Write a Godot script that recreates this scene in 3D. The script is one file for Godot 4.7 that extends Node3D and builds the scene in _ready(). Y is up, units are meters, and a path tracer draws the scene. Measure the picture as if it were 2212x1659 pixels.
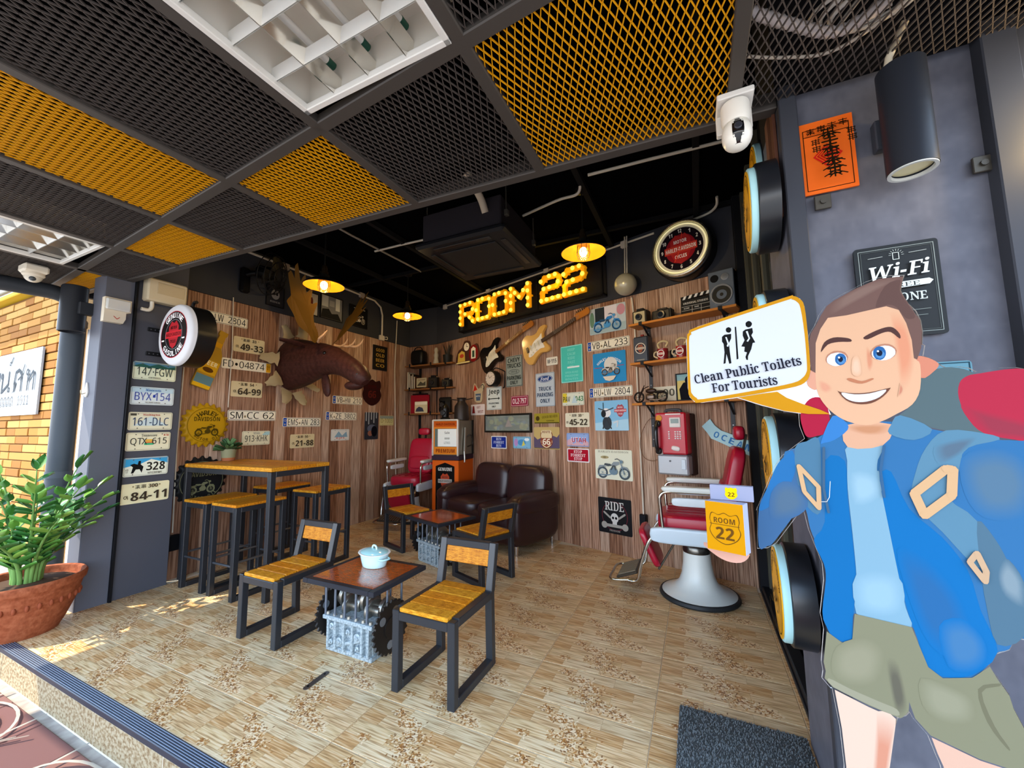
extends Node3D
# A cafe corner seen from the pavement. Metres; y up; the room opens towards +z.

class Geo:
	var v := PackedVector3Array()
	var n := PackedVector3Array()
	var c := PackedColorArray()
	var uv := PackedVector2Array()
	var x := Transform3D.IDENTITY
	var col := Color.WHITE
	func tint(k) -> Geo:
		col = Color(k).srgb_to_linear()
		return self
	func e(p: Vector3, nn: Vector3, w := Vector2.ZERO) -> void:
		v.append(x * p)
		n.append((x.basis * nn).normalized())
		c.append(col)
		uv.append(w)
	func t3(a: Vector3, b: Vector3, d: Vector3, out := Vector3.ZERO) -> void:
		var nn := (b - a).cross(d - a)
		if out != Vector3.ZERO and nn.dot(out) < 0:
			var k := b
			b = d
			d = k
			nn = -nn
		e(a, nn)
		e(d, nn)
		e(b, nn)
	func q(a: Vector3, b: Vector3, d: Vector3, f: Vector3, out := Vector3.ZERO) -> void:
		var nn := (d - a).cross(f - b)
		if out != Vector3.ZERO and nn.dot(out) < 0:
			var k := b
			b = f
			f = k
			nn = -nn
		e(a, nn, Vector2(0, 1))
		e(d, nn, Vector2(1, 0))
		e(b, nn, Vector2(1, 1))
		e(a, nn, Vector2(0, 1))
		e(f, nn, Vector2(0, 0))
		e(d, nn, Vector2(1, 0))
	func box(o: Vector3, s: Vector3, b := 0.0) -> Geo:
		var h := s * 0.5
		b = minf(b, 0.45 * minf(s.x, minf(s.y, s.z)))
		for ax in 3:
			var a1 := (ax + 1) % 3
			var a2 := (ax + 2) % 3
			for sg in [-1.0, 1.0]:
				var out := Vector3.ZERO
				out[ax] = sg
				var p := []
				for k in [[-1, -1], [1, -1], [1, 1], [-1, 1]]:
					var w := Vector3.ZERO
					w[ax] = sg * h[ax]
					w[a1] = k[0] * (h[a1] - b)
					w[a2] = k[1] * (h[a2] - b)
					p.append(o + w)
				q(p[0], p[1], p[2], p[3], out)
		if b > 0:
			for ax in 3:
				var a1 := (ax + 1) % 3
				var a2 := (ax + 2) % 3
				for s1 in [-1.0, 1.0]:
					for s2 in [-1.0, 1.0]:
						var p := []
						for k in [[-1, 0], [1, 0], [1, 1], [-1, 1]]:
							var w := Vector3.ZERO
							w[ax] = k[0] * (h[ax] - b)
							w[a1] = s1 * (h[a1] - (b if k[1] == 1 else 0.0))
							w[a2] = s2 * (h[a2] - (b if k[1] == 0 else 0.0))
							p.append(o + w)
						var out := Vector3.ZERO
						out[a1] = s1
						out[a2] = s2
						q(p[0], p[1], p[2], p[3], out)
			for sx in [-1.0, 1.0]:
				for sy in [-1.0, 1.0]:
					for sz in [-1.0, 1.0]:
						t3(o + Vector3(sx * h.x, sy * (h.y - b), sz * (h.z - b)), o + Vector3(sx * (h.x - b), sy * h.y, sz * (h.z - b)), o + Vector3(sx * (h.x - b), sy * (h.y - b), sz * h.z), Vector3(sx, sy, sz))
		return self
	func bar(a: Vector3, b: Vector3, w: float, d: float, bv := 0.003, side := Vector3.RIGHT) -> Geo:
		var y := (b - a).normalized()
		var sx := side - y * side.dot(y)
		if sx.length() < 0.05:
			sx = Vector3.BACK - y * Vector3.BACK.dot(y)
		sx = sx.normalized()
		var keep := x
		x = x * Transform3D(Basis(sx, y, sx.cross(y)), (a + b) * 0.5)
		box(Vector3.ZERO, Vector3(w, (b - a).length(), d), bv)
		x = keep
		return self
	func grid(rows: Array, wrap := true) -> Geo:
		var r := rows.size()
		var k: int = rows[0].size()
		var o := Vector3.ZERO
		for row in rows:
			for p in row:
				o += p
		o /= float(r * k)
		var nn := []
		var sum := 0.0
		for i in r:
			var line := PackedVector3Array()
			for j in k:
				var j0 := (j - 1 + k) % k if wrap else maxi(j - 1, 0)
				var j1 := (j + 1) % k if wrap else mini(j + 1, k - 1)
				var i0 := maxi(i - 1, 0)
				var i1 := mini(i + 1, r - 1)
				var dk: Vector3 = rows[i][j1] - rows[i][j0]
				if dk.length() < 1e-6:
					var ii := i1 if i == 0 else i0
					dk = rows[ii][j1] - rows[ii][j0]
				var di: Vector3 = rows[i1][j] - rows[i0][j]
				var w := dk.cross(di)
				w = w.normalized() if w.length() > 1e-12 else Vector3.UP
				line.append(w)
				sum += w.dot((rows[i][j] as Vector3) - o)
			nn.append(line)
		var f := 1.0 if sum >= 0 else -1.0
		for i in r - 1:
			for j in (k if wrap else k - 1):
				var j1 := (j + 1) % k
				var a: Vector3 = rows[i][j]
				var b: Vector3 = rows[i][j1]
				var d: Vector3 = rows[i + 1][j1]
				var g: Vector3 = rows[i + 1][j]
				var ix := [[a, nn[i][j]], [b, nn[i][j1]], [d, nn[i + 1][j1]], [g, nn[i + 1][j]]]
				var order := [0, 2, 1, 0, 3, 2] if f > 0 else [0, 1, 2, 0, 2, 3]
				for m in order:
					e(ix[m][0], ix[m][1] * f)
		return self
	func fan(row: PackedVector3Array, out: Vector3) -> Geo:
		var o := Vector3.ZERO
		for p in row:
			o += p
		o /= row.size()
		for i in row.size():
			t3(o, row[i], row[(i + 1) % row.size()], out)
		return self
	func tube(pts: Array, r, seg := 8, caps := true) -> Geo:
		var rows := []
		var up := Vector3.ZERO
		for i in pts.size():
			var d: Vector3 = (pts[mini(i + 1, pts.size() - 1)] - pts[maxi(i - 1, 0)]).normalized()
			if up == Vector3.ZERO:
				up = Vector3.UP if absf(d.y) < 0.9 else Vector3.RIGHT
			var sx := up.cross(d).normalized()
			up = d.cross(sx)
			var rr: float = r[i] if r is Array else r
			var row := PackedVector3Array()
			for j in seg:
				var a := TAU * j / seg
				row.append(pts[i] + (sx * cos(a) + up * sin(a)) * rr)
			rows.append(row)
		grid(rows)
		if caps:
			fan(rows[0], pts[0] - pts[1])
			fan(rows[-1], pts[-1] - pts[-2])
		return self
	func lathe(pr: Array, seg := 24, sharp := 0.7) -> Geo:
		var run := [pr[0]]
		for i in range(1, pr.size()):
			run.append(pr[i])
			var cut := i == pr.size() - 1
			if not cut:
				var a: Vector2 = (pr[i] - pr[i - 1]).normalized()
				var b: Vector2 = (pr[i + 1] - pr[i]).normalized()
				cut = a.dot(b) < sharp
			if cut:
				var rows := []
				for p in run:
					var row := PackedVector3Array()
					for j in seg:
						var an := TAU * j / seg
						row.append(Vector3(cos(an) * p.x, p.y, sin(an) * p.x))
					rows.append(row)
				grid(rows)
				run = [pr[i]]
		return self
	func disc_z(o: Vector3, r: float, z0: float, z1: float, seg := 24, bv := 0.0) -> Geo:
		var keep := x
		x = x * Transform3D(Basis(Vector3.RIGHT, PI / 2), o)
		if bv > 0:
			lathe([Vector2(0.0, z0), Vector2(r, z0), Vector2(r, z1 - bv), Vector2(r - bv, z1), Vector2(0.0, z1)], seg)
		else:
			lathe([Vector2(0.0, z0), Vector2(r, z0), Vector2(r, z1), Vector2(0.0, z1)], seg)
		x = keep
		return self
	func blob(o: Vector3, s: Vector3, pw := 1.0, seg := 20, rings := 12) -> Geo:
		# superellipsoid; pw below 1 gives a rounded box
		var rows := []
		for i in rings + 1:
			var a := -PI / 2 + PI * i / rings
			var row := PackedVector3Array()
			for j in seg:
				var b := TAU * j / seg
				var ca := pow(absf(cos(a)), pw)
				row.append(o + Vector3(s.x * ca * signf(cos(b)) * pow(absf(cos(b)), pw), s.y * signf(sin(a)) * pow(absf(sin(a)), pw), s.z * ca * signf(sin(b)) * pow(absf(sin(b)), pw)))
			rows.append(row)
		return grid(rows)
	func prism(po: PackedVector2Array, z0: float, z1: float) -> Geo:
		var ix := Geometry2D.triangulate_polygon(po)
		for i in range(0, ix.size(), 3):
			var a := po[ix[i]]
			var b := po[ix[i + 1]]
			var d := po[ix[i + 2]]
			t3(Vector3(a.x, a.y, z1), Vector3(b.x, b.y, z1), Vector3(d.x, d.y, z1), Vector3.BACK)
			t3(Vector3(a.x, a.y, z0), Vector3(b.x, b.y, z0), Vector3(d.x, d.y, z0), Vector3.FORWARD)
		var cw := Geometry2D.is_polygon_clockwise(po)
		for i in po.size():
			var a := po[i]
			var b := po[(i + 1) % po.size()]
			var d := b - a
			var out := Vector3(d.y, -d.x, 0) * (-1.0 if cw else 1.0)
			q(Vector3(a.x, a.y, z0), Vector3(b.x, b.y, z0), Vector3(b.x, b.y, z1), Vector3(a.x, a.y, z1), out)
		return self
	func mesh() -> ArrayMesh:
		var a := []
		a.resize(Mesh.ARRAY_MAX)
		a[Mesh.ARRAY_VERTEX] = v
		a[Mesh.ARRAY_NORMAL] = n
		a[Mesh.ARRAY_COLOR] = c
		a[Mesh.ARRAY_TEX_UV] = uv
		var m := ArrayMesh.new()
		m.add_surface_from_arrays(Mesh.PRIMITIVE_TRIANGLES, a)
		return m

# flat print: coloured shapes laid in thin layers on a surface that faces local +z
class Ink extends Geo:
	var z := 0.0006
	var step := 0.0003
	static var fonts := {}
	static var cache := {}
	static func glyphs(s: String, f: String) -> Array:
		var key := f + s
		if not cache.has(key):
			if not fonts.has(f):
				var sf := SystemFont.new()
				sf.font_names = ["Droid Serif" if f[0] == "s" else ("Droid Sans Mono" if f[0] == "m" else "Droid Sans")]
				sf.font_weight = 400 if f.ends_with("r") else 700
				fonts[f] = sf
			var tm := TextMesh.new()
			tm.font = fonts[f]
			tm.text = s
			tm.font_size = 24
			tm.pixel_size = 1.0
			tm.depth = 0.0
			tm.curve_step = 2.0
			var a := tm.get_mesh_arrays()
			var out := PackedVector2Array()
			var lo := Vector2(1e9, 1e9)
			var hi := -lo
			for i in a[Mesh.ARRAY_INDEX]:
				var p: Vector3 = a[Mesh.ARRAY_VERTEX][i]
				out.append(Vector2(p.x, p.y))
				lo = lo.min(Vector2(p.x, p.y))
				hi = hi.max(Vector2(p.x, p.y))
			cache[key] = [out, lo, hi]
		return cache[key]
	func up() -> void:
		z += step
	func f3(a: Vector2, b: Vector2, d: Vector2) -> void:
		t3(Vector3(a.x, a.y, z), Vector3(b.x, b.y, z), Vector3(d.x, d.y, z), Vector3.BACK)
	func poly(k, pts) -> Ink:
		tint(k)
		up()
		var po := PackedVector2Array(pts)
		var ix := Geometry2D.triangulate_polygon(po)
		for i in range(0, ix.size(), 3):
			f3(po[ix[i]], po[ix[i + 1]], po[ix[i + 2]])
		return self
	func soft(kc, ke, pts: PackedVector2Array) -> Ink:
		# airbrushed patch: one ink in the middle running out into another at the rim
		up()
		pts = Geometry2D.convex_hull(pts)
		pts.resize(pts.size() - 1)
		var o := Vector2.ZERO
		for p in pts:
			o += p
		o /= pts.size()
		var a := Color(kc).srgb_to_linear()
		var b := Color(ke).srgb_to_linear()
		for i in pts.size():
			var p := pts[i]
			var q2 := pts[(i + 1) % pts.size()]
			var m := o.lerp(p, 0.45)
			var m2 := o.lerp(q2, 0.45)
			for t in [[o, a, m, a, m2, a], [m, a, p, b, q2, b], [m, a, q2, b, m2, a]]:
				var flip: bool = (t[2] - t[0]).cross(t[4] - t[0]) > 0
				for j in ([0, 4, 2] if flip else [0, 2, 4]):
					col = t[j + 1]
					e(Vector3(t[j].x, t[j].y, z), Vector3.BACK)
		return self
	func flat(k, a: Array) -> Ink:
		# x, y pairs
		var p := PackedVector2Array()
		for i in range(0, a.size(), 2):
			p.append(Vector2(a[i], a[i + 1]))
		return poly(k, p)
	func rect(k, x0: float, y0: float, x1: float, y1: float) -> Ink:
		return flat(k, [x0, y0, x1, y0, x1, y1, x0, y1])
	func rrect(k, w: float, h: float, r: float, cx := 0.0, cy := 0.0) -> Ink:
		return poly(k, round_rect(w, h, r, cx, cy))
	static func round_rect(w: float, h: float, r: float, cx := 0.0, cy := 0.0) -> PackedVector2Array:
		var p := PackedVector2Array()
		for m in [[1, 1, 0], [-1, 1, 1], [-1, -1, 2], [1, -1, 3]]:
			for i in 4:
				var a: float = PI / 2 * m[2] + PI / 6 * i
				p.append(Vector2(cx + m[0] * (w / 2 - r) + r * cos(a), cy + m[1] * (h / 2 - r) + r * sin(a)))
		return p
	func ell(k, cx: float, cy: float, rx: float, ry: float, rot := 0.0, seg := 20) -> Ink:
		var p := PackedVector2Array()
		for i in seg:
			p.append(Vector2(cx, cy) + Vector2(rx * cos(TAU * i / seg), ry * sin(TAU * i / seg)).rotated(rot))
		return poly(k, p)
	func ring(k, cx: float, cy: float, rx: float, ry: float, w: float, a0 := 0.0, a1 := TAU, seg := 28) -> Ink:
		tint(k)
		up()
		for i in seg:
			var a := a0 + (a1 - a0) * i / seg
			var b := a0 + (a1 - a0) * (i + 1) / seg
			var o := Vector2(cx, cy)
			var p := o + Vector2(rx * cos(a), ry * sin(a))
			var r := o + Vector2(rx * cos(b), ry * sin(b))
			var s := o + Vector2((rx - w) * cos(b), (ry - w) * sin(b))
			var t := o + Vector2((rx - w) * cos(a), (ry - w) * sin(a))
			f3(p, r, s)
			f3(p, s, t)
		return self
	func line(k, a: Array, w: float, closed := false) -> Ink:
		tint(k)
		up()
		var p := []
		for i in range(0, a.size(), 2):
			p.append(Vector2(a[i], a[i + 1]))
		var m := p.size()
		for i in (m if closed else m - 1):
			var s: Vector2 = p[i]
			var t: Vector2 = p[(i + 1) % m]
			var d := (t - s).normalized().orthogonal() * w * 0.5
			z += step * 0.35
			f3(s + d, t + d, t - d)
			f3(s + d, t - d, s - d)
		z += step
		for i in m:
			z += step * 0.15
			for j in 6:
				f3(p[i], p[i] + Vector2(w * 0.5, 0).rotated(TAU * j / 6), p[i] + Vector2(w * 0.5, 0).rotated(TAU * (j + 1) / 6))
		return self
	func text(k, s: String, cx: float, cy: float, w: float, h: float, f := "b", rot := 0.0, lean := 0.0) -> Ink:
		tint(k)
		up()
		var g := glyphs(s, f)
		var lo: Vector2 = g[1]
		var hi: Vector2 = g[2]
		var sy: float = h / (hi.y - lo.y)
		var sx: float = w / (hi.x - lo.x) if w > 0 else sy
		var mid := (lo + hi) * 0.5
		var t: PackedVector2Array = g[0]
		for i in range(0, t.size(), 3):
			var r := []
			for j in 3:
				var p: Vector2 = (t[i + j] - mid) * Vector2(sx, sy)
				p.x += lean * p.y
				r.append(p.rotated(rot) + Vector2(cx, cy))
			f3(r[0], r[1], r[2])
		return self
	func arc(k, s: String, cx: float, cy: float, r: float, mid: float, span: float, w: float, h: float, f := "b", squash := 1.0) -> Ink:
		# characters along a circle; mid and span in degrees, span below 0 reads along the lower edge
		for i in s.length():
			if s[i] == " ":
				continue
			var a := deg_to_rad(mid + span * (0.5 - (i + 0.5) / s.length()))
			var turn := a - PI / 2 if span > 0 else a + PI / 2
			var nar := 0.45 if s[i] in "I1-'." else 1.0
			var hh := h * (0.25 if s[i] in "-." else 1.0)
			text(k, s[i], cx + r * cos(a) * squash, cy + r * sin(a), w * nar, hh, f, turn)
			z -= step
		z += step
		return self

var mats := {}
var names := {}
var ink_mat: StandardMaterial3D

func mat(k, rough := 0.6, metal := 0.0) -> StandardMaterial3D:
	var key := "%s_%s_%s" % [k, rough, metal]
	if not mats.has(key):
		var m := StandardMaterial3D.new()
		m.albedo_color = Color(k)
		m.roughness = rough
		m.metallic = metal
		if metal == 0.0 and rough >= 0.35:
			m.metallic_specular = 0.28
		mats[key] = m
	return mats[key]

func glow(k, energy: float) -> StandardMaterial3D:
	var key := "glow%s%s" % [k, energy]
	if not mats.has(key):
		var m := StandardMaterial3D.new()
		m.albedo_color = Color(k)
		m.emission_enabled = true
		m.emission = Color(k)
		m.emission_energy_multiplier = energy
		mats[key] = m
	return mats[key]

func numbered(s: String) -> String:
	if not names.has(s):
		names[s] = 0
		return s
	names[s] += 1
	return "%s_%03d" % [s, names[s]]

func tag(o: Node, label: String, category: String, group := "") -> Node:
	o.set_meta("label", label)
	o.set_meta("category", category)
	if group:
		o.set_meta("group", group)
	return o

func thing(called: String, label: String, category: String, xf := Transform3D.IDENTITY, group := "") -> Node3D:
	var o := Node3D.new()
	o.name = numbered(called)
	add_child(o)
	o.transform = xf
	tag(o, label, category, group)
	return o

func part(parent: Node, called: String, g: Geo, m: Material, xf := Transform3D.IDENTITY) -> MeshInstance3D:
	return shape(parent, called, g.mesh(), m, xf)

func shape(parent: Node, called: String, me: Mesh, m: Material, xf := Transform3D.IDENTITY) -> MeshInstance3D:
	var o := MeshInstance3D.new()
	o.name = called if parent != self else numbered(called)
	o.mesh = me
	o.material_override = m
	parent.add_child(o, true)
	o.transform = xf
	return o

func print_on(parent: Node, g: Ink, called := "print", zoff := 0.0) -> MeshInstance3D:
	return shape(parent, called, g.mesh(), ink_mat, Transform3D(Basis(), Vector3(0, 0, zoff)))

func struct(called: String, xf := Transform3D.IDENTITY) -> Node3D:
	var o := Node3D.new()
	o.name = numbered(called)
	add_child(o)
	o.transform = xf
	o.set_meta("kind", "structure")
	return o

func at(p: Vector3, turn := 0.0) -> Transform3D:
	return Transform3D(Basis(Vector3.UP, deg_to_rad(turn)), p)

const BACK_TURN := -18.263
# frames of the walls: s runs to the right as one looks at the wall, h is the height, off the distance from the wall
func bw(s: float, h: float, off := 0.0, spin := 0.0) -> Transform3D:
	var b := Basis(Vector3.UP, deg_to_rad(BACK_TURN))
	return Transform3D(b * Basis(Vector3.BACK, deg_to_rad(spin)), Vector3(-0.476, h, -4.2024) + b.x * s + b.z * off)

func lw(s: float, h: float, off := 0.0, spin := 0.0) -> Transform3D:
	return Transform3D(Basis(Vector3.UP, PI / 2) * Basis(Vector3.BACK, deg_to_rad(spin)), Vector3(-4.42 + off, h, -s))

func pw(s: float, h: float, off := 0.0) -> Transform3D:
	return Transform3D(Basis(Vector3.UP, PI / 2), Vector3(-4.3 + off, h, -s))

func gw(s: float, h: float, off := 0.0) -> Transform3D:
	return Transform3D(Basis(), Vector3(s, h, -1.78 + off))

func board(called: String, label: String, category: String, xf: Transform3D, w: float, h: float, bg, draw: Callable, group := "", r := 0.012, th := 0.004, m: Material = null) -> Node3D:
	var t := thing(called, label, category, xf, group)
	var g := Geo.new()
	g.prism(Ink.round_rect(w, h, minf(r, minf(w, h) * 0.49)), 0.0, th)
	part(t, "panel", g, m if m else mat(bg, 0.4))
	var k := Ink.new()
	k.z = th + 0.0004
	draw.call(k)
	if k.v.size():
		print_on(t, k, "print")
	return t

func curve(p: Array, steps := 8) -> Array:
	# Catmull-Rom through the points
	var out := []
	for i in p.size() - 1:
		var a = p[maxi(i - 1, 0)]
		var b = p[i]
		var d = p[i + 1]
		var f = p[mini(i + 2, p.size() - 1)]
		for j in steps:
			var t := float(j) / steps
			out.append(0.5 * ((2.0 * b) + (d - a) * t + (2.0 * a - 5.0 * b + 4.0 * d - f) * t * t + (3.0 * b - a - 3.0 * d + f) * t * t * t))
	out.append(p[-1])
	return out

func closed_curve(p: Array, steps := 5) -> PackedVector2Array:
	var out := PackedVector2Array()
	var m := p.size()
	for i in m:
		var a: Vector2 = p[(i - 1 + m) % m]
		var b: Vector2 = p[i]
		var d: Vector2 = p[(i + 1) % m]
		var f: Vector2 = p[(i + 2) % m]
		for j in steps:
			var t := float(j) / steps
			out.append(0.5 * ((2.0 * b) + (d - a) * t + (2.0 * a - 5.0 * b + 4.0 * d - f) * t * t + (3.0 * b - a - 3.0 * d + f) * t * t * t))
	return out

var plank_mats := []
var tile_mats := []
var steel: StandardMaterial3D
var frame_mat: StandardMaterial3D
var slat_mats := []
var rng := RandomNumberGenerator.new()

func noise_tex(base: Array, size: Vector2i, freq: Vector2, sd: int, oct := 4) -> ImageTexture:
	# streaky grain between the given colours
	var fn := FastNoiseLite.new()
	fn.seed = sd
	fn.noise_type = FastNoiseLite.TYPE_SIMPLEX
	fn.fractal_octaves = oct
	fn.frequency = 1.0
	var gr := Gradient.new()
	gr.offsets = PackedFloat32Array(base.map(func(b): return b[0]))
	gr.colors = PackedColorArray(base.map(func(b): return Color(b[1])))
	var im := Image.create(size.x, size.y, false, Image.FORMAT_RGB8)
	for y in size.y:
		var fy := 1.0 - absf(2.0 * y / size.y - 1.0)
		for x in size.x:
			var fx := 1.0 - absf(2.0 * x / size.x - 1.0)
			var g := fn.get_noise_2d(fx * freq.x, fy * freq.y)
			g = g * 0.75 + 0.4 * fn.get_noise_2d(fx * freq.x * 4.3 + 50.0, fy * freq.y * 2.0)
			im.set_pixel(x, y, gr.sample(clampf(0.5 + g * 0.75, 0, 1)))
	return ImageTexture.create_from_image(im)

func tri_mat(tex: Texture2D, sc: Vector3, tintc, rough: float, off := Vector3.ZERO) -> StandardMaterial3D:
	var m := StandardMaterial3D.new()
	m.albedo_texture = tex
	m.albedo_color = Color(tintc)
	m.uv1_triplanar = true
	m.uv1_scale = sc
	m.uv1_offset = off
	m.roughness = rough
	m.metallic_specular = 0.28
	return m

func make_materials() -> void:
	ink_mat = StandardMaterial3D.new()
	ink_mat.vertex_color_use_as_albedo = true
	ink_mat.roughness = 0.6
	ink_mat.metallic_specular = 0.18
	steel = mat("b9bcc0", 0.25, 1.0)
	frame_mat = mat("202328", 0.34)
	var wood := noise_tex([[0.0, "6a5040"], [0.25, "927460"], [0.5, "ac8e78"], [0.75, "bfa28c"], [1.0, "cdb5a0"]], Vector2i(192, 512), Vector2(10.0, 1.3), 3, 3)
	var tones := ["ffffff", "e8dcd4", "d2bfb4", "f2e0d6", "c2a898", "dcccc4"]
	for i in 6:
		plank_mats.append(tri_mat(wood, Vector3(2.6, 0.55, 2.6), tones[i], 0.6, Vector3(0.17 * i, 0.29 * i, 0.1 * i)))
	var pine := noise_tex([[0.0, "7a4510"], [0.3, "b06f14"], [0.6, "cf8f22"], [1.0, "e3ab45"]], Vector2i(256, 128), Vector2(3.0, 9.0), 8)
	for i in 3:
		slat_mats.append(tri_mat(pine, Vector3(2.6, 9.0, 9.0), ["ffffff", "f3e2cc", "ffe9c8"][i], 0.4, Vector3(0.31 * i, 0.2 * i, 0.13 * i)))
	# floor tile: a print of short planks with sprigs of leaves
	var fn := FastNoiseLite.new()
	fn.seed = 21
	fn.frequency = 1.0
	fn.fractal_octaves = 3
	var w := 1024
	var h := 512
	var im := Image.create(w, h, false, Image.FORMAT_RGB8)
	var strip := ["d4b286", "dabc94", "cba474", "e0caa8", "d6b68a", "c89e6e", "d6c09e", "dcc198"]
	var lo := Color("8f6c4a")
	var hi := Color("ecdec8")
	for y in h:
		var row := y / 128
		for x in w:
			var seg := int((x + row * 167) / 342)
			var b := Color(strip[(row * 5 + seg * 3 + row * seg) % 8])
			var g := fn.get_noise_2d(x * 0.0028 + seg * 9.0, y * 0.055 + row * 31.0) + 0.3 * fn.get_noise_2d(x * 0.004 + seg * 5.0, y * 0.24 + row * 11.0)
			b = b.lerp(hi, clampf(g * 1.1, 0, 0.75)).lerp(lo, clampf(-g * 1.2, 0, 0.75))
			if y % 128 < 2 or (x + row * 167) % 342 < 2:
				b = b.lerp(Color("7d5c38"), 0.45)
			im.set_pixel(x, y, b)
	rng.seed = 5
	var browns := [Color("a06a38"), Color("8a5a32"), Color("b58046"), Color("6f4a2e")]
	for cl in [[250, 70, 60, 26], [400, 130, 100, 50], [520, 220, 120, 60], [480, 330, 120, 60], [640, 420, 130, 70], [800, 460, 80, 30], [170, 380, 50, 14]]:
		for i in cl[3] * 2:
			var px: float = cl[0] + rng.randfn(0, cl[2] * 0.55)
			var py: float = cl[1] + rng.randfn(0, cl[2] * 0.3)
			var an := rng.randf() * PI
			var la := rng.randf_range(9, 20)
			var col: Color = browns[rng.randi() % 4] if rng.randf() < 0.6 else Color("f0dec4")
			for yy in range(-20, 21):
				for xx in range(-20, 21):
					var p := Vector2(xx, yy).rotated(an)
					if absf(p.x) < la and absf(p.y) < 6.5 * (1.0 - absf(p.x) / la) and px + xx >= 0 and px + xx < w and py + yy >= 0 and py + yy < h:
						var was := im.get_pixel(int(px + xx), int(py + yy))
						im.set_pixel(int(px + xx), int(py + yy), was.lerp(col, 0.8))
	var tt := ImageTexture.create_from_image(im)
	for k in ["fff8ea", "f8f1e2", "fff9ec"]:
		var m := StandardMaterial3D.new()
		m.albedo_texture = tt
		m.albedo_color = Color(k)
		m.roughness = 0.34
		m.metallic_specular = 0.35
		tile_mats.append(m)

func _ready() -> void:
	# camera
	var cam := Camera3D.new()
	cam.name = "camera"
	cam.fov = 88.6
	cam.near = 0.02
	add_child(cam)
	cam.transform = Transform3D(Basis(Vector3.UP, deg_to_rad(25.0)) * Basis(Vector3.RIGHT, deg_to_rad(5.95)) * Basis(Vector3.BACK, -0.0128), Vector3(0, 1.36, 0))
	cam.current = true
	# sky, exposure
	var we := WorldEnvironment.new()
	we.name = "environment"
	var en := Environment.new()
	var sky := Sky.new()
	var sm := ProceduralSkyMaterial.new()
	sm.sky_top_color = Color("93b4d8")
	sm.sky_horizon_color = Color("e6e8ea")
	sm.ground_bottom_color = Color("8f8a84")
	sm.ground_horizon_color = Color("cfcac2")
	sm.sky_energy_multiplier = 1.0
	sky.sky_material = sm
	en.sky = sky
	en.background_mode = Environment.BG_SKY
	en.background_energy_multiplier = 2.6
	en.tonemap_mode = Environment.TONE_MAPPER_LINEAR
	en.tonemap_exposure = 3.3
	en.sdfgi_enabled = true
	en.ssao_enabled = true
	en.ssil_enabled = true
	we.environment = en
	add_child(we)
	# sun over the street, from the left
	var sun := DirectionalLight3D.new()
	sun.name = "sun"
	sun.light_energy = 0.9
	sun.light_color = Color("fff3dc")
	sun.light_angular_distance = 0.6
	sun.shadow_enabled = true
	add_child(sun)
	sun.look_at_from_position(Vector3(-6.0, 9.6, 5.6), Vector3.ZERO, Vector3.UP)

	make_materials()
	build_room()
	build_canopy()
	build_outside()
	build_furniture()
	build_left_wall_things()
	build_back_wall_things()
	build_shelves()
	build_hanging()
	build_front_things()
	build_standee()

func tile_mesh(x0: float, x1: float, z0: float, z1: float, u0: float, u1: float, v0: float, v1: float) -> Geo:
	# top face with its own piece of the print, chamfered rim; z0 is the far edge
	var g := Geo.new()
	var b := 0.0018
	var t := 0.008
	var up := Vector3.UP
	for k in [[x0 + b, z1 - b, u0, v1], [x1 - b, z0 + b, u1, v0], [x1 - b, z1 - b, u1, v1], [x0 + b, z1 - b, u0, v1], [x0 + b, z0 + b, u0, v0], [x1 - b, z0 + b, u1, v0]]:
		g.e(Vector3(k[0], t, k[1]), up, Vector2(k[2], k[3]))
	var a := [Vector3(x0 + b, t, z1 - b), Vector3(x1 - b, t, z1 - b), Vector3(x1 - b, t, z0 + b), Vector3(x0 + b, t, z0 + b)]
	var d := [Vector3(x0, t - b, z1), Vector3(x1, t - b, z1), Vector3(x1, t - b, z0), Vector3(x0, t - b, z0)]
	for i in 4:
		var j := (i + 1) % 4
		var out: Vector3 = (d[i] + d[j] - a[i] - a[j]) + Vector3.UP * 0.002
		g.q(a[i], a[j], d[j], d[i], out)
		g.q(d[i], d[j], d[j] - Vector3.UP * (t - b), d[i] - Vector3.UP * (t - b), d[i] + d[j] - a[i] - a[j])
	return g

func plank_wall(parent: Node3D, s0: float, s1: float, h0: float, h1: float, sd: int) -> void:
	rng.seed = sd
	var shapes := {}
	var s := s0
	while s < s1 - 0.01:
		var w := minf([0.105, 0.13, 0.155][rng.randi() % 3], s1 - s)
		if s1 - s - w < 0.04:
			w = s1 - s
		var key := snappedf(w, 0.0001)
		if not shapes.has(key):
			var g := Geo.new()
			g.box(Vector3(0, (h1 - h0) * 0.5, -0.006), Vector3(w - 0.002, h1 - h0, 0.012), 0.0015)
			shapes[key] = g.mesh()
		shape(parent, "plank", shapes[key], plank_mats[rng.randi() % 6], Transform3D(Basis(), Vector3(s + w * 0.5, h0, -rng.randf() * 0.0012)))
		s += w

func soot() -> StandardMaterial3D:
	var m := StandardMaterial3D.new()
	m.albedo_color = Color("070708")
	m.roughness = 1.0
	m.metallic_specular = 0.0
	return m

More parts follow.
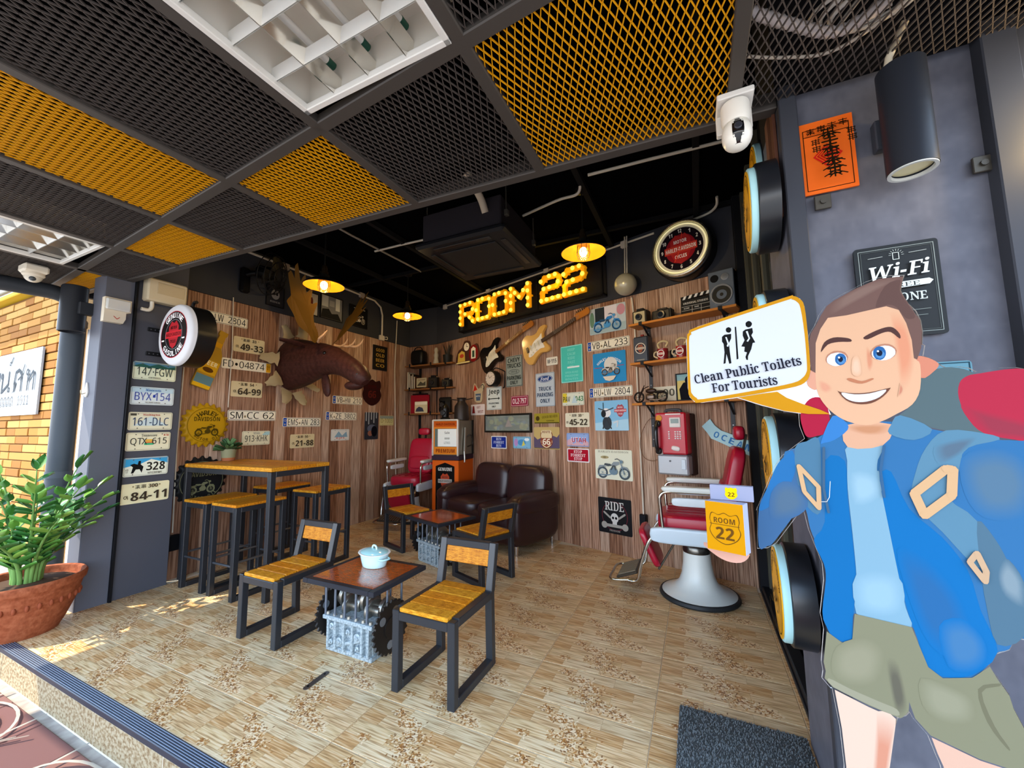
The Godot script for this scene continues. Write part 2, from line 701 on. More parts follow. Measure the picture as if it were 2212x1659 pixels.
func build_room() -> void:
	var dark := mat("34353b", 0.7)
	var black := mat("121317", 0.8)
	# floor: slab with grout, tiles on it
	var fl := struct("floor")
	var g := Geo.new()
	g.box(Vector3(-1.7, -0.0975, -3.55), Vector3(7.6, 0.2, 5.06))
	part(fl, "slab", g, mat("dcd2be", 0.9))
	var whole := tile_mesh(-0.3115, 0.3115, -0.1518, 0.1518, 0, 1, 0, 1).mesh()
	rng.seed = 40
	for j in range(-1, 14):
		var za := -1.339 - 0.3087 * j
		var zb := za - 0.3087
		if j == -1:
			zb = -1.339
			za = -1.082
		for i in range(-7, 4):
			var xa := -0.883 + 0.6256 * i
			var xb := xa + 0.6256
			var left := -4.88 if za > -1.45 else (-4.3 if za > -2.0 else -4.43)
			var right := 1.3 if za > -1.5 else (0.46 if za < -1.9 else 1.3)
			var wall := -4.2024 + 0.33 * (xb + 0.476)
			if za < wall - 0.05 and xb > -3.85:
				continue
			if za < -5.3:
				continue
			var ca := maxf(xa, left)
			var cb := minf(xb, right)
			if cb - ca < 0.03:
				continue
			var m: Material = tile_mats[rng.randi() % 3]
			if j >= 0 and ca == xa and cb == xb:
				shape(fl, "tile", whole, m, Transform3D(Basis(), Vector3((xa + xb) * 0.5, -0.002, (za + zb) * 0.5)))
			else:
				var vf := 1.0 if j >= 0 else 0.83
				part(fl, "tile", tile_mesh(ca + 0.001, cb - 0.001, zb + 0.001, za - 0.001, (ca - xa) / 0.6256, (cb - xa) / 0.6256, 0.0, vf), m, Transform3D(Basis(), Vector3(0, -0.002, 0)))
	# left wall
	var wl := struct("wall_left", lw(0, 0))
	g = Geo.new()
	g.box(Vector3(3.72, 1.675, -0.072), Vector3(3.4, 3.35, 0.12))
	part(wl, "backing", g, black)
	plank_wall(wl, 1.99, 5.32, 0.0, 2.715, 11)
	g = Geo.new()
	g.box(Vector3(3.655, 3.035, -0.006), Vector3(3.33, 0.632, 0.012), 0.001)
	part(wl, "upper_band", g, dark)
	# short wall in the corner
	var wc := struct("wall_corner", at(Vector3(0, 0, -5.32)))
	g = Geo.new()
	g.box(Vector3(-4.14, 1.675, -0.072), Vector3(0.7, 3.35, 0.12))
	part(wc, "backing", g, black)
	plank_wall(wc, -4.42, -3.85, 0.0, 2.715, 12)
	g = Geo.new()
	g.box(Vector3(-4.135, 3.035, -0.006), Vector3(0.57, 0.632, 0.012), 0.001)
	part(wc, "upper_band", g, dark)
	# back wall, set at a slant
	var wb := struct("wall_back", bw(0, 0))
	g = Geo.new()
	g.box(Vector3(-1.25, 1.675, -0.072), Vector3(4.7, 3.35, 0.12))
	part(wb, "backing", g, black)
	plank_wall(wb, -3.555, 0.975, 0.0, 2.715, 13)
	g = Geo.new()
	g.box(Vector3(-1.29, 3.035, -0.006), Vector3(4.53, 0.632, 0.012), 0.001)
	part(wb, "upper_band", g, dark)
	# right side of the room: dark glazed frame with a floor track
	var wr := struct("wall_right")
	g = Geo.new()
	g.box(Vector3(0.54, 1.675, -3.05), Vector3(0.12, 3.35, 1.95))
	part(wr, "backing", g, black)
	for z in [-2.25, -2.62, -3.0, -3.4, -3.8]:
		g = Geo.new()
		g.box(Vector3(0.465, 1.675, z), Vector3(0.04, 3.35, 0.05), 0.004)
		part(wr, "mullion", g, mat("4c4a3e", 0.5))
	for z in [-2.435, -2.81, -3.2, -3.6]:
		g = Geo.new()
		g.box(Vector3(0.472, 1.5, z), Vector3(0.008, 2.9, 0.34))
		part(wr, "pane", g, mat("0c0e12", 0.08))
	g = Geo.new()
	g.box(Vector3(0.43, 0.03, -2.98), Vector3(0.07, 0.06, 1.75), 0.006)
	g.box(Vector3(0.395, 0.012, -2.98), Vector3(0.02, 0.024, 1.75), 0.003)
	part(wr, "track", g, mat("1a1b1f", 0.4))
	g = Geo.new()
	g.box(Vector3(0.42, 1.675, -3.86), Vector3(0.07, 3.35, 0.1), 0.004)
	part(wr, "post", g, mat("15161a", 0.5))
	# grey front wall at the right
	var wf := struct("wall_front")
	var grey := tri_mat(noise_tex([[0.0, "50515b"], [0.5, "585963"], [1.0, "60616b"]], Vector2i(96, 96), Vector2(4, 4), 77), Vector3(0.9, 0.9, 0.9), "ffffff", 0.5)
	g = Geo.new()
	g.box(Vector3(0.97, 1.325, -1.975), Vector3(1.22, 2.65, 0.37))
	part(wf, "panel", g, grey)
	g = Geo.new()
	g.box(Vector3(0.97, 3.0, -1.975), Vector3(1.22, 0.7, 0.36))
	part(wf, "lintel", g, mat("16161a", 0.8))
	for k in [[0.39, 0.06, 0.02], [0.965, 0.085, 0.035], [1.07, 0.12, 0.02]]:
		g = Geo.new()
		g.box(Vector3(k[0], 1.34, -1.785 + k[2] * 0.5), Vector3(k[1], 2.68, k[2] + 0.03), 0.004)
		part(wf, "post", g, mat("393b42", 0.5))
	for k in [[0.475, 2.18], [0.905, 2.2], [0.905, 1.2]]:
		g = Geo.new()
		g.box(Vector3(k[0], k[1], -1.772), Vector3(0.05, 0.055, 0.012), 0.002)
		g.disc_z(Vector3(k[0], k[1], -1.766), 0.01, 0.0, 0.008, 8)
		part(wf, "bracket", g, mat("4a463f", 0.5, 0.6))
	for i in 3:
		g = Geo.new()
		g.box(Vector3(0.352, 2.42, -1.83 - 0.055 * i), Vector3(0.012, 0.5, 0.05), 0.002)
		part(wf, "plank", g, mat(["5d3a2c", "49291f", "6d4a39"][i], 0.7))
	# ceiling of the room and of the canopy void
	var ce := struct("ceiling")
	g = Geo.new()
	g.box(Vector3(-1.8, 3.43, -2.5), Vector3(7.4, 0.12, 6.6))
	part(ce, "slab", g, soot())
	for k in [-3.7, -2.75, -0.75, 0.1]:
		g = Geo.new()
		g.box(Vector3(k, 3.33, -3.5), Vector3(0.045, 0.05, 3.9))
		part(ce, "joist", g, mat("101012", 0.9))
	for k in [-2.3, -3.9]:
		g = Geo.new()
		g.box(Vector3(-1.95, 3.335, k), Vector3(4.8, 0.04, 0.04))
		part(ce, "joist", g, mat("101012", 0.9))
	# pillar at the left with the plate panel
	var pl := struct("trim_1")
	g = Geo.new()
	g.box(Vector3(-4.39, 1.5, -1.505), Vector3(0.2, 3.0, 0.19), 0.006)
	part(pl, "pillar", g, mat("5a5c66", 0.5))
	g = Geo.new()
	g.box(Vector3(-4.285, 1.5, -1.606), Vector3(0.03, 3.0, 0.018), 0.003)
	part(pl, "edge_strip", g, mat("101114", 0.4))
	g = Geo.new()
	g.box(Vector3(-4.36, 1.5, -1.8), Vector3(0.12, 3.0, 0.37), 0.003)
	part(pl, "panel", g, mat("4a4b53", 0.55))
	# step: nosing strip with grooves, riser tiles
	var st := struct("trim_2")
	g = Geo.new()
	g.box(Vector3(-1.45, -0.008, -1.05), Vector3(6.9, 0.03, 0.066), 0.003)
	part(st, "nosing", g, mat("2c323e", 0.4, 0.3))
	for i in 6:
		g = Geo.new()
		g.box(Vector3(-1.45, 0.0085, -1.026 - 0.0095 * i), Vector3(6.9, 0.004, 0.0045), 0.0008)
		part(st, "nosing_ridge", g, mat("6d7686", 0.35, 0.4))
	var riser := tri_mat(noise_tex([[0.0, "6a5238"], [0.3, "8d7a5e"], [0.55, "a29478"], [1.0, "b4aa94"]], Vector2i(192, 96), Vector2(9, 7), 44), Vector3(1.6, 3.2, 1.6), "f4f0ea", 0.5)
	for i in range(-8, 4):
		g = Geo.new()
		g.box(Vector3(-0.57 + 0.6256 * i, -0.095, -1.024), Vector3(0.62, 0.148, 0.012), 0.002)
		part(st, "riser_tile", g, riser)

func canopy_e0(x: float) -> float:
	return -1.553 - 0.0515 * (x + 4.36)

func canopy_e1(x: float) -> float:
	return -0.985 + 0.0735 * (x + 0.4)

func strands(x0: float, x1: float, z0: Callable, z1: Callable) -> Geo:
	# expanded metal: zigzag strands running along z, standing on edge
	var g := Geo.new()
	var sw := 0.0142
	var lw2 := 0.031
	var hh := 0.006
	var tw := 0.0017
	var nx := int((x1 - x0) / sw)
	for i in nx + 1:
		var xc := x0 + sw * 0.5 + sw * i
		if xc > x1:
			break
		var za: float = z0.call(xc)
		var zb: float = z1.call(xc)
		var nz := int((zb - za) / lw2)
		for j in nz + 1:
			var sg := 1.0 if (i + j) % 2 == 0 else -1.0
			var a := Vector3(xc - sg * sw * 0.46, 0, za + j * lw2)
			var b := Vector3(xc + sg * sw * 0.46, 0, minf(za + (j + 1) * lw2, zb))
			if b.z - a.z < 0.004:
				continue
			a.x = clampf(a.x, x0, x1)
			b.x = clampf(b.x, x0, x1)
			# leaning ribbon
			var o := Vector3(tw, 0, 0)
			var u := Vector3(0, hh, 0)
			g.q(a - o, b - o, b - o + u, a - o + u, Vector3.LEFT)
			g.q(a + o, b + o, b + o + u, a + o + u, Vector3.RIGHT)
			g.q(a - o, b - o, b + o, a + o, Vector3.DOWN)
	return g

func build_canopy() -> void:
	var beam := mat("443f3b", 0.55, 0.2)
	var yellow := mat("e09c10", 0.5)
	var dark := mat("4c4541", 0.55)
	var t := thing("canopy", "flat canopy of dark beams with yellow and dark metal mesh panels", "canopy")
	var xs := [-5.04, -4.3, -3.578, -2.838, -2.105, -1.375, -0.635, 0.2, 1.1]
	var y := 2.61
	var g: Geo
	for e in 2:
		var f: Callable = canopy_e0 if e == 0 else canopy_e1
		g = Geo.new()
		var hgt := 0.075 if e == 0 else 0.04
		var a := Vector3(-5.06, y + hgt * 0.5, f.call(-5.06))
		var b := Vector3(0.36 if e == 0 else 1.1, y + hgt * 0.5, f.call(0.36 if e == 0 else 1.1))
		g.bar(a, b, hgt, 0.055, 0.004, Vector3.UP)
		part(t, "beam", g, beam)
	for k in [[-0.22, 0.045], [0.58, 0.05]]:
		g = Geo.new()
		g.box(Vector3(-1.98, y + 0.02, k[0]), Vector3(6.16, 0.04, k[1]), 0.004)
		part(t, "beam", g, beam)
	for i in xs.size():
		g = Geo.new()
		var za := canopy_e0(xs[i]) if xs[i] < 0.3 else -1.77
		g.box(Vector3(xs[i], y + 0.021, (za + 0.58) * 0.5), Vector3(0.05, 0.042, 0.58 - za), 0.004)
		part(t, "beam", g, beam)
	# fascias close the void
	for k in [[Vector3(-1.98, 2.98, 0.63), Vector3(6.2, 0.78, 0.05)], [Vector3(-5.1, 2.98, -0.5), Vector3(0.05, 0.78, 2.3)], [Vector3(1.14, 2.98, -0.6), Vector3(0.05, 0.78, 2.4)], [Vector3(-4.75, 2.98, -1.66), Vector3(0.72, 0.78, 0.05)]]:
		g = Geo.new()
		g.box(k[0], k[1])
		part(t, "fascia", g, mat("2a2a2e", 0.6))
	var row0 := ["y", "d", "y", "d", "y", "d", "y", "d"]
	var row1 := ["d", "L", "d", "y", "d", "L", "d", "y"]
	var row2 := ["y", "d", "y", "d", "y", "d", "y", "d"]
	for r in 3:
		for i in 8:
			var kind: String = [row0, row1, row2][r][i]
			if kind == "L":
				continue
			var z0: Callable = canopy_e0 if r == 0 else (canopy_e1 if r == 1 else func(_x): return -0.22)
			var z1: Callable = canopy_e1 if r == 0 else ((func(_x): return -0.22) if r == 1 else (func(_x): return 0.58))
			if r == 0 and i == 7:
				z0 = func(_x): return -1.75
			g = strands(xs[i] + 0.02, xs[i + 1] - 0.02, z0, z1)
			var o := part(t, "mesh_panel", g, yellow if kind == "y" else dark, Transform3D(Basis(), Vector3(0, y + 0.012, 0)))
			o.set_meta("label", "yellow expanded metal mesh" if kind == "y" else "dark brown expanded metal mesh")
	# louvred fittings
	troffer(Vector3(-1.005, y, -0.61), 0.69, 0.75, 4, 5, 2.0, "large white louvred ceiling fitting at the top of the canopy")
	troffer(Vector3(-3.94, y, -0.73), 0.68, 0.87, 4, 5, 1.2, "white louvred ceiling fitting far left in the canopy")
	# loose cables and hose above the mesh at the right
	var c := thing("cable", "coiled white cable lying on the dark mesh at the right", "cable")
	g = Geo.new()
	var p := []
	for i in 60:
		var a := TAU * i / 22.0
		p.append(Vector3(0.6 + cos(a) * (0.1 + 0.0012 * i), y + 0.1 + 0.0007 * i, -1.56 + sin(a) * 0.085))
	p.append(Vector3(0.72, y + 0.15, -1.2))
	g.tube(p, 0.008, 6)
	part(c, "cord", g, mat("d8d2ca", 0.5))
	c = thing("conduit_hose", "grey corrugated hose running over the mesh at the right", "hose")
	g = Geo.new()
	var rad := []
	p = curve([Vector3(0.22, y + 0.07, -1.36), Vector3(0.34, y + 0.06, -1.45), Vector3(0.5, y + 0.06, -1.56), Vector3(0.62, y + 0.055, -1.5)], 16)
	for i in p.size():
		rad.append(0.02 if i % 2 == 0 else 0.016)
	g.tube(p, rad, 10)
	part(c, "hose", g, mat("cfc6c4", 0.6))
	c = thing("sagging_cable", "thin pale cord sagging over the mesh near the camera dome", "cord")
	g = Geo.new()
	g.tube(curve([Vector3(0.2, y + 0.05, -1.5), Vector3(0.36, y + 0.045, -1.58), Vector3(0.52, y + 0.045, -1.62), Vector3(0.68, y + 0.05, -1.5), Vector3(0.78, y + 0.06, -1.3)], 8), 0.006, 6)
	part(c, "cord", g, mat("d9cfc0", 0.5))

func troffer(o: Vector3, w: float, d: float, nx: int, nz: int, _u: float, label: String) -> void:
	var t := thing("ceiling_light", label, "ceiling light", at(o), "louvred canopy lights")
	var g := Geo.new()
	var white := mat("dcdad4", 0.3)
	var mirror := mat("e6e2da", 0.12, 0.9)
	for s in [-1, 1]:
		g.box(Vector3(s * (w * 0.5 - 0.012), 0.012, 0), Vector3(0.024, 0.028, d), 0.003)
		g.box(Vector3(0, 0.012, s * (d * 0.5 - 0.012)), Vector3(w, 0.028, 0.024), 0.003)
	part(t, "frame", g, white)
	g = Geo.new()
	g.box(Vector3(0, 0.16, 0), Vector3(w, 0.01, d))
	for s in [-1, 1]:
		g.q(Vector3(s * w * 0.5, 0.02, -d * 0.5), Vector3(s * w * 0.5, 0.02, d * 0.5), Vector3(s * w * 0.45, 0.155, d * 0.5), Vector3(s * w * 0.45, 0.155, -d * 0.5), Vector3(-s, 0, 0))
		g.q(Vector3(-w * 0.5, 0.02, s * d * 0.5), Vector3(w * 0.5, 0.02, s * d * 0.5), Vector3(w * 0.5, 0.155, s * d * 0.47), Vector3(-w * 0.5, 0.155, s * d * 0.47), Vector3(0, 0, -s))
	part(t, "housing", g, mat("d4cfc4", 0.35))
	for i in range(1, nx):
		g = Geo.new()
		var x := -w * 0.5 + w * i / nx
		# long blade, V in section
		g.q(Vector3(x - 0.002, 0.01, -d * 0.5), Vector3(x - 0.002, 0.01, d * 0.5), Vector3(x - 0.022, 0.07, d * 0.5), Vector3(x - 0.022, 0.07, -d * 0.5), Vector3.LEFT)
		g.q(Vector3(x + 0.002, 0.01, -d * 0.5), Vector3(x + 0.002, 0.01, d * 0.5), Vector3(x + 0.022, 0.07, d * 0.5), Vector3(x + 0.022, 0.07, -d * 0.5), Vector3.RIGHT)
		part(t, "long_blade", g, mirror)
	for j in range(1, nz):
		g = Geo.new()
		var z := -d * 0.5 + d * j / nz
		g.q(Vector3(-w * 0.5, 0.012, z - 0.002), Vector3(w * 0.5, 0.012, z - 0.002), Vector3(w * 0.5, 0.062, z - 0.01), Vector3(-w * 0.5, 0.062, z - 0.01), Vector3.FORWARD)
		g.q(Vector3(-w * 0.5, 0.012, z + 0.002), Vector3(w * 0.5, 0.012, z + 0.002), Vector3(w * 0.5, 0.062, z + 0.01), Vector3(-w * 0.5, 0.062, z + 0.01), Vector3.BACK)
		part(t, "cross_blade", g, mat("f0efea", 0.25, 0.3))
	for i in nx - 1:
		var x := -w * 0.5 + w * (i + 1.0) / nx
		g = Geo.new()
		g.tube([Vector3(x, 0.115, -d * 0.46), Vector3(x, 0.115, d * 0.46)], 0.013, 12)
		var tb := part(t, "fluorescent_tube", g, mat("f2f0ea", 0.25))
		for s in [-1, 1]:
			g = Geo.new()
			g.tube([Vector3(x, 0.115, s * (d * 0.46 - 0.03)), Vector3(x, 0.115, s * (d * 0.46 + 0.002))], 0.0145, 12)
			part(tb, "end_cap", g, mat("2f5a4a", 0.4))

func build_outside() -> void:
	var g := Geo.new()
	# street
	var gr := struct("floor_street")
	g.box(Vector3(0, -0.23, 6.0), Vector3(40, 0.1, 26))
	part(gr, "ground", g, tri_mat(noise_tex([[0.0, "8a807a"], [0.5, "9c928a"], [1.0, "aca49a"]], Vector2i(128, 128), Vector2(5, 5), 9), Vector3(0.7, 0.7, 0.7), "ffffff", 0.85))
	# stamped paving: reddish blocks with curved pale joints
	var pave := [mat("6e4d4a", 0.85), mat("775650", 0.85), mat("644644", 0.85)]
	for i in 16:
		for j in 3:
			g = Geo.new()
			g.box(Vector3(-4.6 + 0.4 * i + (0.2 if j % 2 else 0.0), -0.176, -0.78 + 0.4 * j), Vector3(0.392, 0.014, 0.392), 0.004)
			part(gr, "paving_block", g, pave[(i * 2 + j) % 3])
	var k := Ink.new()
	for i in 9:
		var cx := -4.5 + 0.5 * i
		for m in [[0.12, 0.05], [0.2, 0.11], [0.29, 0.18]]:
			k.ring("a39a8e", cx, 0.78 + (-0.22 if i % 2 else 0.0), m[0], m[1], 0.014)
		k.line("a39a8e", [cx + 0.25, -0.2, cx + 0.25, 1.0], 0.013)
		for m in 7:
			k.line("857a72", [cx + 0.03 * m, 0.5 + 0.03 * m, cx + 0.1 + 0.05 * m, 0.72 + 0.03 * m], 0.008)
	var o := print_on(gr, k, "stamped_lines")
	o.transform = Transform3D(Basis(Vector3.RIGHT, -PI / 2), Vector3(0, -0.1685, 0))
	o.set_meta("kind", "stuff")
	# neighbouring building: brick front, awning, sign
	var nb := thing("brick_building", "ochre brick house front beyond the pillar with a white awning", "building")
	g = Geo.new()
	g.box(Vector3(-7.6, 1.6, -2.06), Vector3(5.6, 4.0, 0.3))
	part(nb, "wall", g, mat("7a5a32", 0.9))
	rng.seed = 9
	var bricks := []
	for w in [0.3, 0.42]:
		g = Geo.new()
		g.box(Vector3.ZERO, Vector3(w - 0.012, 0.088, 0.03), 0.005)
		bricks.append([g.mesh(), w])
	var bm := [mat("a8773a", 0.85), mat("9c6a2e", 0.85), mat("b28648", 0.85), mat("8e5c28", 0.85)]
	for r in 31:
		var x := -9.3 + (0.0 if r % 2 else -0.14)
		while x < -6.7:
			var b: Array = bricks[rng.randi() % 2]
			var y := 0.05 + 0.1 * r
			shape(nb, "brick", b[0], bm[rng.randi() % 4], Transform3D(Basis(), Vector3(x + b[1] * 0.5, y, -1.905 + rng.randf() * 0.012)))
			x += b[1]
	g = Geo.new()
	g.box(Vector3(-8.0, 3.17, -1.86), Vector3(3.4, 0.06, 0.14), 0.01)
	part(nb, "yellow_ledge", g, mat("c7a31e", 0.6))
	for i in 16:
		g = Geo.new()
		g.tube([Vector3(-9.8, 3.24 + 0.045 * i, -1.86 + 0.05 * i), Vector3(-6.4, 3.24 + 0.045 * i, -1.86 + 0.05 * i)], 0.03, 8)
		part(nb, "awning_rib", g, mat("b9b8b4", 0.6))
	board("shop_sign", "white sign with grey foreign lettering on the brick house front", "sign", at(Vector3(-8.1, 1.97, -1.87)), 1.95, 0.82, "9fa4a8", func(s: Ink):
		s.rect("b9cdd8", -0.975, -0.41, 0.975, -0.36)
		# looped strokes after the photographed script
		var dk := "34383e"
		var w := 0.04
		s.ring(dk, -0.66, 0.06, 0.04, 0.04, 0.025, 0, TAU, 12)
		s.line(dk, [-0.66, 0.04, -0.64, -0.08, -0.6, -0.1, -0.56, 0.12, -0.5, 0.17, -0.44, 0.12, -0.44, -0.1, -0.37, -0.1, -0.37, 0.16], w)
		s.line(dk, [-0.7, 0.24, -0.6, 0.3, -0.5, 0.27], 0.03)
		s.ring(dk, -0.28, 0.12, 0.045, 0.045, 0.028, 0, TAU, 12)
		s.line(dk, [-0.25, 0.12, -0.25, -0.1, -0.16, -0.06, -0.03, 0.0, -0.03, 0.16], w)
		s.ring(dk, 0.0, -0.07, 0.04, 0.04, 0.025, 0, TAU, 12)
		s.ring(dk, -0.02, 0.27, 0.03, 0.03, 0.018, 0, TAU, 10)
		s.line(dk, [0.0, 0.28, 0.07, 0.35], 0.025)
		s.line(dk, [0.2, 0.02, 0.2, -0.1, 0.24, 0.0], w)
		s.line(dk, [0.19, 0.0, 0.22, 0.14, 0.32, 0.17, 0.42, 0.1, 0.43, -0.1], w)
		s.line(dk, [0.33, 0.04, 0.42, 0.08, 0.5, 0.22], 0.03)
		s.ring(dk, 0.62, 0.12, 0.045, 0.045, 0.028, 0, TAU, 12)
		s.line(dk, [0.65, 0.12, 0.65, -0.1], w)
		s.line(dk, [0.65, 0.0, 0.8, 0.12, 0.84, 0.08, 0.84, -0.1], w)
		for i in 10:
			var cx := -0.9 + 0.125 * i
			s.line(dk, [cx, -0.29, cx, -0.2, cx + 0.035, -0.17, cx + 0.07, -0.2, cx + 0.07, -0.29], 0.016)
			s.ring(dk, cx + 0.018, -0.28, 0.02, 0.02, 0.011, 0, TAU, 8)
			if i in [3, 7, 9]:
				s.line(dk, [cx + 0.02, -0.13, cx + 0.07, -0.1], 0.012)
		s.text(dk, "1011", 0.64, -0.23, 0.36, 0.12, "sr"), "", 0.01, 0.02)
	# pipes beside the pillar
	var t := thing("drain_pipe", "thick dark drain pipe standing left of the grey pillar", "pipe")
	g = Geo.new()
	g.tube([Vector3(-4.77, -0.18, -1.4), Vector3(-4.77, 2.3, -1.4)], 0.075, 20)
	part(t, "pipe", g, mat("3f454c", 0.45))
	for h in [0.98, 0.86, 2.24]:
		g = Geo.new()
		g.tube([Vector3(-4.77, h, -1.4), Vector3(-4.77, h + 0.05, -1.4)], 0.08, 20)
		part(t, "collar", g, mat("474d55", 0.45))
	t = thing("overhead_pipe", "dark pipe running under the canopy at the far left", "pipe")
	g = Geo.new()
	g.tube(curve([Vector3(-4.77, 2.28, -1.4), Vector3(-4.77, 2.42, -1.39), Vector3(-4.78, 2.5, -1.3), Vector3(-4.85, 2.52, -1.1), Vector3(-5.0, 2.53, -0.6), Vector3(-5.1, 2.53, 0.1)], 6), 0.06, 16)
	part(t, "pipe", g, mat("2f3237", 0.5))
	t = thing("white_downpipe", "pale metal tubes between the dark pipe and the pillar", "pipe")
	for i in 3:
		g = Geo.new()
		g.tube([Vector3(-4.58 + 0.032 * i, 0.0, -1.44), Vector3(-4.58 + 0.032 * i, 2.2, -1.44)], 0.014, 10)
		part(t, "tube", g, mat("d6d8da", 0.35))
	t = thing("cylinder_lamp", "dark cylinder lamp under the canopy beside the drain pipe", "wall lamp", at(Vector3(-4.58, 2.35, -1.33)))
	g = Geo.new()
	g.lathe([Vector2(0.0, 0.19), Vector2(0.075, 0.19), Vector2(0.08, 0.18), Vector2(0.08, -0.185), Vector2(0.072, -0.19), Vector2(0.07, -0.17), Vector2(0.0, -0.17)], 28)
	part(t, "housing", g, mat("24262b", 0.4))
	g = Geo.new()
	g.box(Vector3(0.09, 0, -0.05), Vector3(0.06, 0.1, 0.1), 0.004)
	part(t, "bracket", g, mat("2b2d31", 0.5))
	plant_pot()
	# floor mat, brass floor plate
	t = thing("door_mat", "grey looped plastic mat on the tiles beside the standee", "mat", at(Vector3(0.1, 0.006, -1.9)))
	g = Geo.new()
	g.box(Vector3(0, 0.008, 0), Vector3(0.5, 0.012, 0.55), 0.004)
	part(t, "backing", g, mat("4e5152", 0.9))
	g = Geo.new()
	rng.seed = 4
	for i in 5200:
		var p := Vector3(rng.randf_range(-0.247, 0.247), 0.014, rng.randf_range(-0.272, 0.272))
		var a := rng.randf() * TAU
		var d := Vector3(cos(a), 0, sin(a)) * rng.randf_range(0.006, 0.011)
		var sd := d.cross(Vector3.UP).normalized() * 0.0016
		var mid := p + d * 0.5 + Vector3.UP * rng.randf_range(0.003, 0.008)
		g.q(p - sd, p + sd, mid + sd, mid - sd, Vector3.UP)
		g.q(mid - sd, mid + sd, p + d + sd, p + d - sd, Vector3.UP)
	var loops := part(t, "loop_pile", g, mat("616465", 0.9))
	loops.set_meta("kind", "stuff")
	t = thing("floor_plate", "small dark metal strip screwed to the tiles", "floor plate", at(Vector3(-1.93, 0.006, -1.603), 4))
	g = Geo.new()
	g.x = Transform3D(Basis(Vector3.RIGHT, -PI / 2), Vector3.ZERO)
	g.prism(Ink.round_rect(0.03, 0.16, 0.012), 0.0, 0.004)
	part(t, "strip", g, mat("6a5f58", 0.4, 0.7))
	for s in [-1, 1]:
		g = Geo.new()
		g.x = Transform3D(Basis(Vector3.RIGHT, -PI / 2), Vector3(0, 0.004, s * 0.055))
		g.disc_z(Vector3.ZERO, 0.006, 0, 0.002, 10)
		part(t, "screw", g, mat("1c1a19", 0.4, 0.7))

func leaf_mesh(l: float, w: float) -> ArrayMesh:
	var g := Geo.new()
	var rows := []
	for i in 6:
		var f := i / 5.0
		var hw := w * 0.5 * sin(PI * pow(f, 0.8)) + 0.0006
		rows.append(PackedVector3Array([Vector3(-hw, 0.004 * sin(PI * f), f * l), Vector3(0, -0.006 * sin(PI * f) - 0.02 * f * f, f * l), Vector3(hw, 0.004 * sin(PI * f), f * l)]))
	g.grid(rows, false)
	return g.mesh()

func plant_pot() -> void:
	var o := Vector3(-4.22, 0.006, -1.14)
	var t := thing("terracotta_pot", "wide terracotta pot on the step left of the pillar", "pot", at(o))
	var g := Geo.new()
	g.lathe([Vector2(0.0, 0.0), Vector2(0.17, 0.0), Vector2(0.2, 0.06), Vector2(0.245, 0.18), Vector2(0.268, 0.28), Vector2(0.273, 0.3), Vector2(0.285, 0.31), Vector2(0.29, 0.345), Vector2(0.28, 0.36), Vector2(0.262, 0.355), Vector2(0.255, 0.31), Vector2(0.0, 0.305)], 40, 0.5)
	part(t, "bowl", g, tri_mat(noise_tex([[0.0, "753a20"], [0.5, "8f4c2f"], [1.0, "a66444"]], Vector2i(128, 128), Vector2(5, 5), 31), Vector3(2, 2, 2), "ffffff", 0.75))
	g = Geo.new()
	for i in 30:
		var a := TAU * i / 30
		g.blob(Vector3(cos(a) * 0.257, 0.215, sin(a) * 0.257), Vector3(0.012, 0.022, 0.012), 1.0, 6, 4)
	part(t, "relief_band", g, mat("8a462c", 0.75))
	g = Geo.new()
	g.blob(Vector3(0, 0.3, 0), Vector3(0.255, 0.035, 0.255), 1.0, 24, 6)
	part(t, "soil", g, mat("4a3526", 0.95))
	var p := thing("zz_plant", "bushy green plant with glossy leaflets growing in the terracotta pot", "plant", at(o + Vector3(0, 0.31, 0)))
	var leaves := [leaf_mesh(0.115, 0.05), leaf_mesh(0.14, 0.06), leaf_mesh(0.1, 0.045)]
	var greens := [mat("3f7a35", 0.3), mat("56923e", 0.3), mat("2f6630", 0.3), mat("78a848", 0.32)]
	rng.seed = 77
	var stems := [[20, 0.72, 0.55], [65, 0.5, 0.35], [110, 0.62, 0.5], [150, 0.75, 0.45], [200, 0.8, 0.3], [245, 0.55, 0.5], [290, 0.66, 0.4], [330, 0.62, 0.62], [355, 0.55, 0.75], [40, 0.45, 0.8], [170, 0.5, 0.75], [270, 0.45, 0.7], [310, 0.8, 0.2], [90, 0.78, 0.15], [225, 0.6, 0.6], [130, 0.55, 0.7], [5, 0.6, 0.3], [345, 0.7, 0.45]]
	for s in stems:
		var a := deg_to_rad(s[0] + rng.randf_range(-8, 8))
		var dir := Vector3(cos(a), 0, sin(a))
		var l: float = s[1]
		var lean: float = s[2]
		var pts := []
		for i in 9:
			var f := i / 8.0
			pts.append(dir * (0.06 + lean * l * f * f * 0.9) + Vector3.UP * l * (f - 0.18 * lean * f * f))
		g = Geo.new()
		g.tube(pts, [0.014, 0.013, 0.012, 0.0105, 0.009, 0.0075, 0.006, 0.005, 0.003], 7)
		var st := part(p, "stem", g, mat("6b8f4a", 0.5))
		for i in range(2, 9):
			for sd in [-1, 1]:
				var q: Vector3 = pts[i]
				var fw: Vector3 = (pts[i] - pts[i - 1]).normalized()
				var side: Vector3 = fw.cross(Vector3.UP).normalized() * sd
				var d: Vector3 = (side * 0.9 + fw * 0.75 + Vector3.UP * rng.randf_range(-0.1, 0.25)).normalized()
				if i == 8:
					d = (fw + side * 0.25).normalized()
				var up := (Vector3.UP + dir * -0.2).normalized()
				var bx := up.cross(d).normalized()
				shape(st, "leaf", leaves[rng.randi() % 3], greens[rng.randi() % 4], Transform3D(Basis(bx, d.cross(bx), d), q))

